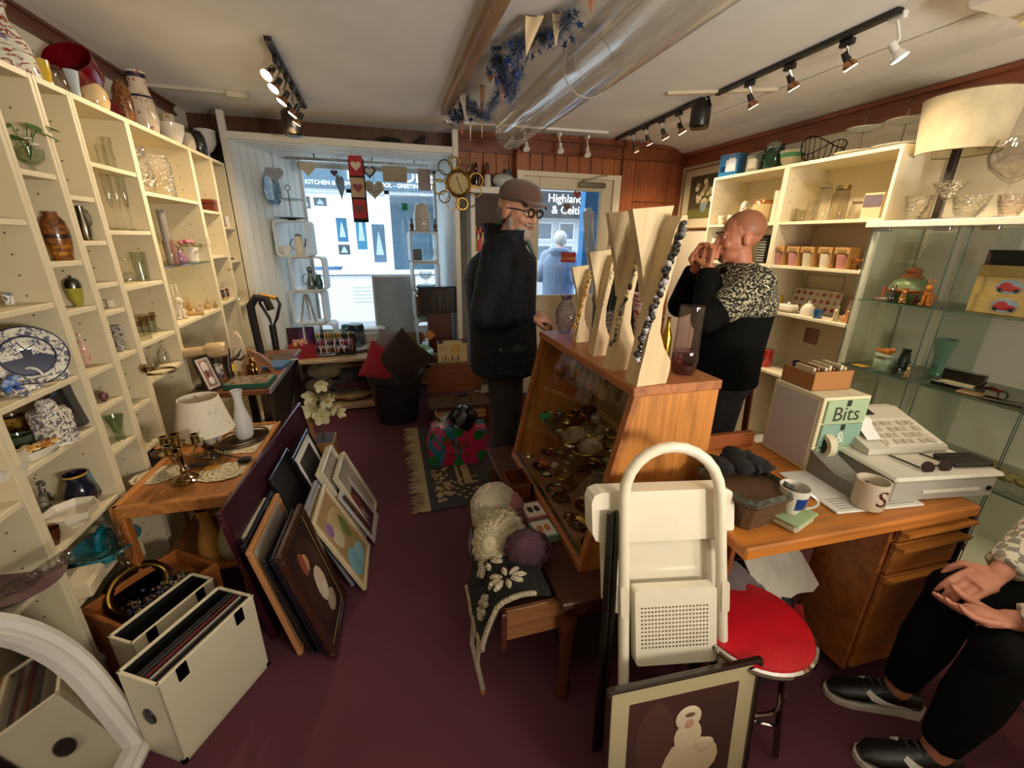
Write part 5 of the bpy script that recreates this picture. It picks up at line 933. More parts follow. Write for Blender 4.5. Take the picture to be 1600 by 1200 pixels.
t=thing('garden_spade','black spade with a looped handle and yellow grip beside the dark desk','spade',(-.85,3.47,0)); part('shaft',MB('1c1a1a').tube([(0,0,.02),(0,0,.88)],[.022,.024],12),'plastic',t); b=MB('1a1818'); hp=[(0,0,.86),(-.01,0,.93),(-.055,0,1.04),(-.05,0,1.1),(.06,0,1.075),(.075,0,1.03),(.04,0,.93)]; b.tube(hp,.011,9,closed=True); part('loop',b,'plastic',t); part('grip',MB('c08a2c').tube([(-.045,0,1.1),(.055,0,1.076)],.0145,10),'plastic',t); part('blade',MB('2a2a2c').loft([[(-.09,-.01,z),(.09,-.01,z),(.09,.01,z),(-.09,.01,z)]for z in(.001,.25)],smooth=False),'metal',t)
b=MB('15130f').tube([(-.14,0,.0),(-.15,0,.25),(-.15,.0,.33),(-.11,0,.385),(-.05,0,.375),(-.03,0,.3)],.026,12); solo('fluffy_boa',b,'hair','black fluffy arch hanging over the end of the dark desk','boa',(-.76,3.26,DT+.002))
# ================================================================== pictures leaning on the oak table, facing the aisle
def leanpic(name,label,A,Bp,T,frame,fw,fd,mount,mw,art,mat='satin',fmat='gloss',group='framed pictures leaning against the oak side table'):
 A,Bp,T=V3(A),V3(Bp),V3(T); x=(Bp-A); w=x.length; x.normalize(); z=(T-A); h=z.length; z.normalize(); y=z.cross(x).normalized(); z=x.cross(y).normalized()
 t=picture(name,label,'picture',(0,0,0),w,h,frame,fw,fd,mount,mw,art,fmat=fmat,group=group,mat=mat); o=(A+Bp)/2
 t.matrix_world=Matrix(((x.x,y.x,z.x,o.x),(x.y,y.y,z.y,o.y),(x.z,y.z,z.z,o.z),(0,0,0,1))); return t
plain=lambda c:[c]
leanpic('framed_painting','dark framed oil painting of a child in white leaning nearest the room end',(-.311,1.287,.004),(-.296,1.595,.004),(-.43,1.293,.5),'3a2018',.03,.022,'b8a468',.006,['2a1c18',('3a241c',0,.5,.9,.9),('c08a60',-.15,.72,.3,.22),('8a4a34',-.3,.74,.22,.26),('cdb89c',.15,.42,.45,.42),('d8c8b0',.2,.35,.3,.25),('a8927a',.3,.18,.4,.2)])
leanpic('framed_painting','pale framed landscape in turquoise and brown leaning in the middle of the row',(-.213,1.6,.004),(-.204,1.9,.004),(-.385,1.606,.39),'cdbb94',.02,.02,None,0,['a88a5c',('7ab0b8',-.4,.2,.5,.35),('8fc0c8',.2,.15,.5,.25),('b8a070',.1,.7,.8,.3),('6a7a3c',.5,.55,.3,.4),('c8b890',-.3,.6,.4,.3),('8a6a98',-.5,.75,.25,.2)])
leanpic('mounted_print','white mounted maroon print leaning nearest the orchid',(-.172,1.915,.004),(-.158,2.16,.004),(-.318,1.922,.3),'c8c4bc',.03,.006,None,.012,['4a2430',('7a3c34',0,.6,.7,.5),('c0a098',.1,.35,.1,.5),('a88890',-.2,.4,.08,.4),('6a3040',.3,.5,.3,.4)])
fr_list=[('narrow wooden edged frame standing behind the oil painting','b07a4c',-.435,1.34,.36,-.53,.5,.02,.02),('black framed picture with a silver edge behind the oil painting','14161a',-.385,1.33,.3,-.485,.46,.016,.014),('slim black frame touching the back of the oil painting','1a1a1e',-.352,1.32,.28,-.46,.47,.014,.014),('purple black frame just behind the oil painting','2c2030',-.333,1.31,.28,-.447,.485,.014,.012),('blue black frame behind the wooden edged frame','1c2630',-.47,1.42,.36,-.57,.47,.016,.018),('white edged canvas behind the blue black frame','cfc8b4',-.505,1.5,.26,-.595,.45,.012,.02),('silver framed picture between the oil painting and the turquoise landscape','8a8c90',-.265,1.64,.26,-.42,.42,.022,.018),('cream box canvas above the turquoise landscape','cfc4aa',-.245,1.95,.3,-.41,.42,.01,.04),('second cream canvas nearest the aisle above the maroon print','c8bca4',-.2,2.0,.28,-.345,.36,.01,.03),('black framed picture with white mount standing tall behind the cream canvases','15161a',-.33,1.93,.34,-.5,.53,.018,.016),('thin black frame standing against the maroon board','1a1c20',-.42,1.78,.3,-.56,.52,.014,.014)]
for lb,c,ax,ay,w,tx,h,fw,fd in fr_list:leanpic('framed_picture',lb,(ax,ay,.004),(ax+.012,ay+w,.004),(tx,ay+.004,h),c,fw,fd,'d8d4c8' if 'mount' in lb else None,.04 if 'mount' in lb else 0,plain('2a2826' if c<'3' else 'a89c88'))
leanpic('maroon_board','large dark maroon board leaning along the oak side table',(-.545,1.44,.002),(-.47,2.5,.002),(-.63,1.446,.6),'3c1620',.02,.02,None,0,plain('3a1622'),group=None)
P=V3((-.5,2.86,0)); t=thing('orchid','cream silk orchid in a pale wooden planter in the aisle','plant',P); part('planter',MB('b5874c').box(-.07,.07,-.09,.09,0,.2,.004).col('3a2a1c').box(-.06,.06,-.08,.08,.2,.201),'wood_x',t); part('stake',MB('a8794a').box(-.1,-.06,-.0,.02,.0,.44,.003),'wood_z',t)
b=MB('4a5a2a').tube([(.0,0,.2),(-.02,-.02,.34),(-.0,-.03,.48),(.02,-.03,.56)],.004,7); b.tube([(-.01,-.02,.38),(.05,-.04,.45),(.1,-.05,.47)],.003,6); part('stem',b,'leaf',t)
def bloom(c,s,rz,rx):
 b=MB('e0d6a8')
 for k in range(5):
  a=k*1.257; M0=b.M; b.at(0,0,0); pr=[(0,0),(.018,.012),(.026,.03),(.016,.048),(0,.055),(-.016,.048),(-.026,.03),(-.018,.012)]
  b.add([(s*(x*math.cos(a)-z*math.sin(a)),s*(-.012*(z/.05)**2*3),s*(x*math.sin(a)+z*math.cos(a)))for x,z in pr],[tuple(range(8))],True)
 b.col('d8b84a').ell((0,-.008*s,0),.008*s,8,6); o=part('flower',b,'leaf',t); put(o,c,rz,rx)
for c,s,rz,rx in(((.03,-.05,.6),.85,.3,.1),((-.03,-.04,.52),1.0,-.4,0),((.045,-.05,.49),.95,.5,.3),((-.045,-.045,.43),1.05,-.2,-.2),((.01,-.05,.38),1.1,.2,-.3),((.09,-.05,.43),.8,.7,.2),((.12,-.055,.4),.75,.9,-.1)):bloom(c,s,rz,rx)
b=MB('b0a050')
for c in((.03,-.04,.6),(.075,-.05,.52),(.1,-.05,.51),(.06,-.05,.48)):b.ell(c,(.011,.011,.014),8,6)
part('buds',b,'leaf',t)
# ================================================================== record cases, crate, mirror
def record_case(name,label,P,rz,L,Wd,H,group='white record carrying cases'):
 """origin at the middle of the bottom; long side along x, front face towards -y"""
 t=thing(name,label,'record case',P,rz,group); w=.007; b=MB('cfc4a8')
 b.box(-L/2,L/2,-Wd/2,-Wd/2+w,0,H,.003).box(-L/2,L/2,Wd/2-w,Wd/2,0,H,.003).box(-L/2,-L/2+w,-Wd/2,Wd/2,0,H,.003).box(L/2-w,L/2,-Wd/2,Wd/2,0,H,.003).box(-L/2,L/2,-Wd/2,Wd/2,0,w); part('body',b,'satin',t)
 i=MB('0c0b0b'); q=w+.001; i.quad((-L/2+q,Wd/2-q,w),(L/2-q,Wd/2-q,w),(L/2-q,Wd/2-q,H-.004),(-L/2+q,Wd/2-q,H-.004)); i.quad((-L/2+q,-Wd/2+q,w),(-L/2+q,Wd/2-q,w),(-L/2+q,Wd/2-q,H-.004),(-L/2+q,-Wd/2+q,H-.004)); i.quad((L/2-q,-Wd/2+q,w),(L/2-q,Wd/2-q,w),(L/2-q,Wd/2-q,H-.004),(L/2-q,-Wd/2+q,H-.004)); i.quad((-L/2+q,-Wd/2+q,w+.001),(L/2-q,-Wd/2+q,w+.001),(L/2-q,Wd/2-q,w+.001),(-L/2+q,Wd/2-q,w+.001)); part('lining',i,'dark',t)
 b=MB('ded2b2')
 for x0,x1,y0,y1 in((-L/2-.001,L/2+.001,-Wd/2-.001,-Wd/2+w+.001),(-L/2-.001,L/2+.001,Wd/2-w-.001,Wd/2+.001),(-L/2-.001,-L/2+w+.001,-Wd/2,Wd/2),(L/2-w-.001,L/2+.001,-Wd/2,Wd/2)):b.box(x0,x1,y0,y1,H-.002,H+.003,.001)
 part('rim',b,'plastic',t)
 for x in(-L*.3,L*.3):part('catch',MB('1a1512').box(x-.016,x+.016,-Wd/2-.005,-Wd/2,H-.05,H+.002,.003),'metal',t)
 for x in(-L/2,L/2):
  for y in(-Wd/2,Wd/2):part('corner_cap',MB('141010').box(x-.012 if x>0 else x-.003,x+.003 if x>0 else x+.012,y-.012 if y>0 else y-.003,y+.003 if y>0 else y+.012,0,.016,.002),'metal',t)
 part('end_tab',MB('1c1512').at(-L/2-.001,0,H*.55,0,0,-PI/2).lathe([(0,0),(.03,0),(.028,.004),(0,.005)],20,1,.75),'leather',t); return t
ang=math.atan2(.28,.165); RC=V3((-.632-.045,1.205+.032,.001)); RL,RW,RH=.325,.15,.325
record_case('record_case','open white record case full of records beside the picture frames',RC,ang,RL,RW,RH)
cols=['b0a490','3a3434','c8b89a','6a5a50','2c2430','cdbb98','8a3028','3c3040','584a44','b8ac98','5a4048','8a1c20','201a1c','a01c22','b8b0a0']
lbs=['cream','charcoal','tan','brown','blue black','pale yellow','rust red','purple grey','dark brown','stone','plum','dark red','black','bright red','off white']
for i,(c,l)in enumerate(zip(cols,lbs)):
 y=.016-i*.0056; q=V3((math.cos(ang),math.sin(ang),0)); n=V3((-math.sin(ang),math.cos(ang),0)); p=RC+n*y
 b=MB(c).box(-.155,.155,-.0022,.0022,0,.305+.006*math.sin(i*2.3)); b.col('1a1818').box(-.153,.153,-.0012,.0012,.3,.306+.006*math.sin(i*2.3))
 solo('record_sleeve',b,'paper',f'{l} record sleeve standing in the open white record case','record',(p.x,p.y,.0105),ang,'records in the open white case',-.03)
t=thing('wooden_crate','orange wooden crate holding a gold mirror and beads','crate',(-.93,1.56,0),ang-.08)
b=MB('9a5a28'); L,Wd,H=.33,.24,.27; w=.016
part('floor',MB('7a4620').box(-L/2,L/2,-Wd/2,Wd/2,.12,.135),'wood_x',t)
for nm,x0,x1,y0,y1 in(('side',-L/2,L/2,-Wd/2,-Wd/2+w),('side',-L/2,L/2,Wd/2-w,Wd/2),('end',-L/2,-L/2+w,-Wd/2+w,Wd/2-w),('end',L/2-w,L/2,-Wd/2+w,Wd/2-w)):part(nm+'_board',MB('a4602a').box(x0,x1,y0,y1,0,H,.003),'wood_x',t)
def RCp(x,y,z,a=ang-.08,o=(-.93,1.56)):return(o[0]+x*math.cos(a)-y*math.sin(a),o[1]+x*math.sin(a)+y*math.cos(a),z)
t=thing('gilt_mirror','round gilt framed mirror standing in the orange crate','mirror',RCp(.0,.05,.14),ang-.08,None,-.5); part('frame',MB('8a6a30').ring((0,0,.09),.095,.018,36,10,'y',0,2*PI,.85),'metal',t); part('glass',MB('3a3428').at(0,0,.09,0,PI/2).lathe([(0,-.004),(.088,-.004),(.088,.002),(0,.004)],36,1,.85),'chrome',t)
rng(9); b=MB('3a4a78')
for i in range(170):b.col(random.choice(['2c3c6a','40548a','a87850','8a7a5a','c8b890','5a2c20','20283c'])).ell((random.uniform(-.1,.1),random.gauss(0,.022),random.uniform(0,.03)+.01),random.uniform(.004,.008),7,5)
solo('bead_necklaces',b,'gloss','tangle of blue and brown bead necklaces in the orange crate','beads',RCp(.0,-.035,.215),ang-.08,None,kind='stuff')
o=record_case('record_case','second white record case standing half inside the orange crate',V3((-.82,1.4,.001)),ang,.28,.1,.3)
mP,mn=V3((-.835,.76,0)),V3((.98,.0,.18)).normalized(); mx=V3((0,1,0)); mz=V3((-.18,0,.98)).normalized()
t=thing('arched_mirror','white rimmed arched mirror leaning beside the record case at the picture edge','mirror'); t.matrix_world=Matrix(((mx.x,-mn.x,mz.x,mP.x),(mx.y,-mn.y,mz.y,mP.y),(mx.z,-mn.z,mz.z,mP.z),(0,0,0,1)))
def arch(hw,top,base,z0):
 p=[(-hw,z0),(hw,z0),(hw,base)]; return p+[(hw*math.cos(PI*k/24),base+(top-base)*math.sin(PI*k/24))for k in range(1,24)]+[(-hw,base)]
o_,i_=arch(.41,.84,.3,.0),arch(.362,.792,.3,.05); b=MB('dcd6ca'); n=len(o_)
b.loft([[(x,y,z)for x,z in pl]for pl,y in((o_,.01),(o_,-.022),(arch(.392,.822,.3,.02),-.03),(arch(.38,.81,.3,.034),-.02),(i_,-.026),(i_,.008))],caps=False,smooth=False); part('rim',b,'satin',t)
part('glass',MB('e8e8e6').add([(x,.0,z)for x,z in i_],[tuple(range(n))],False),'chrome',t); part('backing',MB('6a5a44').add([(x,.009,z)for x,z in o_],[tuple(range(n))],False),'matte',t)
MATS['chrome'].node_tree.nodes['Principled BSDF'].inputs['Roughness'].default_value=.06
# ================================================================== window display
PT=.4905
def W(name,label,cat,px,py,top,w,kind,mat='gloss',c='e0e2de',group=None,parts=(),z=PT,**kw):
 P=oz(px,py,z); P.y=min(P.y,4.45); return vessel(name,label,cat,P,max(.01,ztop(P,top)-z),w/2*pxm(P),kind,mat,c,group,parts,**kw)
rng(4)
for i,(x,z,rx,rz_,c,lb)in enumerate([(-.72,.1,.14,.045,'a8926a','folded tan cloth at the bottom of the platform cubby'),(-.42,.1,.2,.04,'b09468','long folded cream cloth at the bottom of the platform cubby'),(-.4,.2,.2,.06,'4a2420','folded dark red cloth in the platform cubby'),(-.68,.21,.13,.06,'7c6a4a','folded olive cloth in the platform cubby'),(-.36,.31,.17,.05,'3c3836','folded charcoal knit in the platform cubby'),(-.62,.34,.16,.07,'8a7a58','crumpled khaki cloth in the platform cubby'),(-.4,.4,.18,.035,'9a7454','folded brown cloth at the top of the platform cubby')]):
 b=MB(c)
 def fn(u,v,s,rx=rx,rz_=rz_):a=2*PI*u; q=math.sin(PI*v)**.5; return(rx*(2*v-1),.13*q*math.cos(a),rz_*q*math.sin(a)*(1+.2*math.sin(9*v+5*u*s))+.006*math.sin(20*v+a*2))
 b.grid(lambda u,v:fn(u,v,i),20,14); solo('folded_cloth',b,'cloth',lb,'cloth',(x,4.04,z),.05*(-1)**i,'cloths in the window platform')
def cube(cx,y,z0,w,h,d,rz,label,group):
 t=thing('display_cube',label,'display cube',(cx,y,z0),rz,group); b=MB('cfd6d6'); r=.03; th=.012
 def rr(x0,x1,z0_,z1):
  p=[]
  for cx_,cz,a0 in((x1-r,z1-r,0),(x0+r,z1-r,PI/2),(x0+r,z0_+r,PI),(x1-r,z0_+r,1.5*PI)):p+=[(cx_+r*math.cos(a0+k*PI/8),cz+r*math.sin(a0+k*PI/8))for k in range(5)]
  return p
 o,i=rr(-w/2,w/2,0,h),rr(-w/2+th,w/2-th,th,h-th)
 b.loft([[(x,yy,z)for x,z in pl]for pl,yy in((i,d),(o,d),(o,0),(i,0),(i,d))],caps=False,smooth=False); part('shell',b,'paint',t); return t
G='white display cubes in the window, tower by the cheek wall'; nA=['topmost white cube of the tower by the cheek wall, holding a coffee pot','second white cube from the top by the cheek wall, holding a silver pot','third white cube from the top by the cheek wall','lowest white cube of the tower by the cheek wall']
CA=[]
for k in range(4):
 z=PT+.0005+(3-k)*.284; x=-.725+.05*((k%2))-.02*(k==0)+.012*k; cube(x+.015,4.0+.01*k,z,.265,.283,.21,-.12+.05*(k%2),nA[k],G); CA.append((x,z))
G='white display cubes in the window, tower by the shop door'; nB=['topmost white cube of the tower behind the mantel clock, under the lidded canister','second white cube from the top behind the mantel clock, holding plates','third white cube from the top behind the mantel clock','lowest white cube of the tower behind the mantel clock']; CB=[]
for k in range(4):
 z=PT+.0005+(3-k)*.268; x=.345+.006*k; cube(x,4.08,z,.25,.267,.24,.06,nB[k],G); CB.append((x,z))
zA=CA[0][1]; vessel('coffee_pot','cream coffee pot with a blue handle in the top cube by the cheek wall','coffee pot',V3((CA[0][0]+.05,4.1,zA+.013)),.15,.045,'jug','gloss','d8d0bc',None,(('handle',PI,.3,.85,.6),('spout',0,.4,.9,.4),('lid','dome',.6,.14)),c2='5a6a80')
vessel('soup_bowl','white ribbed bowl stack beside the cream coffee pot','bowl',V3((CA[0][0]-.06,4.1,zA+.013)),.07,.05,'bowl','gloss','e0e2e0',n=14)
zA=CA[1][1]; vessel('silver_pot','silver coffee pot in the second cube by the cheek wall','coffee pot',V3((CA[1][0]+.02,4.1,zA+.013)),.16,.04,'pear','metal','8a9092',None,(('handle',PI,.2,.8,.7),('spout',0,.3,.85,.5),('lid','dome',.6,.2))); vessel('teal_jug','teal jug beside the silver coffee pot in the window','jug',V3((CA[1][0]+.085,4.1,zA+.013)),.12,.03,'jug','gloss','2f5a60')
t=thing('cake_stand','two tier grey cake stand on top of the cube tower by the cheek wall','cake stand',(CA[0][0]+.02,4.11,CA[0][1]+.2835)); part('lower_plate',MB('6d7f84').lathe([(0,.01),(.06,.01),(.135,.02),(.135,.024),(0,.016)],32),'gloss',t); part('upper_plate',MB('6d7f84').lathe([(0,.15),(.04,.15),(.11,.16),(.11,.164),(0,.156)],32),'gloss',t); part('foot',MB('6d7f84').lathe([(0,0),(.05,0),(.02,.012),(0,.012)],20),'gloss',t); b=MB('5a6468').tube([(0,0,.01),(0,0,.23)],.004,8); b.ring((0,0,.25),.02,.003,18,6,'y'); part('handle',b,'metal',t)
zB=CB[0][1]+.2675; vessel('lidded_canister','white lidded canister on the cube tower behind the mantel clock','canister',V3((.345,4.2,zB)),.19,.075,'jar','gloss','cfcabc',None,(('lid','dome',.85,.32),('band',.52,.54,'8a8a80')))
for x,lb in((.245,'wooden pepper mill on the room side of the white lidded canister'),(.455,'wooden pepper mill on the door side of the white lidded canister')):t=vessel('pepper_mill',lb,'pepper mill',V3((x,4.14,zB)),.115,.024,'bust','gloss','6a5044','pepper mills on the cube tower',n=16)
t=thing('glass_bottle','clear bottle with a green tag beside the white lidded canister','bottle',(.2,4.3,zB)); part('glass',MB('e4f0ee').lathe(P2('bottle',.03,.17),16),'glass',t); part('tag',MB('1f9a6a').box(-.025,.025,-.034,-.032,.18,.24),'paper',t); part('string',MB('c8d0d0').tube([(0,-.033,.24),(0,-.033,.42)],.0015,5),'paper',t)
zB=CB[0][1]+.0135; picture('small_picture','small dark framed picture in the top cube behind the mantel clock','picture',(.285,4.2,zB),.08,.1,'2a2624',.01,.01,None,0,['5a5a58'],.05,-.12)
for k in range(3):vessel('cordial_glass',['small stemmed glass nearest the dark frame in the window cube','small stemmed glass in the middle of the window cube','small stemmed glass at the door side of the window cube'][k],'glass',V3((.36+.035*k,4.2,zB)),.1,.018,'flute','glass','e8eeee','stemmed glasses in the window cube')
zB=CB[1][1]+.0135
for k in range(5):solo('dinner_plate',MB('d8dcda').lathe(P2('plate',.085,.014),30),'gloss',['lowest','second','third','fourth','topmost'][k]+' plate of the stack in the cube behind the mantel clock','plate',(.355,4.19,zB+k*.0075),0,'plates stacked in the window cube')
vessel('glass_comport','tiered clear glass dish on the plates behind the mantel clock','dish',V3((.35,4.19,zB+.047)),.12,.06,'goblet','crystal','e8eef0')
for x0,lb in((CA[2][0],'folded wooden easel in the third cube by the cheek wall'),):
 t=thing('easel',lb,'easel',(x0,4.1,CA[2][1]+.0135)); [part('leg',MB('b8aca0').bar((x,y,0),(x*.2,0,.24),.014,.012),'wood_z',t)for x,y in((-.06,-.03),(.06,-.03),(0,.05))]
picture('green_picture','olive green square picture in the third cube behind the mantel clock','picture',(.33,4.2,CB[2][1]+.0135),.17,.2,'8a8c70',.006,.01,None,0,['9aa070'],.05,-.12)
GXb=thing('gift_box','dark red gift box with pink ornaments and a raised purple lid','box',(-.76,4.0,PT),.15); part('box',MB('8a1420').box(-.12,.1,-.08,.08,0,.11,.003),'paper',GXb); part('lid',MB('3a1020').box(-.12,.1,.075,.085,.05,.25,.003),'paper',GXb); b=MB('5a2c6a').box(-.03,.09,.07,.0745,.1,.24); part('lid_print',b,'paper',GXb)
b=MB('c86a80'); rng(8)
for i in range(12):b.col(random.choice(['c86a80','d88a90','3c5a3a','c8a05a'])).ell((random.uniform(-.08,.08),random.uniform(-.05,.05),.115+random.uniform(0,.03)),(.02,.018,.022),10,7)
part('ornaments',b,'cloth',GXb,kind='stuff')
t=thing('bangle_rack','black rack hung with rows of bangles and hair ties','rack',(-.5,4.0,PT),.05); part('base',MB('161214').box(-.17,.17,-.05,.05,0,.012,.002),'plastic',t); b=MB('141214')
for x in(-.165,.165):b.box(x-.008,x+.008,-.03,.03,0,.2)
for k in range(3):b.tube([(-.165,0,.05+k*.065),(.165,0,.05+k*.065)],.018,10)
part('bars',b,'plastic',t)
rng(12); NTH=['first','second','third','fourth','fifth','sixth','seventh','eighth','ninth','tenth','eleventh','twelfth','last']; CN={'c8963c':'amber','b07a2c':'brown','c8b070':'straw','2a2220':'black','a8a060':'olive','c86a8a':'pink','e0c8d0':'pale pink','2a1c20':'black','8a5040':'rust','b03a5a':'crimson','c88a6a':'peach','a85a3a':'copper','d8b0a0':'shell pink','2a2024':'black','6a3a40':'maroon'}
for k in range(3):
 for i in range(13):
  c=random.choice((['c8963c','b07a2c','c8b070','2a2220','a8a060'],['c86a8a','e0c8d0','2a1c20','8a5040','b03a5a'],['c88a6a','a85a3a','d8b0a0','2a2024','6a3a40'])[2-k]); solo('bangle',MB(c).ring((0,0,0),.028,.0065,16,6,'x'),'gloss',f"{CN[c]} bangle, {NTH[i]} from the cheek wall on the {['lowest', 'middle', 'top'][k]} bar of the rack",'bangle',(-.5-.145+i*.024,4.0-.007+i*.0012,PT+.05+k*.065),.05,'bangles on the black rack')
t=thing('coffee_maker','silver and black filter jug behind the bangle rack','coffee maker',(-.33,4.22,PT),.2); part('body',MB('8a8e90').lathe([(0,0),(.07,0),(.075,.02),(.068,.17),(0,.17)],24),'metal',t); part('lid',MB('1c2024').lathe([(0,.17),(.075,.17),(.08,.2),(.07,.235),(0,.24)],24),'plastic',t); part('handle',MB('1c2024').tube([(-.06,-.03,.2),(-.12,-.05,.19),(-.125,-.05,.06),(-.07,-.02,.04)],.012,8),'plastic',t)
W('green_tumbler','dark green cup behind the white bread bin','cup',546,530,508,16,'tumbler','gloss','2f6a50')
P=oz(580,540,PT); t=thing('bread_bin','white bread bin with rounded lid in the window display','bread bin',(P.x,P.y+.06,PT),-.02); part('body',MB('d2d0c6').loft([[(sx*w,sy*d,z)for sx,sy in((-1,-.9),(-.9,-1),(.9,-1),(1,-.9),(1,.9),(.9,1),(-.9,1),(-1,.9))]for z,w,d in((0,.16,.09),(.13,.15,.085),(.15,.14,.08))],smooth=False),'satin',t); part('lid',MB('dedcd2').loft([[(sx*w,sy*d,z)for sx,sy in((-1,-.9),(-.9,-1),(.9,-1),(1,-.9),(1,.9),(.9,1),(-.9,1),(-1,.9))]for z,w,d in((.151,.145,.086),(.165,.145,.086),(.175,.12,.07))],smooth=False),'satin',t)
W('beaker_mug','white mug with a small dark heart in front of the bread bin','mug',583,547,520,19,'mug','gloss','d4d2c8',None,(('handle',-.2,.25,.85,.7),('band',.5,.56,'6a5a58')))
for k,lb in enumerate(('lower of the two big patterned plates at the platform edge','upper of the two big patterned plates at the platform edge')):P=oz(554,549,PT); solo('patterned_plate',MB('d8dad2').lathe(P2('plate',.15,.02),40,1.05,.75),'sprig' if k else 'gloss',lb,'plate',(P.x,P.y+.02,PT+.0005+.013*k),.1,'patterned plates at the platform edge')
P=oz(618,545,PT)
for k in range(2):solo('white_plate',MB('dadcd8').lathe(P2('plate',.12,.018),36,1,.8),'gloss',['lower','upper'][k]+' white plate beside the lilac cushion','plate',(P.x-.02,P.y+.05,PT+.0005+.011*k),0,'white plates beside the lilac cushion')
P=oz(632,525,PT)
for k in range(4):solo('side_plate',MB('d4d8d4').lathe(P2('plate',.1,.016),32,1,.9),'gloss',['lowest','second','third','topmost'][k]+' plate of the stack behind the lilac cushion','plate',(P.x-.03,min(P.y,4.36),PT+.0005+.0095*k),0,'plates stacked behind the lilac cushion')
solo('yellow_dish',MB('cfc890').lathe(P2('dish',.1,.03),32),'gloss','pale yellow dish on top of the plate stack behind the lilac cushion','dish',(P.x-.03,min(P.y,4.36),PT+.045))
P=oz(500,557,PT); t=thing('pen_tray','flat pale tray with a blue pen at the platform edge','tray',(P.x,P.y+.02,PT+.0005),.03); part('tray',MB('b8a890').box(-.13,.13,-.045,.045,0,.012,.003),'satin',t); part('pen',MB('4a5a8a').tube([(-.1,-.01,.016),(.1,.0,.016)],.004,8),'gloss',t)
solo('brass_bell',lathe_obj('bell',.018,.035,'8a6030',16),'metal','tiny brass bell at the corner of the window platform','bell',(lambda q:(q.x+.01,q.y+.03,PT+.0005))(oz(466,560,PT)))
for px,c,lb,kind in((508,'','',''),(608,'c86a50','orange ornament on the window side of the platform',0),(642,'a82430','red bird ornament on the window side of the platform',0),(662,'c8483a','scarlet bird ornament beside the dark blue tin',0)):
 if c:P=oy(px,505,4.42); sit_animal(V3((P.x-.02,4.42,PT)),1.0,c,'bird_ornament',lb,.4,.5,'red ornaments by the window glass')
W('blue_tin','dark blue tin with a red lid by the window glass','tin',678,513,488,18,'canister','gloss','24344a',None,(('lid','canister',.6,.2,'b02838'),))
def heart(s):return[(s*.5*16*math.sin(a)**3/16,s*(13*math.cos(a)-5*math.cos(2*a)-2*math.cos(3*a)-math.cos(4*a))/32)for a in[2*PI*k/28 for k in range(28)]]
def hanging(name,label,px,py,s,Y,c,kind='heart',rz=0,top=2.135,c2=None,asp=1.0,mat='matte'):
 P=oy(px,py,Y); t=thing(name,label,'hanging ornament',P,rz)
 b=MB(c).at(0,.004,0,0,PI/2);
 if kind=='heart':b.prism(heart(s),-.004,.004); topz=s*.3
 else:b.prism([(-s/2,-s*asp/2),(s/2,-s*asp/2),(s/2,s*asp/2),(-s/2,s*asp/2)],-.004,.004); topz=s*asp/2
 part('shape',b,mat,t)
 if c2:part('motif',MB(c2).at(0,-.001,-.0,0,PI/2).prism(heart(s*.62),0,.003),'matte',t)
 part('string',MB('6a6a6a').tube([(-s*.2 if kind!='heart' else 0,0,topz),(0,0,max(topz+.02,top-P.z))],.0015,5),'paper',t); return t
hanging('wooden_heart','pale wooden heart hanging nearest the cheek wall',429,272,.13,4.1,'8f979a'); hanging('wooden_heart','cream wooden heart hanging from the metal hook',480,262,.125,4.1,'b8ae98'); hanging('heart_plaque','dark heart plaque hanging edge-on beside the red heart panel',533,290,.2,4.1,'6a7478',rz=1.35)
hanging('mini_heart','tiny dark heart in front of the big white shop lettering',522,270,.06,4.2,'5a4a58'); hanging('white_heart','white heart with a dark edge behind the red panel',577,268,.11,4.15,'4a4e5c',c2='c8ccd0'); hanging('patterned_heart','black and cream patterned heart behind the red panel',585,295,.17,4.2,'c8c0a0',mat='speckle',rz=.25)
t=thing('heart_banner','long red and black panel of three hearts hanging from the lintel','hanging ornament',oy(559,292,3.83));
part('backing',MB('1a1618').box(-.055,.06,.006,.01,-.26,.2),'paper',t)
for k,(c,c2)in enumerate((('a8303a','c8bca8'),('b8a080','8a4450'),('b0383c','6a4a48'))):z=.15-k*.155; p=part('panel',MB(c).at(-.0,0,z,0,.0).box(-.05,.05,-.002,.004,-.07,.07),'paper',t); part('heart',MB(c2).at(0,-.003,z,0,PI/2).prism(heart(.075),0,.002),'paper',p)
part('cord',MB('4a3a38').tube([(-.03,0,.22),(0,0,.3),(.03,0,.22)],.0018,5),'paper',t)
hanging('cream_plaque','plain cream oblong plaque hanging in the window',617,272,.2,4.1,'a89c80','box',asp=.62); hanging('rose_card','small card with pink roses hanging in the window',663,281,.105,4.0,'8a7c72','box',asp=1.6,mat='rosy')
b=MB('9aa4a8'); b.bar((-.72,4.15,2.1),(.42,4.15,2.1),.025,.02); t=thing('window_rail','grey metal rail under the window soffit','rail'); part('rail',b,'metal',t); b=MB('8a9498')
for x in(-.5,-.05,.3):b.bar((x,4.15,2.1),(x,4.15,2.15),.012)
part('bracket',b,'metal',t); b=MB('3a3c40').tube([(-.2,4.15,2.09),(-.2,4.13,2.02)],.008,8); b.tube([(-.2,4.13,2.03),(-.2,4.12,1.98)],[.014,.024],12); part('lamp',b,'plastic',t)
P=ox(404,305,-.88); b=MB('7fa0b0'); b.lathe([(0,0),(.05,.002),(.1,.014),(.102,.018),(.05,.008),(0,.006)],30,1,1.25); t=solo('wall_plate',b,'delft','blue oval plate hung on the white cheek wall','plate',(P.x+.0,P.y,P.z),0); t.rotation_euler=(PI/2,0,1.1); t.location=(-.858,4.155,1.86)
picture('white_board','white framed board leaning against the window glass','picture',(.06,4.42,PT+.001),.42,.66,'d8dcdc',.02,.02,None,0,['aab2b8'],0,-.12,mat='matte')
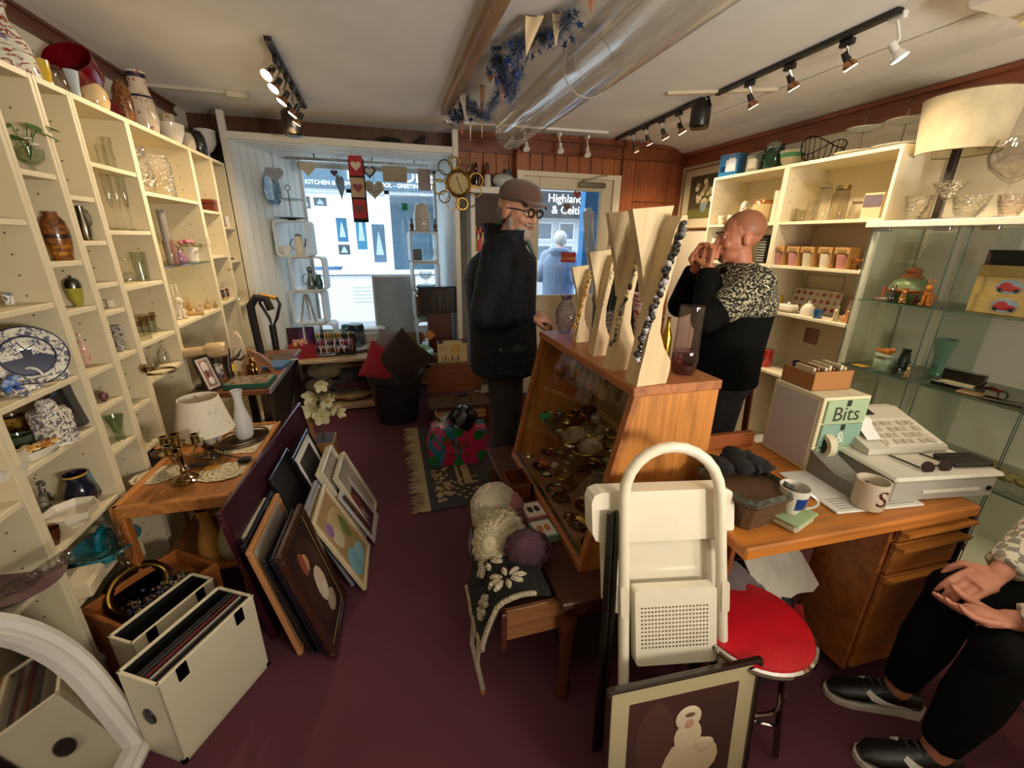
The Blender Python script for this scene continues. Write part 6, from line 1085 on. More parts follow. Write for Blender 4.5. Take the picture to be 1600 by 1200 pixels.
solo('reflection_stripes',(lambda b:[b.box(-.4,.35,0,.006,k*.07,k*.07+.022)for k in range(5)]and b)(MB('dfe8b8')),'paper','pale green stripes put in for reflections on the shop wall below the windows across the street','stripes',(-.3,SY-.02,.3))  # flat green strips stand in for reflections
P=oy(716,287,3.79); t=thing('flower_clock','gold flower shaped wall clock with looped wire petals on the bay post','clock',P)
part('dial',MB('b8a878').at(0,-.01,0,0,PI/2).lathe([(0,0),(.085,0),(.085,.01),(0,.012)],36),'paper',t); part('rim',MB('a8843c').ring((0,-.02,0),.092,.013,40,8,'y'),'metal',t); b=MB('2a2218')
for k in range(12):a=k*PI/6; b.bar((.068*math.cos(a),-.0225,.068*math.sin(a)),(.08*math.cos(a),-.0225,.08*math.sin(a)),.005,.002,(0,1,0))
part('hour_marks',b,'matte',t)
for a,l in((1.9,.05),(-1.2,.07)):part('hand',MB('1c1814').bar((0,-.026,0),(l*math.cos(a),-.026,l*math.sin(a)),.005,.002,(0,1,0)),'metal',t)
for k in range(12):
 a=k*PI/6+.2; R0=.155; c=('a8843c','3a2c20','8a7448')[k%3]; b=MB(c); q=.045 if k%2 else .055
 b.ring((R0*math.cos(a),.0,R0*math.sin(a)),q,.0045 if k%3 else .007,18,6,'y'); part('petal',b,'metal',t)
BX0,BX1,BYf=.72,1.125,3.8
t=thing('bookcase','white bookcase of paperbacks between the window bay and the door','bookcase',((BX0+BX1)/2,0,0)); hw=(BX1-BX0)/2
for s in(-1,1):part('side_panel',MB('d8d2c4').box(s*hw-(0 if s<0 else .04),s*hw+(.04 if s<0 else 0),BYf,BYf+.2,0,1.92,.003),'paint',t)
part('top_panel',MB('d8d2c4').box(-hw-.01,hw+.01,BYf-.01,BYf+.2,1.87,1.92,.003),'paint',t); part('back_panel',MB('4a3a2c').box(-hw+.03,hw-.03,BYf+.185,BYf+.195,0,1.87),'matte',t)
for z in(1.4,1.12,.8,.45,.1):part('shelf',MB('d4cebf').box(-hw+.04,hw-.04,BYf+.01,BYf+.185,z-.025,z),'paint',t)
rng(21)
def books(z,n,cols,where,hs=(.16,.24)):
 x=BX0+.045
 for i in range(n):
  w=random.uniform(.011,.024);
  if x+w>BX1-.045:break
  h=random.uniform(*hs); c=cols[i%len(cols)][0]; nm=cols[i%len(cols)][1]; d=random.uniform(.1,.14)
  b=MB('d8ccb0').box(0,w,.005,d,0,h*.985); b.col(c).box(-.0005,w+.0005,-.001,.004,0,h).box(-.0005,.001,0,d,0,h).box(w-.001,w+.0005,0,d,0,h); b.col('e0d8c0' if i%2 else '2a221c').box(w*.2,w*.8,-.002,-.001,h*.55,h*.8)
  solo('book',b,'paper',f'{nm} {ordi[i]} from the bay post end, {where}','book',(x,BYf+.02,z),0,'books on the '+where.replace('on the ','')); x+=w+.0012
ordi=['book first','book second','book third','book fourth','book fifth','book sixth','book seventh','book eighth','book ninth','book tenth','book eleventh','book twelfth','book thirteenth','book fourteenth','book fifteenth','book sixteenth','book seventeenth','book eighteenth','book nineteenth','book twentieth','book twenty-first','book twenty-second']
books(1.4,20,[('9a8a2c','mustard'),('b83a48','red'),('c05a60','pink red'),('a8862c','ochre'),('6a5a2c','olive'),('2c4a80','blue'),('b03a50','crimson'),('c8a050','sand'),('3a3028','dark brown'),('c0a878','tan'),('28303a','charcoal'),('4a3a30','umber'),('c8b890','cream'),('1e1e22','black')],'on the upper bookcase shelf')
books(1.12,20,[('c0b8a0','stone'),('a8a898','grey'),('c8c0a8','cream'),('c88a6a','salmon'),('b86a50','brick'),('c83a34','scarlet'),('3a4a6a','navy'),('b0a890','buff')],'on the second bookcase shelf',(.15,.2))
t=thing('penguin_figure','tall black bird figure on top of the bookcase','ornament',(.79,3.9,1.92)); part('body',MB('18161a').lathe(P2('bust',.035,.2),18),'gloss',t)
t=thing('lighthouse','white lighthouse model with a red top on the bookcase','ornament',(.885,3.88,1.92)); part('tower',MB('d4cec0').lathe([(0,0),(.035,0),(.026,.1),(0,.1)],20),'gloss',t); part('gallery',MB('7a2c24').lathe([(0,.1),(.034,.1),(.034,.112),(.02,.114),(.02,.14),(0,.14)],20),'gloss',t); part('lantern',MB('4a3a30').lathe([(0,.14),(.018,.14),(.016,.18),(0,.2)],16),'gloss',t)
b=MB('b8bcb4').ell((0,0,.06),(.1,.058,.058),24,16); t=thing('rugby_ball','white and green rugby ball on top of the bookcase','ball',(1.03,3.88,1.923)); part('body',b,'leather',t); part('panel',MB('3a6a44').ell((0.0,.0,.066),(.085,.04,.054),20,12),'leather',t)
b=MB('1a1416').box(-.03,.03,-.04,.04,0,.16,.004); solo('speaker_box',b,'plastic','small black speaker at the door end of the bookcase top','speaker',(1.08,3.96,1.92))
for px,w,h,c,lb,k in((564,.05,.045,'241812','small dark pot on the ledge above the lintel','bowl'),(610,.1,.07,'1c1616','black iron kettle on the ledge above the lintel','pot')):
 x=oy(px,215,4.0).x; vessel('iron_pot',lb,'pot',V3((x,4.02,2.2)),h,w,k,'satin',c)
x=oy(655,215,4.0).x; b=MB('2a2020'); b.tube([(0,0,.01),(.08,0,.02),(.13,0,.07),(.15,0,.11)],[.02,.03,.02,.008],9); solo('horn_ornament',b,'satin','dark curved horn on the ledge near the bay post','ornament',(x-.1,4.02,2.2))
t=thing('wooden_stand','red brown wooden stand below the dark mantel clock','stand',(.44,3.94,0)); part('post',MB('5a2418').box(-.11,.1,-.05,.1,PT,.86,.004),'wood_z',t); part('foot',MB('4a1c12').box(-.12,.12,-.06,.1,.471+.0195,.51,.004),'wood_x',t)
P=(.44,3.92,.861); t=thing('mantel_clock','dark wooden mantel clock with a gold ringed dial','clock',P,-.04); part('case',MB('1e1614').loft([[(-w,y,z)for w,z in((.19,0),(-.19,0),(-.185,.225),(.185,.225))]for y in(-.05,.07)],smooth=False),'wood_x',t); part('end_block',MB('4a2218').box(.165,.195,-.055,.06,0,.19,.003),'wood_z',t); part('end_block',MB('4a2218').box(-.195,-.165,-.055,.06,0,.19,.003),'wood_z',t); part('top',MB('2a2c34').box(-.2,.2,-.06,.08,.225,.235,.002),'gloss',t)
part('dial',MB('1a1816').at(0,-.051,.118,0,PI/2).lathe([(0,0),(.08,0),(.08,.004),(0,.004)],36),'satin',t); part('dial_ring',MB('b08a3c').ring((0,-.057,.118),.084,.005,40,6,'y'),'metal',t); b=MB('9a7a3c')
for k in range(12):a=k*PI/6; b.bar((.06*math.cos(a),-.056,.118+.06*math.sin(a)),(.074*math.cos(a),-.056,.118+.074*math.sin(a)),.006,.002,(0,1,0))
part('hour_marks',b,'metal',t)
for a,l in((1.5,.05),(-1.6,.06)):part('hand',MB('c8b888').bar((0,-.058,.118),(l*math.cos(a),-.058,.118+l*math.sin(a)),.005,.002,(0,1,0)),'metal',t)
P=oz(709,566,.47); t=thing('floral_card','cream card with a yellow flower and dark stems clipped to a black hanger','card',(.5,3.6,.47),-.05,None,-.15); part('card',MB('c8b07c').box(-.13,.13,-.003,0,0,.19),'paper',t); b=MB('c8963c').at(.03,-.004,.11,0,PI/2)
for k in range(9):a=k*.7; b.ell((.028*math.cos(a),.028*math.sin(a),0),(.014,.014,.0008),8,5)
b.at(); b.col('3a2c1c')
for k in range(9):x=-.09+.018*k; b.bar((x,-.004,.005),(x+.012*math.sin(k*2),-.004,.04+.012*(k%3)),.006,.001,(0,1,0))
b.bar((-.11,-.004,.135),(-.04,-.004,.135),.003,.001,(0,1,0)).bar((-.11,-.004,.11),(-.04,-.004,.11),.003,.001,(0,1,0)); part('print',b,'paper',t); b=MB('17151a'); b.box(-.14,.14,-.006,.004,.19,.2); b.box(-.12,-.08,-.01,.006,.165,.205,.002); b.box(.09,.13,-.01,.006,.165,.205,.002); part('clips',b,'plastic',t)
for px,py,w,h,c,lb,rz in((649,528,.14,.13,'8a6a48','brown picture card standing behind the green glass plate',.1),(640,536,.08,.06,'4a4a7c','small blue framed card beside the lilac cushion',0),(658,540,.07,.06,'cf8a2c','orange note card in front of the brown picture card',.05)):
 P=oz(px,py+12,PT); solo('note_card',MB(c).box(-w/2,w/2,-.002,.002,0,h),'paper',lb,'card',(P.x,P.y,PT+.0005),rz,'cards beside the mantel clock',-.1)
solo('tag_note',MB('cf8a34').box(-.035,.035,-.001,.001,-.035,.035),'paper','orange diamond note pinned to the wooden stand','note',(.335,3.88,.66),0,'cards beside the mantel clock',0,.78)
b=MB('8fc8a4').lathe([(0,0),(.05,.005),(.11,.03),(.115,.034),(.05,.012),(0,.008)],16); P=oz(655,556,PT); solo('glass_plate',b,'gloss','pale green scalloped glass plate behind the brown cushion','plate',(P.x+.02,P.y+.04,PT+.001),0,None,.35)
solo_rug=thing('tartan_rug','black and tan fringed tapestry rug under the gift bag','rug',(0,0,0)); part('field',MB('15120f').box(.14,.62,2.12,3.3,.001,.008),'cloth',solo_rug); b=MB('a88a5a')
for x0,x1 in((.31,.33),(.35,.4)):b.box(x0+.03,x1+.03,2.35,3.3,.008,.0095)
rng(31)
for i in range(46):
 q=random.random(); b.ell((.19+random.uniform(0,.1),2.2+.38*q+random.uniform(-.02,.02),.009),(random.uniform(.006,.022),random.uniform(.008,.02),.0015),8,4)
for k in range(30):b.ell((.36+.1*math.sin(k*.7),2.2+.008*k,.009),(.014,.01,.0015),8,4)
part('woven_pattern',b,'cloth',solo_rug); part('selvedge',MB('a8906a').box(.1,.14,2.12,3.3,.001,.009),'cloth',solo_rug); b=MB('a08a62')
for i in range(150):
 y=2.12+1.18*i/150; l=random.uniform(.05,.09); a=random.uniform(-.5,.5); b.c=lin(random.choice(['a08a62','8a7450','b8a27a'])); b.tube([(.11,y,.006),(.11-l*.5,y+a*.02,.012),(.11-l,y+a*.05,.004)],[.005,.004,.002],5)
part('fringe',b,'cloth',solo_rug,kind='stuff')
t=thing('gift_bag','brightly coloured shopping bag with gold lettering on the rug','bag',(.385,2.68,.0085),-.08); b=MB('c82a5a')
b.loft([[(sx*w+.01*math.sin(z*30),sy*d,z)for sx,sy in((-1,-1),(-.5,-1.08),(0,-1.0),(.5,-1.08),(1,-1),(1,1),(0,1.05),(-1,1))]for z,w,d in((0,.19,.07),(.05,.195,.075),(.16,.2,.08),(.24,.19,.075),(.27,.185,.07))],smooth=False); part('body',b,'tie_dye',t)
b=MB('c8a04a').at(-.01,-.088,.165,0,PI/2).text('Max',.11,.001); b.at(.01,-.088,.085,0,PI/2).text('Fabrics',.055,.001); part('lettering',b,'metal',t)
b=MB('1f7a30')
for x,z in((.0,.02),(-.17,.05),(.16,.07),(.0,.25),(.14,.22)):b.at(x,-.084,z,0,PI/2).lathe([(0,-.003),(.035,-.003),(.035,.003),(0,.003)],16)
part('leaf_print',b,'satin',t)
b=MB('d8dce0').grid(lambda u,v:(-.17+.2*u+.01*math.sin(v*9),-.05+.1*v,.27+.07*math.sin(PI*u)*math.sin(PI*v)+.012*math.sin(u*14+v*9)),16,12,.002); solo('plastic_wrap',b,'plastic_film','clear plastic wrapping puffing out of the gift bag','wrapping',(.385,2.68,.015),-.08)
t=thing('black_kettle','black travel kettle lying tilted on top of the gift bag','kettle',(.43,2.66,.33),.3,None,.0,.6); part('body',MB('16181a').lathe([(0,-.06),(.08,-.06),(.088,-.02),(.086,.05),(.07,.075),(0,.075)],26),'gloss',t); part('lid',MB('6a7a8a').lathe([(0,.075),(.05,.075),(.045,.088),(0,.092)],22),'chrome',t); part('handle',MB('141618').tube([(-.07,-.03,.05),(-.13,-.03,.04),(-.13,-.03,-.03),(-.08,-.03,-.045)],.012,8),'plastic',t); part('spout',MB('141618').tube([(-.02,-.07,.04),(-.02,-.11,.07)],[.022,.014],10),'plastic',t)
h_=bpy.data.objects['pine_chest']; b=MB('a8843c').at(.05,-.08,.2255); b.tube([(-.06,0,0),(-.06,0,.07),(.06,0,.07),(.06,0,0)],.006,7); part('carrying_handle',b,'metal',h_,'gold and black carrying handle'); part('grip',MB('17141a').at(.05,-.08,.2255).tube([(-.04,0,.072),(.04,0,.072)],.014,10),'leather',h_)
P=oy(888,402,FY-.02); t=thing('closed_sign','red CLOSED sign hanging on the shop door glass','sign',(P.x,FY-.02,P.z),0,None,0,.03); part('board',MB('b81e24').box(-.075,.075,0,.004,-.045,.045,.001),'gloss',t); b=MB('f0d8a0').at(0,-.0015,-.012,0,PI/2).text('CLOSED',.04,.0005); part('lettering',b,'paper',t); b=MB('e0b890').at(0,-.0015,.027,0,PI/2).text('SORRY WE ARE',.012,.0005); part('small_lettering',b,'paper',t)
hanging('door_heart','brown heart on a wire hanging on the shop door glass',886,323,.07,FY-.04,'6a4a40',top=1.96); hanging('door_heart','dark pink heart hanging beside the brown one on the shop door',902,304,.075,FY-.04,'8a3040',top=1.96)
# ================================================================== right-hand shelves
def Rs(name,label,cat,px,py,z,top,w,kind,mat='gloss',c='e4dcc8',group=None,parts=(),X=2.57,**kw):
 P=ox(px,py,X); P.z=z; return vessel(name,label,cat,P,max(.012,ztop(P,top)-z),max(.006,w/2*pxm(P)),kind,mat,c,group,parts,**kw)
def RP(px,py,z,X=2.57):P=ox(px,py,X); P.z=z; return P
def bxo(name,label,cat,P,w,d,h,c,rz=0,mat='paper',group=None,extra=None,rx=0):
 t=thing(name,label,cat,P,rz,group,rx); part('carton',MB(c).box(-w/2,w/2,-d/2,d/2,0,h,.002),mat,t)
 if extra:part('print',extra,mat,t)
 return t
P=RP(1150,258,RT,2.58); b=MB('c8d4dc').box(-.091,-.0905,-.06,.02,.03,.11); b.col('dce4ea').box(-.0912,-.091,-.05,.0,.05,.12); b.col('16304a').box(-.0915,-.091,.02,.06,.03,.07); bxo('blue_carton','blue glossy carton on top of the shelves above the flower painting','box',P,.18,.15,.15,'2a6aa0',.25,'gloss',None,b)
P=RP(1184,254,RT,2.58); bxo('plate_carton','grey carton with a white plate picture beside the blue carton','box',P,.12,.09,.115,'8a8a78',.2,'paper',None,MB('d0cbb8').box(-.061,-.0605,-.03,.03,.03,.09))
Rs('green_pot','dark green enamel pot with a silver lid on top of the shelves','pot',1208,250,RT,232,32,'canister','gloss','14402a',None,(('lid','dome',.95,.35,'a8a8a0',1,'chrome'),('handle',2.5,.5,.9,.8)),X=2.6); Rs('mixing_bowl','cream mixing bowl with a green band on top of the shelves','bowl',1236,250,RT,236,42,'bowl','gloss','d0c8a4',None,(('band',.6,.85,'5a9a6a'),),X=2.6)
P=RP(1284,240,RT,2.6); t=thing('wire_basket','black wire fruit basket on top of the shelves','basket',P); b=MB('2a2420'); Rb=.115
for k in range(22):a=2*PI*k/22; h=.1+.035*math.cos(2*a); b.tube([(.05*math.cos(a),.05*math.sin(a),.004),(.1*math.cos(a),.1*math.sin(a),.03),(Rb*math.cos(a),Rb*math.sin(a),h)],.002,5)
part('wires',b,'metal',t); b=MB('2a2420').tube([(Rb*math.cos(2*PI*k/40),Rb*math.sin(2*PI*k/40),.1+.035*math.cos(4*PI*k/40))for k in range(40)],.003,6,closed=True); b.ring((0,0,.004),.05,.003,24,5); part('rim',b,'metal',t)
for px,py,X,lb,s in((1345,222,2.62,'two tier pale cake stand with ring handle beside the wire basket',1),(1412,205,2.64,'two tier pale cake stand half behind the drum lampshade',1.05)):
 P=RP(px,py,RT,X); t=thing('cake_stand',lb,'cake stand',P,0,'cake stands on top of the shelves'); part('lower_plate',MB('c8c8bc').lathe([(0,0),(.05,0),(.115*s,.02),(.115*s,.025),(.05,.008),(0,.008)],32),'gloss',t); part('upper_plate',MB('c4c4b8').lathe([(0,.125),(.04,.125),(.085*s,.14),(.085*s,.145),(0,.131)],32),'gloss',t); b=MB('8a8068').tube([(0,0,.005),(0,0,.2)],.003,7); b.ring((0,0,.222),.022,.0022,20,6,'y'); part('handle',b,'metal',t)
P=oz(1470,344,CT); P=V3((2.62,ox(1475,300,2.62).y,CT+.0005)); t=thing('drum_lamp','tall lamp with a cream drum shade and dark square pole on the glass cabinet','lamp',P)
part('pole',MB('2a1c12').box(-.014,.014,-.014,.014,.012,.34,.002),'wood_z',t); part('foot',MB('2e2016').box(-.06,.06,-.06,.06,0,.014,.003),'wood_z',t)
b=MB('d8caa4').lathe([(.15,.3),(.172,.53),(.169,.53),(.147,.3)],48); s=part('lamp_shade',b,'cloth',t); [part('shade_trim',MB('6a5030').ring((0,0,q),r,.0025,48,5),'cloth',s)for q,r in((.3,.149),(.53,.171))]; b=MB('8a8068')
for a in range(3):b.tube([(0,0,.36),(.15*math.cos(a*2.1),.15*math.sin(a*2.1),.33)],.002,5)
b.tube([(0,0,.34),(0,0,.4)],.012,8); part('lamp_holder',b,'metal',t)
for a in(('crystal_bowl','cut crystal bowl on the glass cabinet nearest the china shelves','bowl',1432,322,CT,306,46,'bowl','crystal','f0ece0'),('crystal_bowl','wide cut crystal bowl in the middle of the cabinet top','bowl',1515,322,CT,306,66,'bowl','crystal','f0ece0'),('crystal_bowl','cut crystal bowl at the picture edge on the cabinet top','bowl',1582,320,CT,303,60,'dish','crystal','e8dcd0')):Rs(*a,group='cut crystal bowls on the glass cabinet',X=2.5)
Rs('comport','stemmed crystal comport standing in front of the crystal bowls','dish',1472,330,CT,284,62,'martini','crystal','f2eee4',X=2.44); P=ox(1592,250,2.62); P.z=CT; vessel('balloon_glass','giant balloon wine glass at the picture edge on the cabinet','glass',P,.32,.1,'wine','glass','e6e2dc')
z=RZ[0]; Rs('teacup','rose patterned cup on the top china shelf nearest the flower painting','cup',1127,344,z,337,13,'cup','rosy','e8dccc'); Rs('sugar_bowl','rose patterned bowl beside the cup on the top china shelf','bowl',1142,345,z,336,14,'bowl','rosy','e6dac8'); Rs('lidded_jug','rose patterned lidded jug on the top china shelf','jug',1161,338,z,322,20,'jug','rosy','e4dccc',None,(('lid','dome',.6,.3),('handle',0,.3,.9,.6)))
Rs('stoneware_crock','cream stoneware crock with a brown glazed top','crock',1190,336,z,312,34,'jar','gloss','c8b080',None,(('band',.8,.98,'9a5a1c'),)); Rs('tall_canister','tall white canister beside the stoneware crock','canister',1213,330,z,298,16,'canister','gloss','e0d8c4')
z=RZ[1]; Rs('tureen','white lidded tureen on the second china shelf behind the man in the patterned jumper','tureen',1115,392,z,384,26,'bowl','gloss','e2dac4',None,(('lid','dome',.95,.8),)); P=RP(1200,380,z,2.6); t=thing('cd_rack','dark rack of slim cases on the second china shelf behind the man','rack',P); part('rack',MB('2c2c2a').box(-.05,.05,-.04,.04,0,.19,.003),'gloss',t); b=MB('8a8c88'); [b.box(-.051,-.0505,-.034,.034,.015+k*.018,.024+k*.018)for k in range(9)]; part('cases',b,'gloss',t)
z=RZ[0]
for px,py,top,w,lb,k in((1226,342,328,13,'low glass tumbler nearest the divider on the jar shelf','tumbler'),(1240,342,326,13,'second low glass tumbler on the jar shelf','tumbler'),(1252,341,328,12,'third low glass tumbler on the jar shelf','tumbler')):Rs('tumbler',lb,'glass',px,py,z,top,w,k,'glass','e8e6dc','tumblers on the jar shelf')
for px,w,top,c,lb,prt in((1266,17,314,'e6e4da','small clear storage jar on the jar shelf',()),(1282,26,294,'e8e6dc','tall clear storage jar with a glass lid',(('lid','dome',.8,.2),)),(1308,28,296,'b8a878','olive glass jar with a gold lid',(('lid','canister',.9,.12,'b09a5a',1,'metal'),)),(1318,24,312,'e8e6e0','clear handled jar in front of the olive jar',(('handle',-1.5,.3,.9,.5),)),(1337,24,318,'e4e0d6','squat clear jar with a dark red lid',(('lid','canister',.8,.12,'6a1c18'),))):Rs('storage_jar',lb,'jar',px,335,z,top,w,'jar','glass',c,'jars on the glass jar shelf',prt)
P=RP(1366,330,z,2.56); bxo('glass_carton','upright carton printed with wine glasses at the end of the jar shelf','box',P,.08,.09,.13,'c8b48c',.2,'paper',None,MB('6a5a64').box(-.0415,-.041,-.042,.042,.06,.12))
z=RZ[1]
def pot_pack(px,py,c,band,lb,X,w=.062):
 P=RP(px,py,z,X); t=thing('plant_pot_pack',lb,'plant pot',P,.05,'plant pot gift packs'); t.scale=(1.35,)*3; part('pot',MB(c).lathe([(0,0),(.024,0),(.031,.055),(.031,.06),(.027,.06),(0,.052)],20),'gloss',t)
 b=MB(band); b.loft([[(-.03,-w/2,zz_),(-.026,w/2,zz_),(.03,w/2,zz_),(.03,-w/2,zz_)]for zz_ in(.062,.088)],smooth=False); b.box(-.03,.03,-w/2-.003,-w/2,0,.088); b.col('8a6a3c').box(-.0315,-.031,-.02,.018,.066,.08); part('card_sleeve',b,'paper',t)
for k,(px,c,n)in enumerate(((1220,'b07a70','dusky pink pot pack nearest the divider'),(1243,'b8807a','second dusky pink pot pack from the divider'),(1266,'d0c0a0','cream pot pack in the middle of the front row'),(1294,'d8c8ac','wide cream pot pack with red writing'),(1321,'b88078','pink pot pack behind the copper toast rack'))):pot_pack(px,400,c,'b88a50',n,2.53)
for px,c,n in((1244,'3a5a3a','green pot pack at the back nearest the divider'),(1266,'6a3a28','brown pot pack at the back of the shelf'),(1287,'34523a','green pot pack at the back behind the wide cream pack'),(1325,'c8b49c','cream pot pack with purple writing at the back')):pot_pack(px,378,c,'8a5a2c',n,2.66)
P=RP(1336,408,z,2.52); t=thing('toast_rack','copper wire toast rack in front of the plant pot packs','toast rack',P); b=MB('b8743a'); [b.ring((0,-.04+k*.02,.0),.035,.0025,14,6,'x',0,PI,1.6)for k in range(5)]; b.v=[V3((v.x,v.y,v.z))for v in b.v]; part('wires',b,'metal',t)
t=thing('ring_stand','small metal ring stand with upright pegs at the shelf end','stand',RP(1352,410,z,2.52)); b=MB('b0a890'); [b.tube([(0,y,.004),(0,y*1.3,.11)],.0025,6)for y in(-.012,.012)]; part('pegs',b,'metal',t); part('base',MB('a89c80').lathe([(0,0),(.035,0),(.03,.006),(0,.007)],18),'metal',t)
z=RZ[2]; P=RP(1268,462,z,2.68); t=thing('cupcake_tray','white tray printed with red cupcakes leaning on the shelf back','tray',(2.7,P.y,z),0,None,0,.25); part('tray',MB('ddd2bc').box(-.004,.004,-.17,.17,0,.15,.003),'gloss',t); b=MB('a83a34'); rng(6)
for i in range(7):
 for j in range(3):b.col(random.choice(['a83a34','c07a4a','b05a50','c89a6a'])).ell((-.0045,-.14+i*.046,.03+j*.045),(.001,.014,.013),8,6)
part('cupcakes',b,'gloss',t); t=thing('wire_hanger','thin green wire frame standing behind the cupcake tray','wire frame',(2.73,P.y,z)); part('wire',MB('8a9a84').tube([(0,-.15,0),(0,-.15,.24),(0,.1,.24),(0,.1,0)],.003,6),'metal',t)
P0=RP(1232,478,z,2.55); t=thing('butter_dish','white lidded butter dish on its plate on the cupcake shelf','butter dish',P0); part('plate',MB('e0d8c4').lathe(P2('plate',.08,.012),28,.7,1.1),'gloss',t); part('cover',MB('e6dfcd').box(-.035,.035,-.055,.055,.01,.05,.01),'gloss',t); part('knob',MB('e6dfcd').ell((0,0,.056),.009),'gloss',t)
Rs('sugar_dome','white domed dish on the cupcake shelf beside the butter dish','dish',1262,484,z,470,24,'dome','gloss','e4dcc8',X=2.54); Rs('blue_pot','small blue metallic pot at the front of the cupcake shelf','pot',1277,494,z,483,15,'canister','gloss','2a5a8a',X=2.51); Rs('lemon_ornament','yellow lemon shaped ornament at the man\'s end of the cupcake shelf','ornament',1217,472,z,460,14,'ball','gloss','d0a83c',X=2.6)
for k,(px,c,l)in enumerate(((1306,'d8c8a4','cream figure with brown animals at the end of the cupcake shelf'),(1322,'c88a5a','ginger figure at the end of the cupcake shelf'))):sit_animal(RP(px,495,z,2.53),.8,c,'pottery_figure',l,-1.2+k,1)
t=thing('pink_tray','pink square tray standing at the end of the cupcake shelf','tray',(2.66,RP(1338,470,z,2.66).y,z),0,None,0,.2); part('tray',MB('a86a58').box(-.004,.004,-.06,.06,0,.13,.003),'gloss',t); part('centre',MB('d8ccb4').box(-.0055,-.004,-.045,.045,.015,.115),'gloss',t)
z=RZ[3]; P=oz(1193,566,z); vessel('red_tin','red and yellow printed tin on the low china shelf','tin',V3((2.56,P.y*2.56/P.x,z)),.12,.05,'canister','rosy','b8201c'); P=RP(1250,560,z,2.6); vessel('navy_mug','navy mug behind the urn on the low china shelf','mug',P,.09,.04,'mug','gloss','1c2434',None,(('handle',-1.2,.2,.8,.6),)); solo('leaf_plate',MB('8a5a3a').box(-.004,.004,-.05,.05,-.05,.05,.004),'gloss','small brown plaque on the back of the low china shelf','plaque',(2.772,RP(1265,525,.9,2.76).y,.9))
P=oz(1286,515,1.0); solo('violet_plate',MB('c8bcd0').at(0,0,0,0,0,-1.3).lathe(P2('plate',.07,.012),28),'rosy','violet flowered plate leaning at the end of the low china shelf','plate',(2.7,1.78,z+.075))
P=V3((1.93,1.98,0)); t=thing('wooden_stool','red brown wooden stool carrying the lidded urn','stool',P,.35); part('seat',MB('7a341c').box(-.14,.14,-.12,.12,.66,.69,.006),'wood_x',t)
for x,y in((-.12,-.1),(.12,-.1),(-.12,.1),(.12,.1)):part('leg',MB('6a2c18').bar((x*1.25,y*1.2,0),(x,y,.66),.028),'wood_z',t)
part('lower_shelf',MB('7a3820').box(-.13,.13,-.11,.11,.3,.318,.003),'wood_x',t)
t=vessel('temple_jar','lidded temple jar with navy and gold scale panels on the wooden stool','jar',V3((1.93,1.95,.691)),.2,.072,'urn','imari','e0d4ba',None,(('lid','dome',.62,.42,'b89a70',.765,'imari'),('band',.0,.06,'d8d0c0'),('band',.66,.74,'d8d0c0')),n=28)
b=MB('1a2038')
for k in range(4):a=k*PI/2+.4; b.grid(lambda u,v,a=a:((rad('urn',.12+.5*v)*.0725)*math.cos(a+.5*(u-.5)*math.sin(PI*(.15+.7*v))),(rad('urn',.12+.5*v)*.0725)*math.sin(a+.5*(u-.5)*math.sin(PI*(.15+.7*v))),(.12+.5*v)*.2),6,10)
part('panels',b,'gloss',t)
t=thing('side_stand','small black legged stand with stacked plates beside the stool','stand',(1.65,2.1,0)); part('top',MB('5a3a20').lathe([(0,.5),(.14,.5),(.14,.515),(0,.515)],28),'wood_x',t); [part('leg',MB('141214').bar((.1*math.cos(a),.1*math.sin(a),0),(.1*math.cos(a),.1*math.sin(a),.5),.02),'metal',t)for a in(.6,2.7,4.8)]
for k in range(6):solo('side_plate',MB('d0ccc0').lathe(P2('plate',.1-.004*(k%2),.014),30),'gloss',['lowest','second','third','fourth','fifth','topmost'][k]+' plate of the stack on the black legged stand','plate',(1.65,2.1,.5155+k*.0085),0,'plates on the black legged stand')
vessel('white_bowl','white bowl with pink lettering on the floor end of the counter by the stool','bowl',V3((1.98,1.62,.36)),.1,.1,'bowl','gloss','dcd6ca'); t=thing('low_crate','red brown crate under the white bowl behind the counter','crate',(1.98,1.62,0)); part('body',MB('6a301a').box(-.16,.16,-.13,.13,0,.36,.004),'wood_x',t)
b=MB('4a9a2c').grid(lambda u,v:(-.1+.2*u,-.08+.16*v,.08*math.sin(PI*u)*math.sin(PI*v)+.02*math.sin(u*11+v*7)),12,10,.003); solo('green_bag',b,'plastic_film','bright green carrier bag on the floor behind the counter','bag',(1.72,1.98,.02))
# ================================================================== inside the glass cabinet
def Cb(name,label,cat,px,py,z,top,w,kind,mat='gloss',c='e4dcc8',X=2.5,**kw):P=RP(px,py,z,X); return vessel(name,label,cat,P,max(.012,ztop(P,top)-z),w/2*pxm(P),kind,mat,c,**kw)
z=1.2285; P=RP(1424,440,z,2.56); t=thing('cottage_jar','large painted cottage cookie jar in the glass cabinet','jar',P); part('body',MB('8a9a70').lathe(P2('pot',.085,.12),26),'gloss',t); part('roof',MB('b86a3c').lathe([(0,.115),(.05,.115),(.03,.135),(.04,.15),(.02,.165),(0,.168)],22),'gloss',t); b=MB('a85a34'); b.lathe([(.084,.045),(.087,.055),(.084,.06)],26); [b.box(-.09,-.082,-.05+k*.05,-.035+k*.05,.02,.07)for k in range(3)]; b.col('5a8a3a').lathe([(.06,.001),(.078,.02),(.082,.03)],26); part('painted_fence',b,'gloss',t)
for px,py,s,c,l,rz in((1394,460,.75,'4a4a48','grey and white badger figure beside the cottage jar',-1),(1450,464,1.1,'c8742c','orange and white cat figure in the glass cabinet',-1.3),(1432,464,.6,'4a2a1c','small brown hedgehog figure in front of the cottage jar',-1.2),(1412,462,.7,'c88a50','tan puppy figure in front of the cottage jar',-1)):sit_animal(RP(px,py,z,2.45),s,c,'animal_figure',l,rz,1)
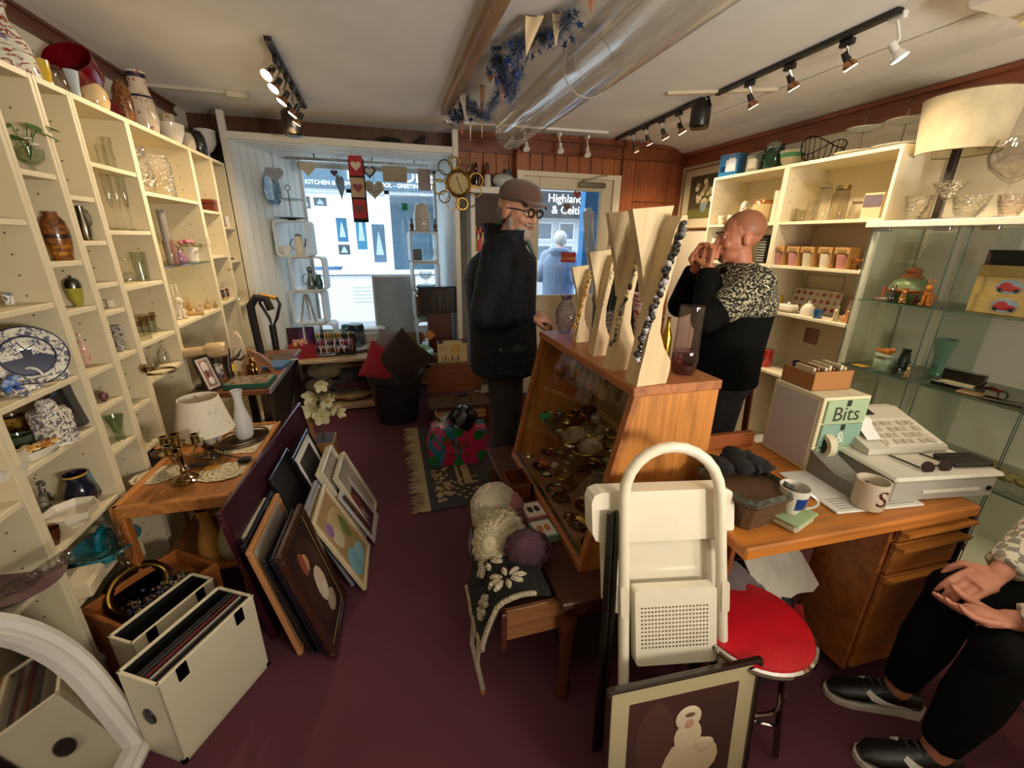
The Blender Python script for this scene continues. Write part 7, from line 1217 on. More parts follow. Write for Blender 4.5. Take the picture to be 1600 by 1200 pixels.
solo('lily_dish',MB('c8a89a').lathe(P2('dish',.035,.014),16),'rosy','small pink and white dish at the door side of the cat figure shelf','dish',RP(1378,462,z,2.44))
P=RP(1575,450,z,2.53); y0=P.y
for k,(zz_,w,h,c,l)in enumerate(((0,.2,.075,'b89a5c','lowest tan model car box with a red classic car picture'),(.076,.19,.075,'b8985a','second tan model car box with a red and white van picture'),(.152,.18,.045,'b09050','third tan model car box lying flat'),(.198,.15,.06,'1c1814','black model car box on top of the tan ones'))):
 t=thing('model_car_box',l,'box',(2.52+.008*k,y0-.02+.01*k,z+zz_),0,'model car boxes in the glass cabinet'); part('carton',MB(c).box(-.055,.055,-w/2,w/2,0,h,.001),'paper',t)
 if k<2:
  b=MB('8a98a8').ell((-.0555,-.02,h*.5),(.001,.045,.03),14,8); b.col('a8202c').ell((-.057,-.02,h*.42),(.001,.04,.012),14,6).ell((-.057,-.01,h*.58),(.001,.02,.012),10,6); b.col('1c1816').ell((-.0585,-.045,h*.32),(.001,.008,.008),10,6).ell((-.0585,.006,h*.32),(.001,.008,.008),10,6); part('car_picture',b,'paper',t)
z=.8775; P=RP(1378,572,z,2.46); t=thing('fox_jar','green and white jar with a fox on its lid in the glass cabinet','jar',P); part('body',MB('a8b898').lathe(P2('jar',.04,.075),20),'rosy',t); part('rim',MB('c8d0b8').lathe([(0,.075),(.043,.075),(.043,.085),(0,.088)],20),'gloss',t); part('fox',MB('c06a28').ell((0,0,.1),(.018,.03,.016)).ell((-.004,-.03,.112),(.013,.014,.013)).ell((.0,.035,.1),(.008,.02,.008)),'gloss',t)
b=MB('1c2420'); [b.lathe([(0,.01+k*.022),(.04-.006*k,.012+k*.022),(.02,.035+k*.022),(0,.035+k*.022)],12)for k in range(5)]; solo('tree_ornament',b,'gloss','black fir tree ornament beside the fox jar','ornament',RP(1412,565,z,2.52))
for px,c,l in((1398,'2a2622','black and white cow figure below the fir tree ornament'),(1420,'c8a070','tan cow figure at the cabinet divider')):sit_animal(RP(px,578,z,2.45),.6,c,'cow_figure',l,-1.2)
solo('paper_slip',MB('c8942c').box(-.03,.03,-.03,.03,0,.001),'paper','orange paper slip on the fox jar shelf','note',RP(1345,568,z,2.44)); Cb('green_vase','tall pale green glass vase behind the cabinet divider','vase',1462,580,z,530,40,'flare','gloss','5a8a78',X=2.66)
P=RP(1495,600,z,2.5); t=thing('black_case','open black leather pen case in the glass cabinet','case',P,.1); part('base',MB('14110f').box(-.04,.04,-.08,.08,0,.02,.003),'leather',t); part('lid',MB('1a1613').box(.03,.05,-.075,.075,.02,.075,.003),'leather',t); part('lining',MB('b8a884').box(-.03,.03,-.06,.06,.02,.021),'paper',t)
P=RP(1552,604,z,2.5); t=thing('motorbike_model','small red and chrome motorbike model in the glass cabinet','model',P,1.5); [part('wheel',MB('1c1a18').ring((x,0,.02),.016,.004,16,6,'y'),'rubber',t)for x in(-.04,.04)]; b=MB('8a2020').tube([(-.03,0,.03),(0,0,.036),(.03,0,.03)],[.006,.011,.004],8); b.tube([(.04,0,.02),(.03,0,.05),(.025,0,.056)],.003,6); part('frame',b,'chrome',t)
for px,py,c,l in((1530,618,'8a6a4a','flat brown tray of trinkets at the cabinet edge'),(1570,628,'1a1614','slim black case at the cabinet edge near the picture edge')):solo('trinket_tray',MB(c).box(-.03,.03,-.07,.07,0,.012,.003),'leather',l,'tray',RP(px,py,z,2.45),.2)
solo('dried_flowers',(lambda b:[b.ell((random.uniform(-.05,.05),random.uniform(-.1,.1),.03+random.uniform(0,.03)),(.02,.025,.015),8,6)for _ in range(16)]and b)(MB('8a7a3c')),'leaf','dusty dried flowers on the low cabinet shelf behind the till','dried flowers',(2.5,.95,.5205))
# ================================================================== counter desk
def K(px,py,z=DZ):return oz(px,py,z)
ka=-.035
t=thing('drawer_tower','small cream drawer tower with green fronts lettered Bits and an ampersand','drawers',(1.5,1.09,DZ+.0005),-.1); b=MB('d8d0a8')
part('carcass',b.box(-.095,.095,-.11,.11,0,.285,.003),'paint',t); part('side_panel',MB('c0bab4').box(-.0965,-.095,-.095,.095,.015,.27),'paint',t)
for k,(c,s)in enumerate((('9ab08a',None),('7fa08a','&'),('9fb48c','Bits'))):
 z0=.012+k*.09; d=part('drawer',MB(c).box(-.083,.083,-.118,-.108,z0,z0+.084,.002),'paint',t); part('pull',MB('1a1814').box(-.009,.009,-.1195,-.118,z0+.062,z0+.084,.004),'matte',d)
 if s:part('lettering',MB('3a3428' if s=='Bits' else 'd8dcc0').at(0,-.1185,z0+.032,0,PI/2).text(s,.075 if s=='Bits' else .06,.0006),'paint',d)
t=thing('card_tray','brown cardboard tray of small cards on the drawer tower','tray',(1.5,1.12,DZ+.286),-.1); b=MB('a06a34'); b.box(-.08,.08,-.07,-.067,0,.07).box(-.08,.08,.067,.07,0,.05).box(-.08,-.077,-.07,.07,0,.06).box(.077,.08,-.07,.07,0,.06).box(-.08,.08,-.07,.07,0,.003); part('tray',b,'paper',t); b=MB('c8b890'); [b.col(['c8b890','8a5a2c','4a3420','d8c8a0'][k%4]).box(-.07+.016*k,-.06+.016*k,-.05,.03,.003,.078+.006*math.sin(k*2))for k in range(9)]; part('cards',b,'paper',t)
t=thing('cash_register','cream electronic cash register with a paper roll on the counter','till',(1.7,.94,DZ+.0005),-.16)
part('cash_drawer',MB('a8a294').box(-.19,.19,-.2,.2,0,.075,.006),'plastic',t); part('drawer_lid',MB('cfc8b4').box(-.2,.2,-.21,.21,.075,.092,.008),'plastic',t); part('drawer_slot',MB('d8d2c0').box(-.08,.13,-.2035,-.2,.03,.04),'plastic',t); part('lock',MB('4a463c').at(.165,-.2,.035,0,PI/2).lathe([(0,0),(.009,0),(.008,.005),(0,.006)],14),'metal',t)
b=MB('c4bda8'); b.loft([[(x,y,z)for y,z in((-.06,.094),(.19,.094),(.19,.175),(.15,.18),(-.06,.115))]for x in(-.15,.16)],smooth=False); h=part('keyboard_housing',b,'plastic',t); sl=math.atan2(.065,.21)
def onpanel(x,y):return(x,y,.115+(y+.06)*.065/.21)
b=MB('d6cfba'); b.at(*onpanel(.04,-.01),0,sl); b.box(-.11,.11,-.045,.1,0,.004); part('key_plate',b,'plastic',h)
for i in range(6):
 for j in range(4):b=MB('b0a890' if(i+j)%3 else 'c8c0a8').at(*onpanel(-.05+i*.033,-.035+j*.03),0,sl).box(-.013,.013,-.011,.011,.003,.009,.002); part('key',b,'plastic',h)
b=MB('2a2c28').at(*onpanel(-.02,.125),0,sl).box(-.045,.045,-.018,.018,.001,.004); part('display',b,'gloss',h); b=MB('e0dcd0').at(-.1,.05,.165,0,0,PI/2).lathe([(.014,-.03),(.026,-.03),(.026,.03),(.014,.03),(.014,-.03)],20); part('paper_roll',b,'paper',h); b=MB('e4e0d4').at(-.1,0,.15,0,.6).box(-.028,.028,-.03,.04,0,.001); part('receipt',b,'paper',h)
t=thing('sunglasses','dark sunglasses lying on the till lid','glasses',(1.655,.775,DZ+.0935),-.15); [part('lens',MB('2a1c18').at(x,0,.012,0,1.2).lathe([(0,0),(.026,0),(.024,.003),(0,.004)],20,1,.75),'gloss',t)for x in(-.032,.032)]; b=MB('1a1412').tube([(-.062,0,.012),(-.06,.1,.004)],.003,6).tube([(.062,0,.012),(.06,.1,.004)],.003,6).tube([(-.008,0,.016),(.008,0,.016)],.003,6); part('frame',b,'gloss',t)
t=thing('wallet','black leather wallet on the till lid','wallet',(1.81,.79,DZ+.0935),-.2); part('cover',MB('14110f').box(-.07,.07,-.04,.04,0,.016,.005),'leather',t); part('snap',MB('5a564c').at(0,.0,.016).lathe([(0,0),(.006,0),(0,.003)],10),'metal',t)
t=thing('tape_dispenser','grey desk tape dispenser on the paper pad','tape dispenser',(1.43,.93,DZ+.009),-.12); b=MB('7a766a'); b.loft([[(x,y,z)for y,z in((-.12,0),(.11,0),(.12,.07),(.1,.105),(.04,.075),(-.05,.045),(-.115,.05),(-.125,.06))]for x in(-.042,.042)],smooth=False); part('body',b,'plastic',t); part('tape_roll',MB('cfc4a4').at(0,.055,.1,0,0,PI/2).lathe([(.03,-.014),(.045,-.014),(.045,.014),(.03,.014),(.03,-.014)],28),'gloss',t); part('core',MB('161412').at(0,.055,.1,0,0,PI/2).lathe([(0,-.012),(.03,-.012),(.03,.012),(0,.012)],24),'plastic',t); part('cutter',MB('a8a498').box(-.03,.03,-.128,-.118,.055,.065),'metal',t)
t=thing('paper_pad','white newspaper folded under the tape dispenser and mug','newspaper',(1.42,.85,DZ+.0005),-.12); part('pages',MB('cfc9ba').box(-.15,.17,-.1,.14,0,.008,.003),'paper',t); b=MB('8a867c'); [b.box(-.13,.15,-.085+k*.012,-.081+k*.012,.008,.0083)for k in range(5)]; part('print',b,'paper',t)
t=vessel('letter_mug','cream mug with a brown letter S on the newspaper','mug',V3((1.385,.775,DZ+.0095)),.09,.044,'mug','gloss','c8baa0',None,(('handle',.6,.2,.8,.65),),n=32); b=MB('4a2418'); Rm=.0452
mm=MB().text('S',.075,.0004); b=MB('4a2418'); b.add([((Rm+v.z)*math.cos(-1.8+v.x/Rm),(Rm+v.z)*math.sin(-1.8+v.x/Rm),.045+v.y)for v in mm.v],mm.f,False); part('letter',b,'gloss',t)
t=thing('plastic_tub','clear plastic food tub with a green lid under the blue printed mug','tub',(1.09,.785,DZ+.0005),.3); part('tub',MB('d8cfa8').box(-.055,.055,-.045,.045,0,.026,.008),'frosted',t); part('lid',MB('a8c088').box(-.06,.06,-.05,.05,.026,.033,.004),'frosted',t)
t=vessel('logo_mug','white mug with a blue printed patch on the plastic tub','mug',V3((1.09,.79,DZ+.034)),.082,.04,'cup','gloss','d0c9b8',None,(('handle',-.7,.2,.8,.65),),n=28); part('blue_patch',MB('1c3a70').grid(lambda u,v:((rad('cup',.25+.5*v)*.0408)*math.cos(-2.2+.9*u),(rad('cup',.25+.5*v)*.0408)*math.sin(-2.2+.9*u),(.25+.5*v)*.082),8,5),'gloss',t)
t=thing('wicker_basket','brown wicker basket with a patterned lining on the counter','basket',(.99,.87,DZ+.0005),.1); pr=lambda k,z:[(sx*(.075+.02*k)+.0,sy*(.085+.02*k),z)for sx,sy in((-1,-.8),(-.8,-1),(.8,-1),(1,-.8),(1,.8),(.8,1),(-.8,1),(-1,.8))]
b=MB('5a3c1c').loft([pr(k,z)for k,z in((0,0),(.4,.04),(.8,.08),(1,.095))],smooth=False); part('weave',b,'wicker',t); b=MB('4a5244').loft([pr(1.1,.085),pr(1.25,.1),pr(1.0,.112),pr(.8,.1)],caps=False,smooth=False); part('lining',b,'speckle',t); part('rim',MB('4a2e14').tube(pr(1.02,.092),.007,6,closed=True),'wicker',t)
t=thing('knitted_gloves','black chunky knitted gloves heaped on the wicker basket','gloves',(1.0,.93,DZ+.1),.2); b=MB('15130f')
for k in range(9):b.ell((-.07+.018*k,.03*math.sin(k*1.4),.03+.008*math.cos(k*2)),(.03,.045,.022),12,8)
part('cuff_roll',b,'knit',t); b=MB('17140f')
for k in range(4):b.tube([(.03+.008*k,-.05+.028*k,.02),(.1+.01*k,-.05+.03*k,.012),(.125,-.05+.03*k,.005)],[.014,.012,.008],8)
part('fingers',b,'knit',t)
t=thing('glasses_case','black spectacle case lying open behind the knitted gloves','case',(1.16,1.02,DZ+.0005),-.2); part('lower_shell',MB('1a1614').ell((0,0,.012),(.07,.03,.012)),'leather',t); part('spectacles',MB('8a8478').tube([(-.06,-.035,.01),(-.02,-.055,.014),(.03,-.05,.012),(.075,-.03,.008)],.005,7),'metal',t)
t=vessel('pen_pot','pale pen pot with yellow scissors beside the till','pen pot',V3((1.665,1.2,DZ+.0005)),.1,.045,'mug','gloss','b0aca4',n=24); b=MB('c8a82c'); b.ring((-.035,0,.19),.028,.006,18,6,'y',sy=1.2).ring((.03,0,.205),.026,.006,18,6,'y',sy=1.3); part('scissor_handles',b,'plastic',t); b=MB('6a6a68').bar((-.02,0,.16),(.01,0,.02),.012,.003).bar((.015,0,.175),(-.01,0,.02),.012,.003); part('blades',b,'metal',t); b=MB('17140f')
[b.tube([(.01,.01*k,.03),(.05+.02*k,.008*k,.14+.01*k)],.004,6)for k in range(-2,3)]; part('pens',b,'plastic',t)
b=MB('c04a7a'); b.grid(lambda u,v:(.0+.01*math.sin(v*8),-.02+.04*u,-.16*v+.005*math.sin(u*9)),6,10,.002); solo('pink_ribbon',b,'cloth','pink ribbon hanging from the black rail at the end of the counter','ribbon',(1.795,.72,.68))
b=MB('26303a'); b.loft([[((sx*w+.015*math.sin(z*25+sy*3)),sy*d+.012*math.sin(z*19+sx*4),z)for sx,sy in((-1,-.7),(-.6,-1),(0,-1.1),(.6,-1),(1,-.7),(1,.7),(.6,1),(0,1.05),(-.6,1),(-1,.7))]for z,w,d in((.002,.17,.12),(.06,.2,.15),(.16,.2,.15),(.26,.17,.12),(.3,.14,.09))]); t=thing('tote_bag','dark star speckled shopping bag with red handles under the counter','bag',(1.2,.95,.0),.3); part('body',b,'galaxy',t); b=MB('b01c20')
for y in(-.13,):b.tube([(-.1,y,.26),(-.07,y-.05,.18),(.02,y-.07,.1),(.1,y-.05,.16),(.12,y,.25)],.014,6,sq=.25)
b.tube([(.0,.0,.31),(.08,-.05,.34),(.16,-.05,.28)],.012,6,sq=.3); part('handles',b,'cloth',t); part('trim',MB('a01c1c').box(-.01,.01,-.165,-.15,.05,.27),'cloth',t)
rng(41); cr=[[random.uniform(-.02,.02)for _ in range(9)]for _ in range(7)]; b=MB('c8c0ac').grid(lambda u,v:((-.16+.3*u)*(1-.35*v)+.01*math.sin(v*9),-.13+.22*v+cr[int(v*6)][int(u*8)]*.6,.02+.25*v+cr[int(v*6)][int(u*8)]),8,6,.004); b.sm=[False]*len(b.sm); solo('paper_sack',b,'paper','crumpled white paper sacks piled on the bag under the counter','paper',(1.26,.96,.31),.1)
b=MB('6a5c5c').grid(lambda u,v:(-.1+.2*u,-.08+.16*v,.07*math.sin(PI*u)*math.sin(PI*v)+.015*math.sin(u*13+v*8)),12,12,.004); solo('grey_cloth',b,'cloth','grey lilac cloth bundled at the left under the counter','cloth',(1.03,.9,.4)); solo('black_cushion',(lambda b:b.ell((0,0,0),(.1,.09,.12),18,12))(MB('17150f')),'cloth','black cloth bundle under the counter behind the red stool','cloth',(1.1,1.08,.3))
# ================================================================== on top of the jewellery case
STH=[]
def necklace_stand(px,py,toppx,H,label,s):
 P=oz(px,py,KZ1); H=(ztop(P,toppx)-KZ1)/1.06; t=thing('necklace_stand',label,'necklace stand',(P.x,P.y+.02,KZ1+.0005),.1); w=.058*s; STH.append(H)
 fr_=[(-.6,0),(.85,0),(.95,.08),(.92,.15),(.5,.24),(.22,.34),(.2,.5),(.45,.7),(.75,.9),(.8,1.0),(.55,1.0),(.3,.92),(.05,.7),(-.2,.45),(-.4,.22),(-.55,.08)]
 b=MB('cdb284').loft([[(x*w*1.15,y,z*H)for x,z in fr_]for y in(-w*.55,w*.35)],smooth=False); part('spine',b,'pale_z',t)
 fl=[(-.95,1.03),(.75,1.06),(.55,.9),(.3,.72),(.12,.5),(-.05,.5),(-.3,.7),(-.65,.88)]; b=MB('d2b98a').loft([[(x*w*1.25,y,z*H)for x,z in fl]for y in(w*.36,w*.7)],smooth=False); part('flared_back',b,'pale_z',t); return t,w
def beads(t,w,H,cs,n,r,x0=-.75,lbl=None,mat='gloss'):
 b=MB(cs[0]); rng(n)
 for k in range(n):
  s=k/n; x=(.72-.95*s-.25*math.sin(PI*s))*w*1.15 if s<.5 else(.72-1.35*s-.1)*w*1.2; z=H*(.96-.78*s); b.col(random.choice(cs)).ell((x-.006+random.uniform(-.006,.003),-w*.55-.006+random.uniform(-.006,.006),z),r*random.uniform(.7,1.2),8,6)
 part('beads',b,mat,t,lbl)
t,w=necklace_stand(907,535,415,.17,'smallest pale wooden necklace stand, with gold beads, beside the purple vase',.62); beads(t,w,STH[-1],['b8843c','c89a50','9a6a28'],40,.005)
t,w=necklace_stand(936,556,390,.235,'second smallest pale wooden necklace stand, holding a thin chain',.75); beads(t,w,STH[-1],['8a8478','a89c80'],50,.0022,mat='metal')
t,w=necklace_stand(968,578,325,.33,'second tallest pale wooden necklace stand, with a beaded silver chain',.95); beads(t,w,STH[-1],['4a463c','8a8068','c8b880','2a2620'],46,.006)
t,w=necklace_stand(1008,600,318,.335,'tallest pale wooden necklace stand, nearest the counter end, with black and white beads',1.1); beads(t,w,STH[-1],['1c1816','2a2420','b0a8a8','6a6464','17130f'],85,.0085)
P=oz(886,522,KZ1); t=vessel('crackle_vase','purple crackle glass vase at the aisle end of the case top','vase',V3((max(P.x,.70),1.765,KZ1+.0005)),.17,.046,'vase','crystal','b0a0d8',n=26)
P=oz(1078,588,KZ1); t=thing('tall_glass_vase','tall clear tumbler vase with a pink base on the case top','vase',V3((P.x,P.y+.035,KZ1+.0005))); part('body',MB('ecdfe8').lathe([(0,0),(.028,0),(.037,.012),(.041,.05),(.036,.215),(.034,.215),(.038,.05),(.032,.018),(0,.014)],32),'glass',t); part('pink_base',MB('b8607f').lathe([(0,.014),(.03,.016),(.0385,.04),(.0385,.06),(.036,.075),(0,.05)],32),'glass',t)
part('pink_foot',MB('c07090').lathe([(0,.0005),(.0275,.0005),(.0365,.012),(.04,.045),(.0395,.06),(.033,.012),(0,.01)],32),'glass',t)
for px,py,H,R,k,m,c,lb in((1038,560,.15,.018,'bottle','metal','b08a2c','tall gold bottle behind the tallest necklace stand'),(1062,545,.22,.05,'flare','swirl','c8b4b0','square flared vase with pink swirls and a gold leaf behind the tall glass vase'),(952,532,.12,.045,'bowl','crystal','e0d8dc','clear painted glass bowl behind the two middle necklace stands')):
 P=oz(px,py,KZ1); P.x=min(P.x,KX1-R-.005); vessel('glass_bottle' if k=='bottle' else 'glass_vase',lb,'vase' if k!='bottle' else 'bottle',V3((P.x,P.y,KZ1+.0005)),H,R,k,m,c)
# ================================================================== inside the case
rng(77)
for k,(y,c)in enumerate(((1.72,'c8a87c'),(1.66,'b07a30'),(1.6,'a86a28'),(1.54,'b8803c'),(1.48,'9a5c24'),(1.43,'c89a5c'))):vessel('amber_bottle',['clear glass jug at the far end of the top glass shelf in the case','amber bottle second from the far end of the case','amber bottle third from the far end of the case','amber bottle fourth from the far end of the case','amber bottle fifth from the far end of the case','amber bottle nearest the counter end of its row'][k],'bottle',V3((.8,y,KS2+.0005)),.12-.006*k,.022,'decanter','frosted',c,'amber bottles in the jewellery case')
cnt=0
names=[('ring_dish','dish','b08a40'),('brooch','brooch','6a4a28'),('watch','watch','2a2218'),('bracelet','bracelet','a8843c'),('cameo','brooch','c8a888')]
cols2=['gold','bronze','black','silver','green','copper','ivory','dark red','brassy','pearl']; hexs=['b08a3c','7a5428','1c1814','9a9488','4a6a4a','9a5a34','c8bc9c','6a2020','a08038','c8c0b0']
def jewel(P,k,lb,grp):
 kind,cat,_=names[k%5]; c=hexs[k%10]; t=thing(kind,lb,cat,P,k*.7,grp); t.scale=(1.35,)*3
 if k%5==0:part('dish',MB(c).lathe(P2('dish',.03,.012),18),'metal',t); part('ring',MB(hexs[(k+3)%10]).ring((0,0,.014),.008,.002,14,5),'metal',t)
 elif k%5==1:part('setting',MB(c).lathe([(0,0),(.018,0),(.014,.006),(0,.006)],12),'metal',t); part('stone',MB(hexs[(k+4)%10]).ell((0,0,.007),(.009,.009,.005),10,6),'gloss',t)
 elif k%5==2:part('strap',MB(c).ring((0,0,.012),.024,.004,20,6,'z'),'leather',t); part('dial',MB('c8b070').lathe([(.0,.018),(.013,.018),(.013,.022),(0,.023)],14),'metal',t)
 elif k%5==3:part('band',MB(c).ring((0,0,.005),.028,.004,22,6),'metal',t); part('charm',MB(hexs[(k+1)%10]).ell((.028,0,.006),.006,8,6),'gloss',t)
 else:part('frame',MB(c).ring((0,0,.005),.014,.003,16,6,sy=1.3),'metal',t); part('portrait',MB('d0b898').ell((0,0,.004),(.012,.016,.004),12,6),'gloss',t)
where=['at the far end','a little in from the far end','just beyond the middle','in the middle','just short of the middle','towards the counter end','near the counter end','at the counter end']; deep=['by the glass front','in the centre row','at the back','against the back board']
for z,x0,lv in((KS1,.69,'lower glass shelf'),(KZ0+.0205,.62,'case floor'),(KS2,.77,'upper glass shelf')):
 for iy in range(8):
  for ix in range(4):
   y=1.76-iy*.095; x=x0+ix*(.075 if z==KS1 else .08)
   if z==KS2 and(iy<6 or ix>1):continue
   if z<.6 and(ix>2 or iy>5 and ix>0):continue
   k=cnt; cnt+=1; jewel((x+random.uniform(-.012,.012),y+random.uniform(-.02,.02),z+.0008),k*3+ix,f'{cols2[(k*3+ix) % 10]} {names[(k*3+ix) % 5][1]} {deep[ix]} of the {lv}, {where[iy]}'.replace('by the glass front of','at the front of').replace('a little in from','beside').replace('in the centre row','mid row'),'jewellery in the oak case')
for i,(x,y,z,c,lb)in enumerate(((.64,1.72,KS1,'1f9a58','bright green ring box on the lower glass shelf at the far end'),)):bxo('ring_box',lb,'ring box',(x+.035,y,z+.001),.05,.05,.03,c,0,'satin')
for k,(x,y)in enumerate(((.73,1.2),(.72,1.12),(.8,1.16),(.64,1.07))):t=thing('ring_box',['white ring box with a black lining in the middle of the case floor','white ring box with a black lining nearest the counter end','white ring box with a black lining at the back of the case floor','grey open box holding gold earrings near the case front'][k],'ring box',(x,y,KZ0+.021),.2,'ring boxes on the case floor'); part('box',MB('c8c4b8' if k<3 else '8a8478').box(-.028,.028,-.028,.028,0,.035,.002),'paper',t); part('lining',MB('15120f').box(-.024,.024,-.024,.024,.035,.0365),'cloth',t); part('earrings',MB('c8a050').ring((0,0,.04),.008,.0022,14,5),'metal',t)
for k,(x,y)in enumerate(((.7,1.47),(.72,1.35))):t=thing('gold_plate',['oval gold rimmed dish on the lower glass shelf','second oval gold rimmed dish on the lower glass shelf nearer the counter'][k],'dish',(x,y,KS1+.03),0,None,0,-.25); part('dish',MB('8a7a5a').lathe(P2('dish',.06,.012),28,.8,1.1),'gloss',t); part('rim',MB('b8924a').ring((0,0,.012),.06,.003,30,6,sy=1.0),'metal',t)
# ================================================================== knitwear in the pulled-out drawer
def beanie(name,label,P,R,H,c,rz,rx,ry,ribs=18,cuff=None,mat='knit',grp='knitted hats in the drawer'):
 t=thing(name,label,'hat',P,rz,grp,rx,ry); pr=[(0,H),(R*.4,H*.96),(R*.75,H*.8),(R*.96,H*.5),(R,H*.22),(R*1.02,0),(R*.9,0),(R*.85,H*.5),(0,H*.86)]; b=MB(c); n=ribs*4; b.lathe(pr,n)
 b.v=[V3((v.x*(1+.05*math.cos(ribs*math.atan2(v.y,v.x))),v.y*(1+.05*math.cos(ribs*math.atan2(v.y,v.x)))*.82,v.z))for v in b.v]; part('crown',b,mat,t)
 b=MB(cuff or c); b.lathe([(R*1.03,-.005),(R*1.12,.01),(R*1.1,H*.3),(R*1.0,H*.34)],n); b.v=[V3((v.x*(1+.04*math.cos(ribs*math.atan2(v.y,v.x))),v.y*(1+.04*math.cos(ribs*math.atan2(v.y,v.x)))*.82,v.z))for v in b.v]; part('cuff',b,mat,t); return t
beanie('knitted_hat','cream ribbed knitted hat in the drawer',(.33,1.25,.45),.1,.17,'cfc098',.4,.5,-.9); beanie('knitted_hat','cream and pink striped hat behind the plain cream one',(.36,1.38,.45),.095,.15,'d2c4a8',.2,-.2,-.4,16,'d0a890'); beanie('knitted_hat','plum chunky knitted hat on top of the hats in the drawer',(.4,1.14,.47),.075,.17,'5a3440',-.3,.7,-.2,10)
t=thing('pompom_hat','dusty pink hat with a fur pompom beside the card boxes','hat',(.41,1.36,.46),0,'knitted hats in the drawer'); part('pompom',MB('8a5458').ell((0,0,.055),.04,18,12),'hair',t); part('crown',MB('7a4448').ell((.0,0,.0),(.06,.06,.04),16,10),'knit',t)
solo('orange_sock',(lambda b:b.tube([(0,0,.05),(-.01,-.01,.0),(-.02,-.02,-.08),(0,-.03,-.12)],[.02,.024,.02,.012],10))(MB('c8743c')),'knit','orange knitted sock hanging between the cream and plum hats','sock',(.31,1.13,.45))
t=thing('snowflake_hat','black ear flap hat with cream snowflakes draped over the drawer front','hat',(.0,.0,0),0,'knitted hats in the drawer')
def drape(u,v,o=0):
 y=.93+.26*u; w=v*.34; x=.40-w if w<.15 else .25-.05*math.sin((w-.15)*8); z=.475+.02*math.sin(PI*min(1,w/.15))if w<.15 else .475-(w-.15)*.95
 if v>.8:z+=.06*(abs(u-.5)*2)*(v-.8)/.2*(-1 if .25<u<.75 else .3)
 return V3((x-o,y,z+o))
part('knit',MB('17140f').grid(lambda u,v:drape(u,v),20,24,-.012),'knit',t); b=MB('cfc0a0')
for cu,cv,s in((.3,.3,.2),(.68,.42,.2),(.28,.68,.14)):
 b=MB('cfc0a0')
 for k in range(8):
  a=k*PI/4; p0,p1=[(cu+s*q*math.cos(a)*.8,cv+s*q*math.sin(a))for q in(.25,.95)]
  pts=[drape(p0[0]+(p1[0]-p0[0])*q/3,p0[1]+(p1[1]-p0[1])*q/3,.014)for q in range(4)]; b.tube(pts,[.004,.009,.01,.005],7)
 part('snowflake',b,'knit',t)
b=MB('bfae8c'); b.tube([drape(0,.1+.9*k/12,.012)for k in range(13)]+[drape(k/12,1,.012)for k in range(13)],.008,7); part('edging',b,'knit',t)
for u in(.2,.55):q=drape(u,1,.01); part('cord',MB('b0a084').tube([tuple(q),(q.x-.01,q.y-.01,q.z-.1),(q.x+.005,q.y-.02,q.z-.2)],.008,7),'knit',t); part('bead',MB('7a4a24').ell((q.x+.005,q.y-.02,q.z-.215),(.011,.011,.015)),'gloss',t)
solo('black_scarf',MB('0f0e10').grid(lambda u,v:(.235-.01*math.sin(v*6),1.3+.06*u,.44-.26*v+.004*math.sin(u*12)),8,14,.006),'cloth','black scarf end hanging from the drawer front below the cream hat','scarf',(0,0,0))
for k,(y,c,lb)in enumerate(((1.34,'b06a68','pink bordered card box with a black butterfly on the table edge'),(1.22,'6a8a6c','green edged card box with an orange print on the table edge'))):t=bxo('card_box',lb,'card box',(.485,y,HT+.0005),.085,.1,.03,c,.05,'paper','card boxes on the display table edge'); b=MB('c8bca8').box(-.036,.036,-.043,.043,.03,.0306); b.col('2a2624' if k==0 else 'b0683c'); [b.ell((.014*q,.0,.0306),(.012,.02,.0006),10,4)for q in(-1,1)]; part('cover',b,'paper',t)
t=thing('wooden_box','small open dark wooden box at the far end of the table edge','box',(.47,1.52,HT+.0005)); b=MB('6a3018'); b.box(-.05,.05,-.07,-.062,0,.07).box(-.05,.05,.062,.07,0,.07).box(-.05,-.042,-.07,.07,0,.07).box(.042,.05,-.07,.07,0,.07).box(-.05,.05,-.07,.07,0,.004); part('box',b,'wood_y',t)
# ================================================================== people (local frame: facing -y, own left +x)
def head(b,M,s=1.0):
 O=b.M.copy(); b.M=O@M
 for c,r in(((0,.018,.035),(.074,.092,.082)),((0,-.02,-.005),(.064,.068,.085)),((0,-.03,-.062),(.048,.05,.045)),((0,-.06,-.085),(.026,.024,.022)),((0,-.074,.028),(.046,.016,.011)),((0,-.094,-.022),(.0125,.02,.016)),((.012,-.086,-.027),(.009,.01,.008)),((-.012,-.086,-.027),(.009,.01,.008)),((.036,-.06,-.02),(.022,.022,.022)),((-.036,-.06,-.02),(.022,.022,.022)),((0,-.079,-.05),(.022,.012,.006)),((0,-.077,-.059),(.018,.012,.007)),((.074,.012,-.005),(.009,.02,.032)),((-.074,.012,-.005),(.009,.02,.032))):b.ell(c,r,16,11)
 b.tube([(0,-.083,.025),(0,-.097,-.008),(0,-.102,-.022)],[.008,.01,.011],9); b.M=O
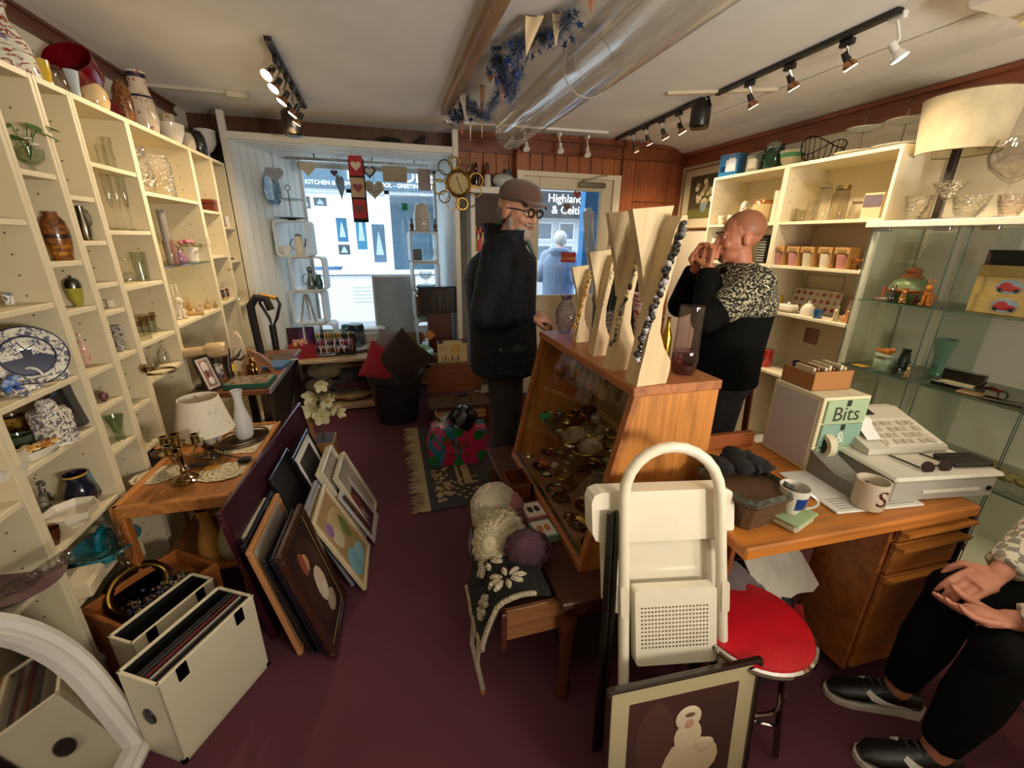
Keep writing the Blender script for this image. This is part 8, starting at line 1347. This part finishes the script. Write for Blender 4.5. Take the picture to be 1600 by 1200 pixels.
def face_parts(t,M,eye='3a4a52',brow='8a7a68',lip='a0584a'):
 b=MB('e4ddd4'); b.M=M; [b.ell((x,-.0718,.012),(.0125,.0085,.0062),12,8)for x in(-.028,.028)]; b.col(eye); [b.ell((x,-.0793,.012),(.005,.0016,.0052),10,6)for x in(-.028,.028)]; e=part('eye',b,'gloss',t,kind='stuff')
 b=MB(brow); b.M=M; [b.tube([(s*.012,-.096,.03),(s*.03,-.09,.036),(s*.046,-.074,.031)],.004,6)for s in(-1,1)]; part('eyebrow',b,'hair',t,kind='stuff')
 b=MB(lip); b.M=M; b.ell((0,-.0875,-.0505),(.02,.005,.0035),12,6).ell((0,-.0855,-.058),(.017,.005,.004),12,6); part('lips',b,'skin',t)
def hand(b,w,d,pn,curl=.6,side=1,s=1.0):
 """palm, four fingers and a thumb from wrist w along d; pn is the direction the palm looks"""
 w,d,pn=V3(w),V3(d).normalized(),V3(pn); pn=(pn-d*pn.dot(d)).normalized(); x=d.cross(pn)*side; R=lambda a,v:v*math.cos(a)+pn*math.sin(a)
 b.tube([w-d*.01,w+d*.03*s,w+d*.075*s,w+d*.09*s],[.024*s,.033*s,.039*s,.03*s],14,sq=.42)if abs(pn.z)>.0 else None
 for k,l in enumerate((.92,1.05,1.0,.8)):
  p=w+d*.082*s+x*(.031-.0205*k)*s; a=0; pts=[p-d*.03*s,p]
  for j,q in enumerate((.042,.027,.022)):a+=curl*(.55,.9,.6)[j]*(1+.08*k); p=p+R(a,d)*(q*l*s); pts.append(p)
  limb(b,pts,[.0095*s,.009*s,.0082*s,.0075*s,.0066*s],9)
 p=w+d*.02*s+x*.026*s; limb(b,[p,p+(d*.55+x*.8+pn*.3).normalized()*.04*s,p+(d*.55+x*.8+pn*.3).normalized()*.04*s+(d*.9+x*.25+pn*.5).normalized()*.032*s,p+(d*.55+x*.8+pn*.3).normalized()*.04*s+(d*.9+x*.1+pn*.6).normalized()*.055*s],[.014*s,.0125*s,.01*s,.008*s],9)
def figure(label,P,rz,skin,J,HM,hands,top,trou,shoe,voxel=.0065,sk='skin',S=1.0,group=None):
 """J: joints; HM: head matrix; top/trou: (colour, material, radii scale); every garment is its own continuous shell"""
 b=MB(skin); hip,ch,nk=V3(J['hip']),V3(J['chest']),V3(J['neck']); hc=HM.translation
 limb(b,[hip,hip.lerp(ch,.5),ch],[.13,.115,.135],16); limb(b,[ch,nk,hc-V3((0,-.01,.06))],[.09,.055,.054],14); head(b,HM)
 for s,n in((-1,'R'),(1,'L')):
  limb(b,[J['sh'+n],J['el'+n],J['wr'+n]],[.05,.038,.026]); limb(b,[J['hp'+n],J['kn'+n],J['an'+n]],[.08,.052,.036]); hand(b,J['wr'+n],*hands[n],side=s)
 t=bpy.data.objects.new('person',remesh(b,'person',voxel,sk,3)); COL.objects.link(t); put(t,P,rz); tag(t,label,'person',group); t.scale=(S,S,S)
 c,mat,k,hem=top; g=MB(c); tw=V3((1.0,1,1))
 rings=[(hem,.165*k),(hip.z+.02,.16*k),((hip.z+ch.z)/2,.158*k),(ch.z,.165*k),(ch.z+.09,.15*k),(nk.z-.02,.085*k),(nk.z+.015,.06*k)]
 def cen(z):f=(z-hip.z)/(ch.z-hip.z); return hip.lerp(ch,f)if z<ch.z else ch.lerp(nk,min(1,(z-ch.z)/max(.01,nk.z-ch.z)))
 if not J.get('sit'):g.loft([[(cen(z).x+r*1.18*math.cos(2*PI*i/24),cen(z).y+r*.95*math.sin(2*PI*i/24),z)for i in range(24)]for z,r in rings])
 else:limb(g,[hip,ch,nk-V3((0,0,.04))],[.17*k,.16*k,.08*k],18)
 for n in 'RL':
  e,w=V3(J['el'+n]),V3(J['wr'+n]); limb(g,[V3(J['sh'+n])*.95+ch*.05,e],[.078*k,.062*k]); g.tube([e,e.lerp(w,.5),e.lerp(w,.93)],[.062*k,.054*k,.046*k],14); g.ell(e,.062*k,14,9)
 part('jacket' if hem<.88 else 'jumper',remesh(g,'top',.011,mat,5),mat,t)
 g=MB(trou[0]); limb(g,[J['hpR'],J['hpL']],[.125,.125],16)
 for n in 'RL':limb(g,[J['hp'+n],V3(J['hp'+n]).lerp(V3(J['kn'+n]),.5),J['kn'+n],V3(J['kn'+n]).lerp(V3(J['an'+n]),.5)],[.105,.09,.074,.068]); g.tube([V3(J['kn'+n]).lerp(V3(J['an'+n]),.5),V3(J['an'+n])+V3((0,0,.03))],[.066,.046],14)
 part('trousers',remesh(g,'trousers',.011,trou[1],5),trou[1],t)
 for n in 'RL':
  a=V3(J['an'+n]); f=V3(J.get('toe'+n,(0,-1,0))).normalized(); l=V3((f.y,-f.x,0)); z0=a.z-.085; sh=MB(shoe[0]); so=MB(shoe[1])
  o=lambda x,y,z:tuple(V3((a.x,a.y,z0))+f*x+l*y+V3((0,0,z)))
  def ring(x,w,h,zb):return[o(x,w*math.cos(2*PI*i/14),zb+h/2+h/2*math.sin(2*PI*i/14))for i in range(14)]
  sh.loft([ring(x,w,h,.018)for x,w,h in((-.075,.02,.05),(-.06,.034,.075),(-.02,.036,.085),(.04,.038,.075),(.1,.043,.055),(.16,.04,.042),(.19,.02,.025))])
  so.loft([[o(x,s*w,zz_)for s,zz_ in((-1,0),(1,0),(1,h),(-1,h))]for x,w,h in((-.085,.018,.045),(-.07,.034,.034),(0,.034,.024),(.07,.04,.022),(.13,.045,.02),(.18,.036,.018),(.2,.012,.02))])
  s_=part('shoe',sh,'leather',t); part('sole',so,'rubber',s_)
  if len(shoe)>2:
   q=MB('d8d4c8')
   lo=[(-.03,.05),(.01,.044),(.05,.046),(.085,.056),(.1,.069)]; up=[(-.03,.055),(.01,.058),(.045,.063),(.072,.072),(.086,.076)]
   def lat(x,z):w,h=.038+.06*max(0,x-.03),.08-.3*max(0,x-.02); return w*max(.05,1-((z-.018-h/2)/(h/2))**2)**.5+.0045
   for s in(-1,1):q.add([o(x,s*lat(x,z),z)for pr in zip(lo,up)for x,z in(pr[0],((pr[0][0]+pr[1][0])/2,(pr[0][1]+pr[1][1])/2),pr[1])],[(3*k+m,3*k+3+m,3*k+4+m,3*k+1+m)for k in range(4)for m in(0,1)],False)
   part('swoosh',q,'paper',s_)
   q=MB('2a2a26')
   for k in range(4):q.tube([o(.02+.022*k,-.022,.094-.009*k),o(.026+.022*k,.0,.1-.009*k),o(.02+.022*k,.022,.094-.009*k)],.004,6)
   part('laces',q,'cloth',s_)
 return t
from mathutils import Euler
def HMx(x,y,z,pitch=0,yaw=0,roll=0,s=1.0):return Matrix.Translation((x,y,z))@Euler((pitch,roll,yaw),'XYZ').to_matrix().to_4x4()@Matrix.Scale(s,4)
def stand(dx=0,**k):
 J=dict(hip=(0,.0,.92),chest=(0,.01,1.28),neck=(0,.0,1.47),shR=(-.185,.01,1.4),shL=(.185,.01,1.4),hpR=(-.09,0,.9),hpL=(.09,0,.9),knR=(-.1,-.015,.5),knL=(.1,-.015,.5),anR=(-.105,.02,.087),anL=(.105,.02,.087),elR=(-.25,.06,1.13),elL=(.25,.06,1.13),wrR=(-.17,-.18,1.1),wrL=(.12,-.22,1.1)); J.update(k); return J
HM=HMx(0,-.055,1.585,.2,-.6,0,1.06)
m1=figure('person in a dark navy jacket and brown cap looking down at the jewellery case',(.6,2.2,0),1.2,'c08a6e',stand(hip=(0,.01,.92),chest=(0,.03,1.27),neck=(0,.0,1.45),elR=(-.27,.07,1.12),wrR=(-.05,-.13,1.08),wrL=(.07,-.12,1.09),elL=(.27,.05,1.12)),HM,dict(R=((.5,-.8,-.1),(.3,.3,-1),.7),L=((-.5,-.8,-.1),(-.3,.3,-1),.7)),('12171f','jacket',1.18,.79),('2a2422','denim'),('15120f','1c1816'),.005,S=1.03)
face_parts(m1,HM,'2a3438','9a8a7a','8a4a40')
b=MB('5c4230'); b.M=HM; b.lathe([(.086,.045),(.092,.06),(.09,.085),(.07,.118),(.035,.134),(0,.138)],30,1,1.15); b.M=HM@Matrix.Translation((0,.012,0)); b.grid(lambda u,v:((.078-.02*v*v)*math.sin((u-.5)*2.3),-.07-.085*v*math.cos((u-.5)*2.2)**.6,.062-.018*v-.012*abs(u-.5)*2*v),16,8,.006); c_=part('cap',b,'cloth',m1)
b=MB('4a3424'); b.M=HM; b.ring((0,.0,.052),.09,.006,30,6,sy=1.14); part('cap_band',b,'cloth',c_)
b=MB('1a1412'); b.M=HM
for s in(-1,1):b.tube([(s*.03+.022*math.cos(2*PI*k/14),-.103,.01+.017*math.sin(2*PI*k/14))for k in range(14)],.0038,6,closed=True); b.tube([(s*.05,-.102,.014),(s*.074,-.06,.018),(s*.078,.015,.012)],.003,6)
b.tube([(-.008,-.104,.014),(.008,-.104,.014)],.003,6); part('glasses',b,'gloss',m1)
b=MB('a8998a'); b.M=HM; b.ell((0,-.064,-.086),(.033,.028,.03)).ell((0,-.05,-.072),(.05,.04,.03)); [b.ell((s*.018,-.085,-.042),(.018,.009,.006),10,7)for s in(-1,1)]; [b.ell((s*.058,-.01,-.045),(.009,.018,.03),10,8)for s in(-1,1)]; part('beard',b,'hair',m1)
b=MB('8a8078'); b.M=HM; b.ell((0,.062,-.01),(.066,.04,.055)); part('hair',b,'hair',m1)
b=MB('11151c'); b.loft([[(r*1.05*math.cos(a),.005+r*math.sin(a),z+.03*(math.sin(a)>.2))for a in[2*PI*i/22+PI*1.5+.35 for i in range(20)]]for r,z in((.108,1.4),(.108,1.47),(.12,1.5),(.1,1.475),(.094,1.41))],caps=False); part('collar',b,'jacket',m1)
b=MB('16302c').loft([[(.02,-.09+q,1.45),(.1,-.085+q,1.49),(.125,-.115+q,1.42),(.05,-.14+q,1.36)]for q in(0,-.012)],smooth=False); part('collar_lining',b,'cloth',m1)
b=MB('0f1318'); b.M=Matrix.Translation((-.215,-.05,.82))@Euler((0,0,-1.5)).to_matrix().to_4x4(); b.box(-.075,.075,-.02,.012,0,.13,.006).box(-.08,.08,-.024,.012,.1,.15,.006); b.col('1f3a34').add([(-.0,-.0245,.135),(.06,-.0245,.135),(.03,-.0245,.175)],[(0,1,2)],False); b.col('8a6a4a').ell((-.05,-.025,.135),.007,8,6); part('pocket',b,'jacket',m1)
HM=HMx(0,-.03,1.6,.1,-.05,0,1.05)
m2=figure('person with a shaved head and patterned black jumper raising both hands to the mouth',(1.6,1.68,0),-1.95,'bf7a58',stand(elL=(.22,-.2,1.24),wrL=(.055,-.17,1.46),elR=(-.22,-.2,1.24),wrR=(-.04,-.2,1.46)),HM,dict(R=((.15,.1,1),(.9,.4,0),.9),L=((-.25,.1,1),(-.9,.4,0),.9)),('0f0f0d','black_cloth',1.12,.885),('3c3e42','denim'),('1a1614','24201c'),.005,S=.95)
face_parts(m2,HM,'3a4a4a','7a5236','8a4a3c')
b=MB('9c6242'); b.M=HM; b.ell((0,.024,.042),(.0755,.09,.08),20,14); part('hair',b,'skin',m2); b=MB('6a4630'); b.M=HM; b.ell((0,-.062,-.084),(.026,.0245,.02)); part('beard',b,'hair',m2)
k=1.15; g=MB('1c1a14'); g.loft([[(r*1.18*math.cos(2*PI*i/24),.008+r*.95*math.sin(2*PI*i/24),z)for i in range(24)]for z,r in((1.25,.165*k),(1.3,.168*k),(1.37,.152*k),(1.45,.088*k),(1.487,.066*k))]); [limb(g,[(s*.176,.01,1.39),(s*.207,-.11,1.305)],[.083*k,.072*k])for s in(-1,1)]; part('patterned_yoke',remesh(g,'patterned_yoke',.011,'yoke',5),'yoke',m2)
HM=HMx(0,-.03,1.56,.05,0,0,1.0)
m3=figure('person with grey hair in an olive coat half hidden behind the necklace stands',(1.58,2.75,0),1.35,'c48e74',stand(),HM,dict(R=((.2,-1,-.2),(0,0,-1),.5),L=((-.2,-1,-.2),(0,0,-1),.5)),('23281c','cloth',1.12,.7),('1c1c20','denim'),('17130f','1c1816'),.009,S=.95); face_parts(m3,HM)
b=MB('a89c84'); b.M=HM; b.ell((0,.04,.03),(.084,.09,.095)).ell((0,.05,-.05),(.08,.06,.08)); part('hair',b,'hair',m3)
HM=HMx(0,-.03,1.6)
m4=figure('person in a pale blue hooded coat walking past outside the shop door',(2.2,5.4,-.1),2.4,'c0a090',stand(),HM,dict(R=((0,-.5,-1),(1,0,0),.5),L=((0,-.5,-1),(-1,0,0),.5)),('8a9cb4','cloth',1.15,.75),('4a6a86','denim'),('2a2624','c8c4bc'),.012); face_parts(m4,HM)
b=MB('d8d4cc'); b.M=HM; b.ell((0,.03,.035),(.086,.095,.09)); part('hair',b,'hair',m4); b=MB('93a5bc').ring((0,.05,1.48),.1,.035,20,8); part('hood',b,'cloth',m4)
JS=dict(sit=1,hip=(0,.05,.56),chest=(0,-.02,.88),neck=(0,-.04,1.06),shR=(-.17,-.02,1.0),shL=(.17,-.02,1.0),hpR=(-.09,0,.54),hpL=(.09,0,.54),knR=(-.045,-.48,.51),knL=(.13,-.47,.48),anR=(-.05,-.52,.087),anL=(.14,-.52,.087),elR=(-.21,-.16,.76),elL=(.21,-.22,.68),wrR=(-.03,-.42,.61),wrL=(.1,-.47,.565),toeR=(0,-1,0),toeL=(.1,-1,0))
HM=HMx(0,-.07,1.18,.25)
m5=figure('seated person in a houndstooth jacket and black trainers with hands over the knees',(1.97,.31,0),-2.09,'c48468',JS,HM,dict(R=((.4,-.9,-.25),(-.2,0,-1),.5),L=((.1,-1,.05),(-.3,.1,1),.3)),('c8c0a8','houndstooth',1.0,.6),('0f0e0c','black_cloth'),('14140f','cfc6b4',1),.0042); face_parts(m5,HM,'4a3a2c')
b=MB('4a3020'); b.M=HM; b.ell((0,.035,.03),(.086,.095,.095)).ell((0,.06,-.08),(.08,.05,.1)); part('hair',b,'hair',m5); w=V3(JS['wrR'])+V3((.02,-.07,-.03)); part('ring',MB('c8c8c4').ring(tuple(w),.011,.0035,14,6,'x'),'chrome',m5)
t=thing('folding_chair','dark metal chair under the seated person','chair',(1.97,.31,0),-2.09); part('seat',MB('1a1816').box(-.2,.2,-.2,.2,.38,.41,.008),'leather',t); part('backrest',MB('1a1816').box(-.2,.2,.24,.265,.6,.85,.008),'leather',t)
for x in(-.19,.19):part('leg',MB('4a4844').tube([(x,-.19,.01),(x,.2,.4),(x,.26,.85)],.01,8),'metal',t); part('leg',MB('4a4844').tube([(x*.95,.26,.01),(x*.95,-.15,.39)],.01,8),'metal',t)
SC.view_settings.view_transform='Standard'; SC.view_settings.look='None'; SC.view_settings.gamma=1; SC.view_settings.exposure=0.0
SC.view_settings.use_curve_mapping=False
SC.cycles.transparent_max_bounces=20; SC.cycles.max_bounces=7; SC.cycles.diffuse_bounces=4; SC.cycles.glossy_bounces=3; SC.cycles.sample_clamp_indirect=6
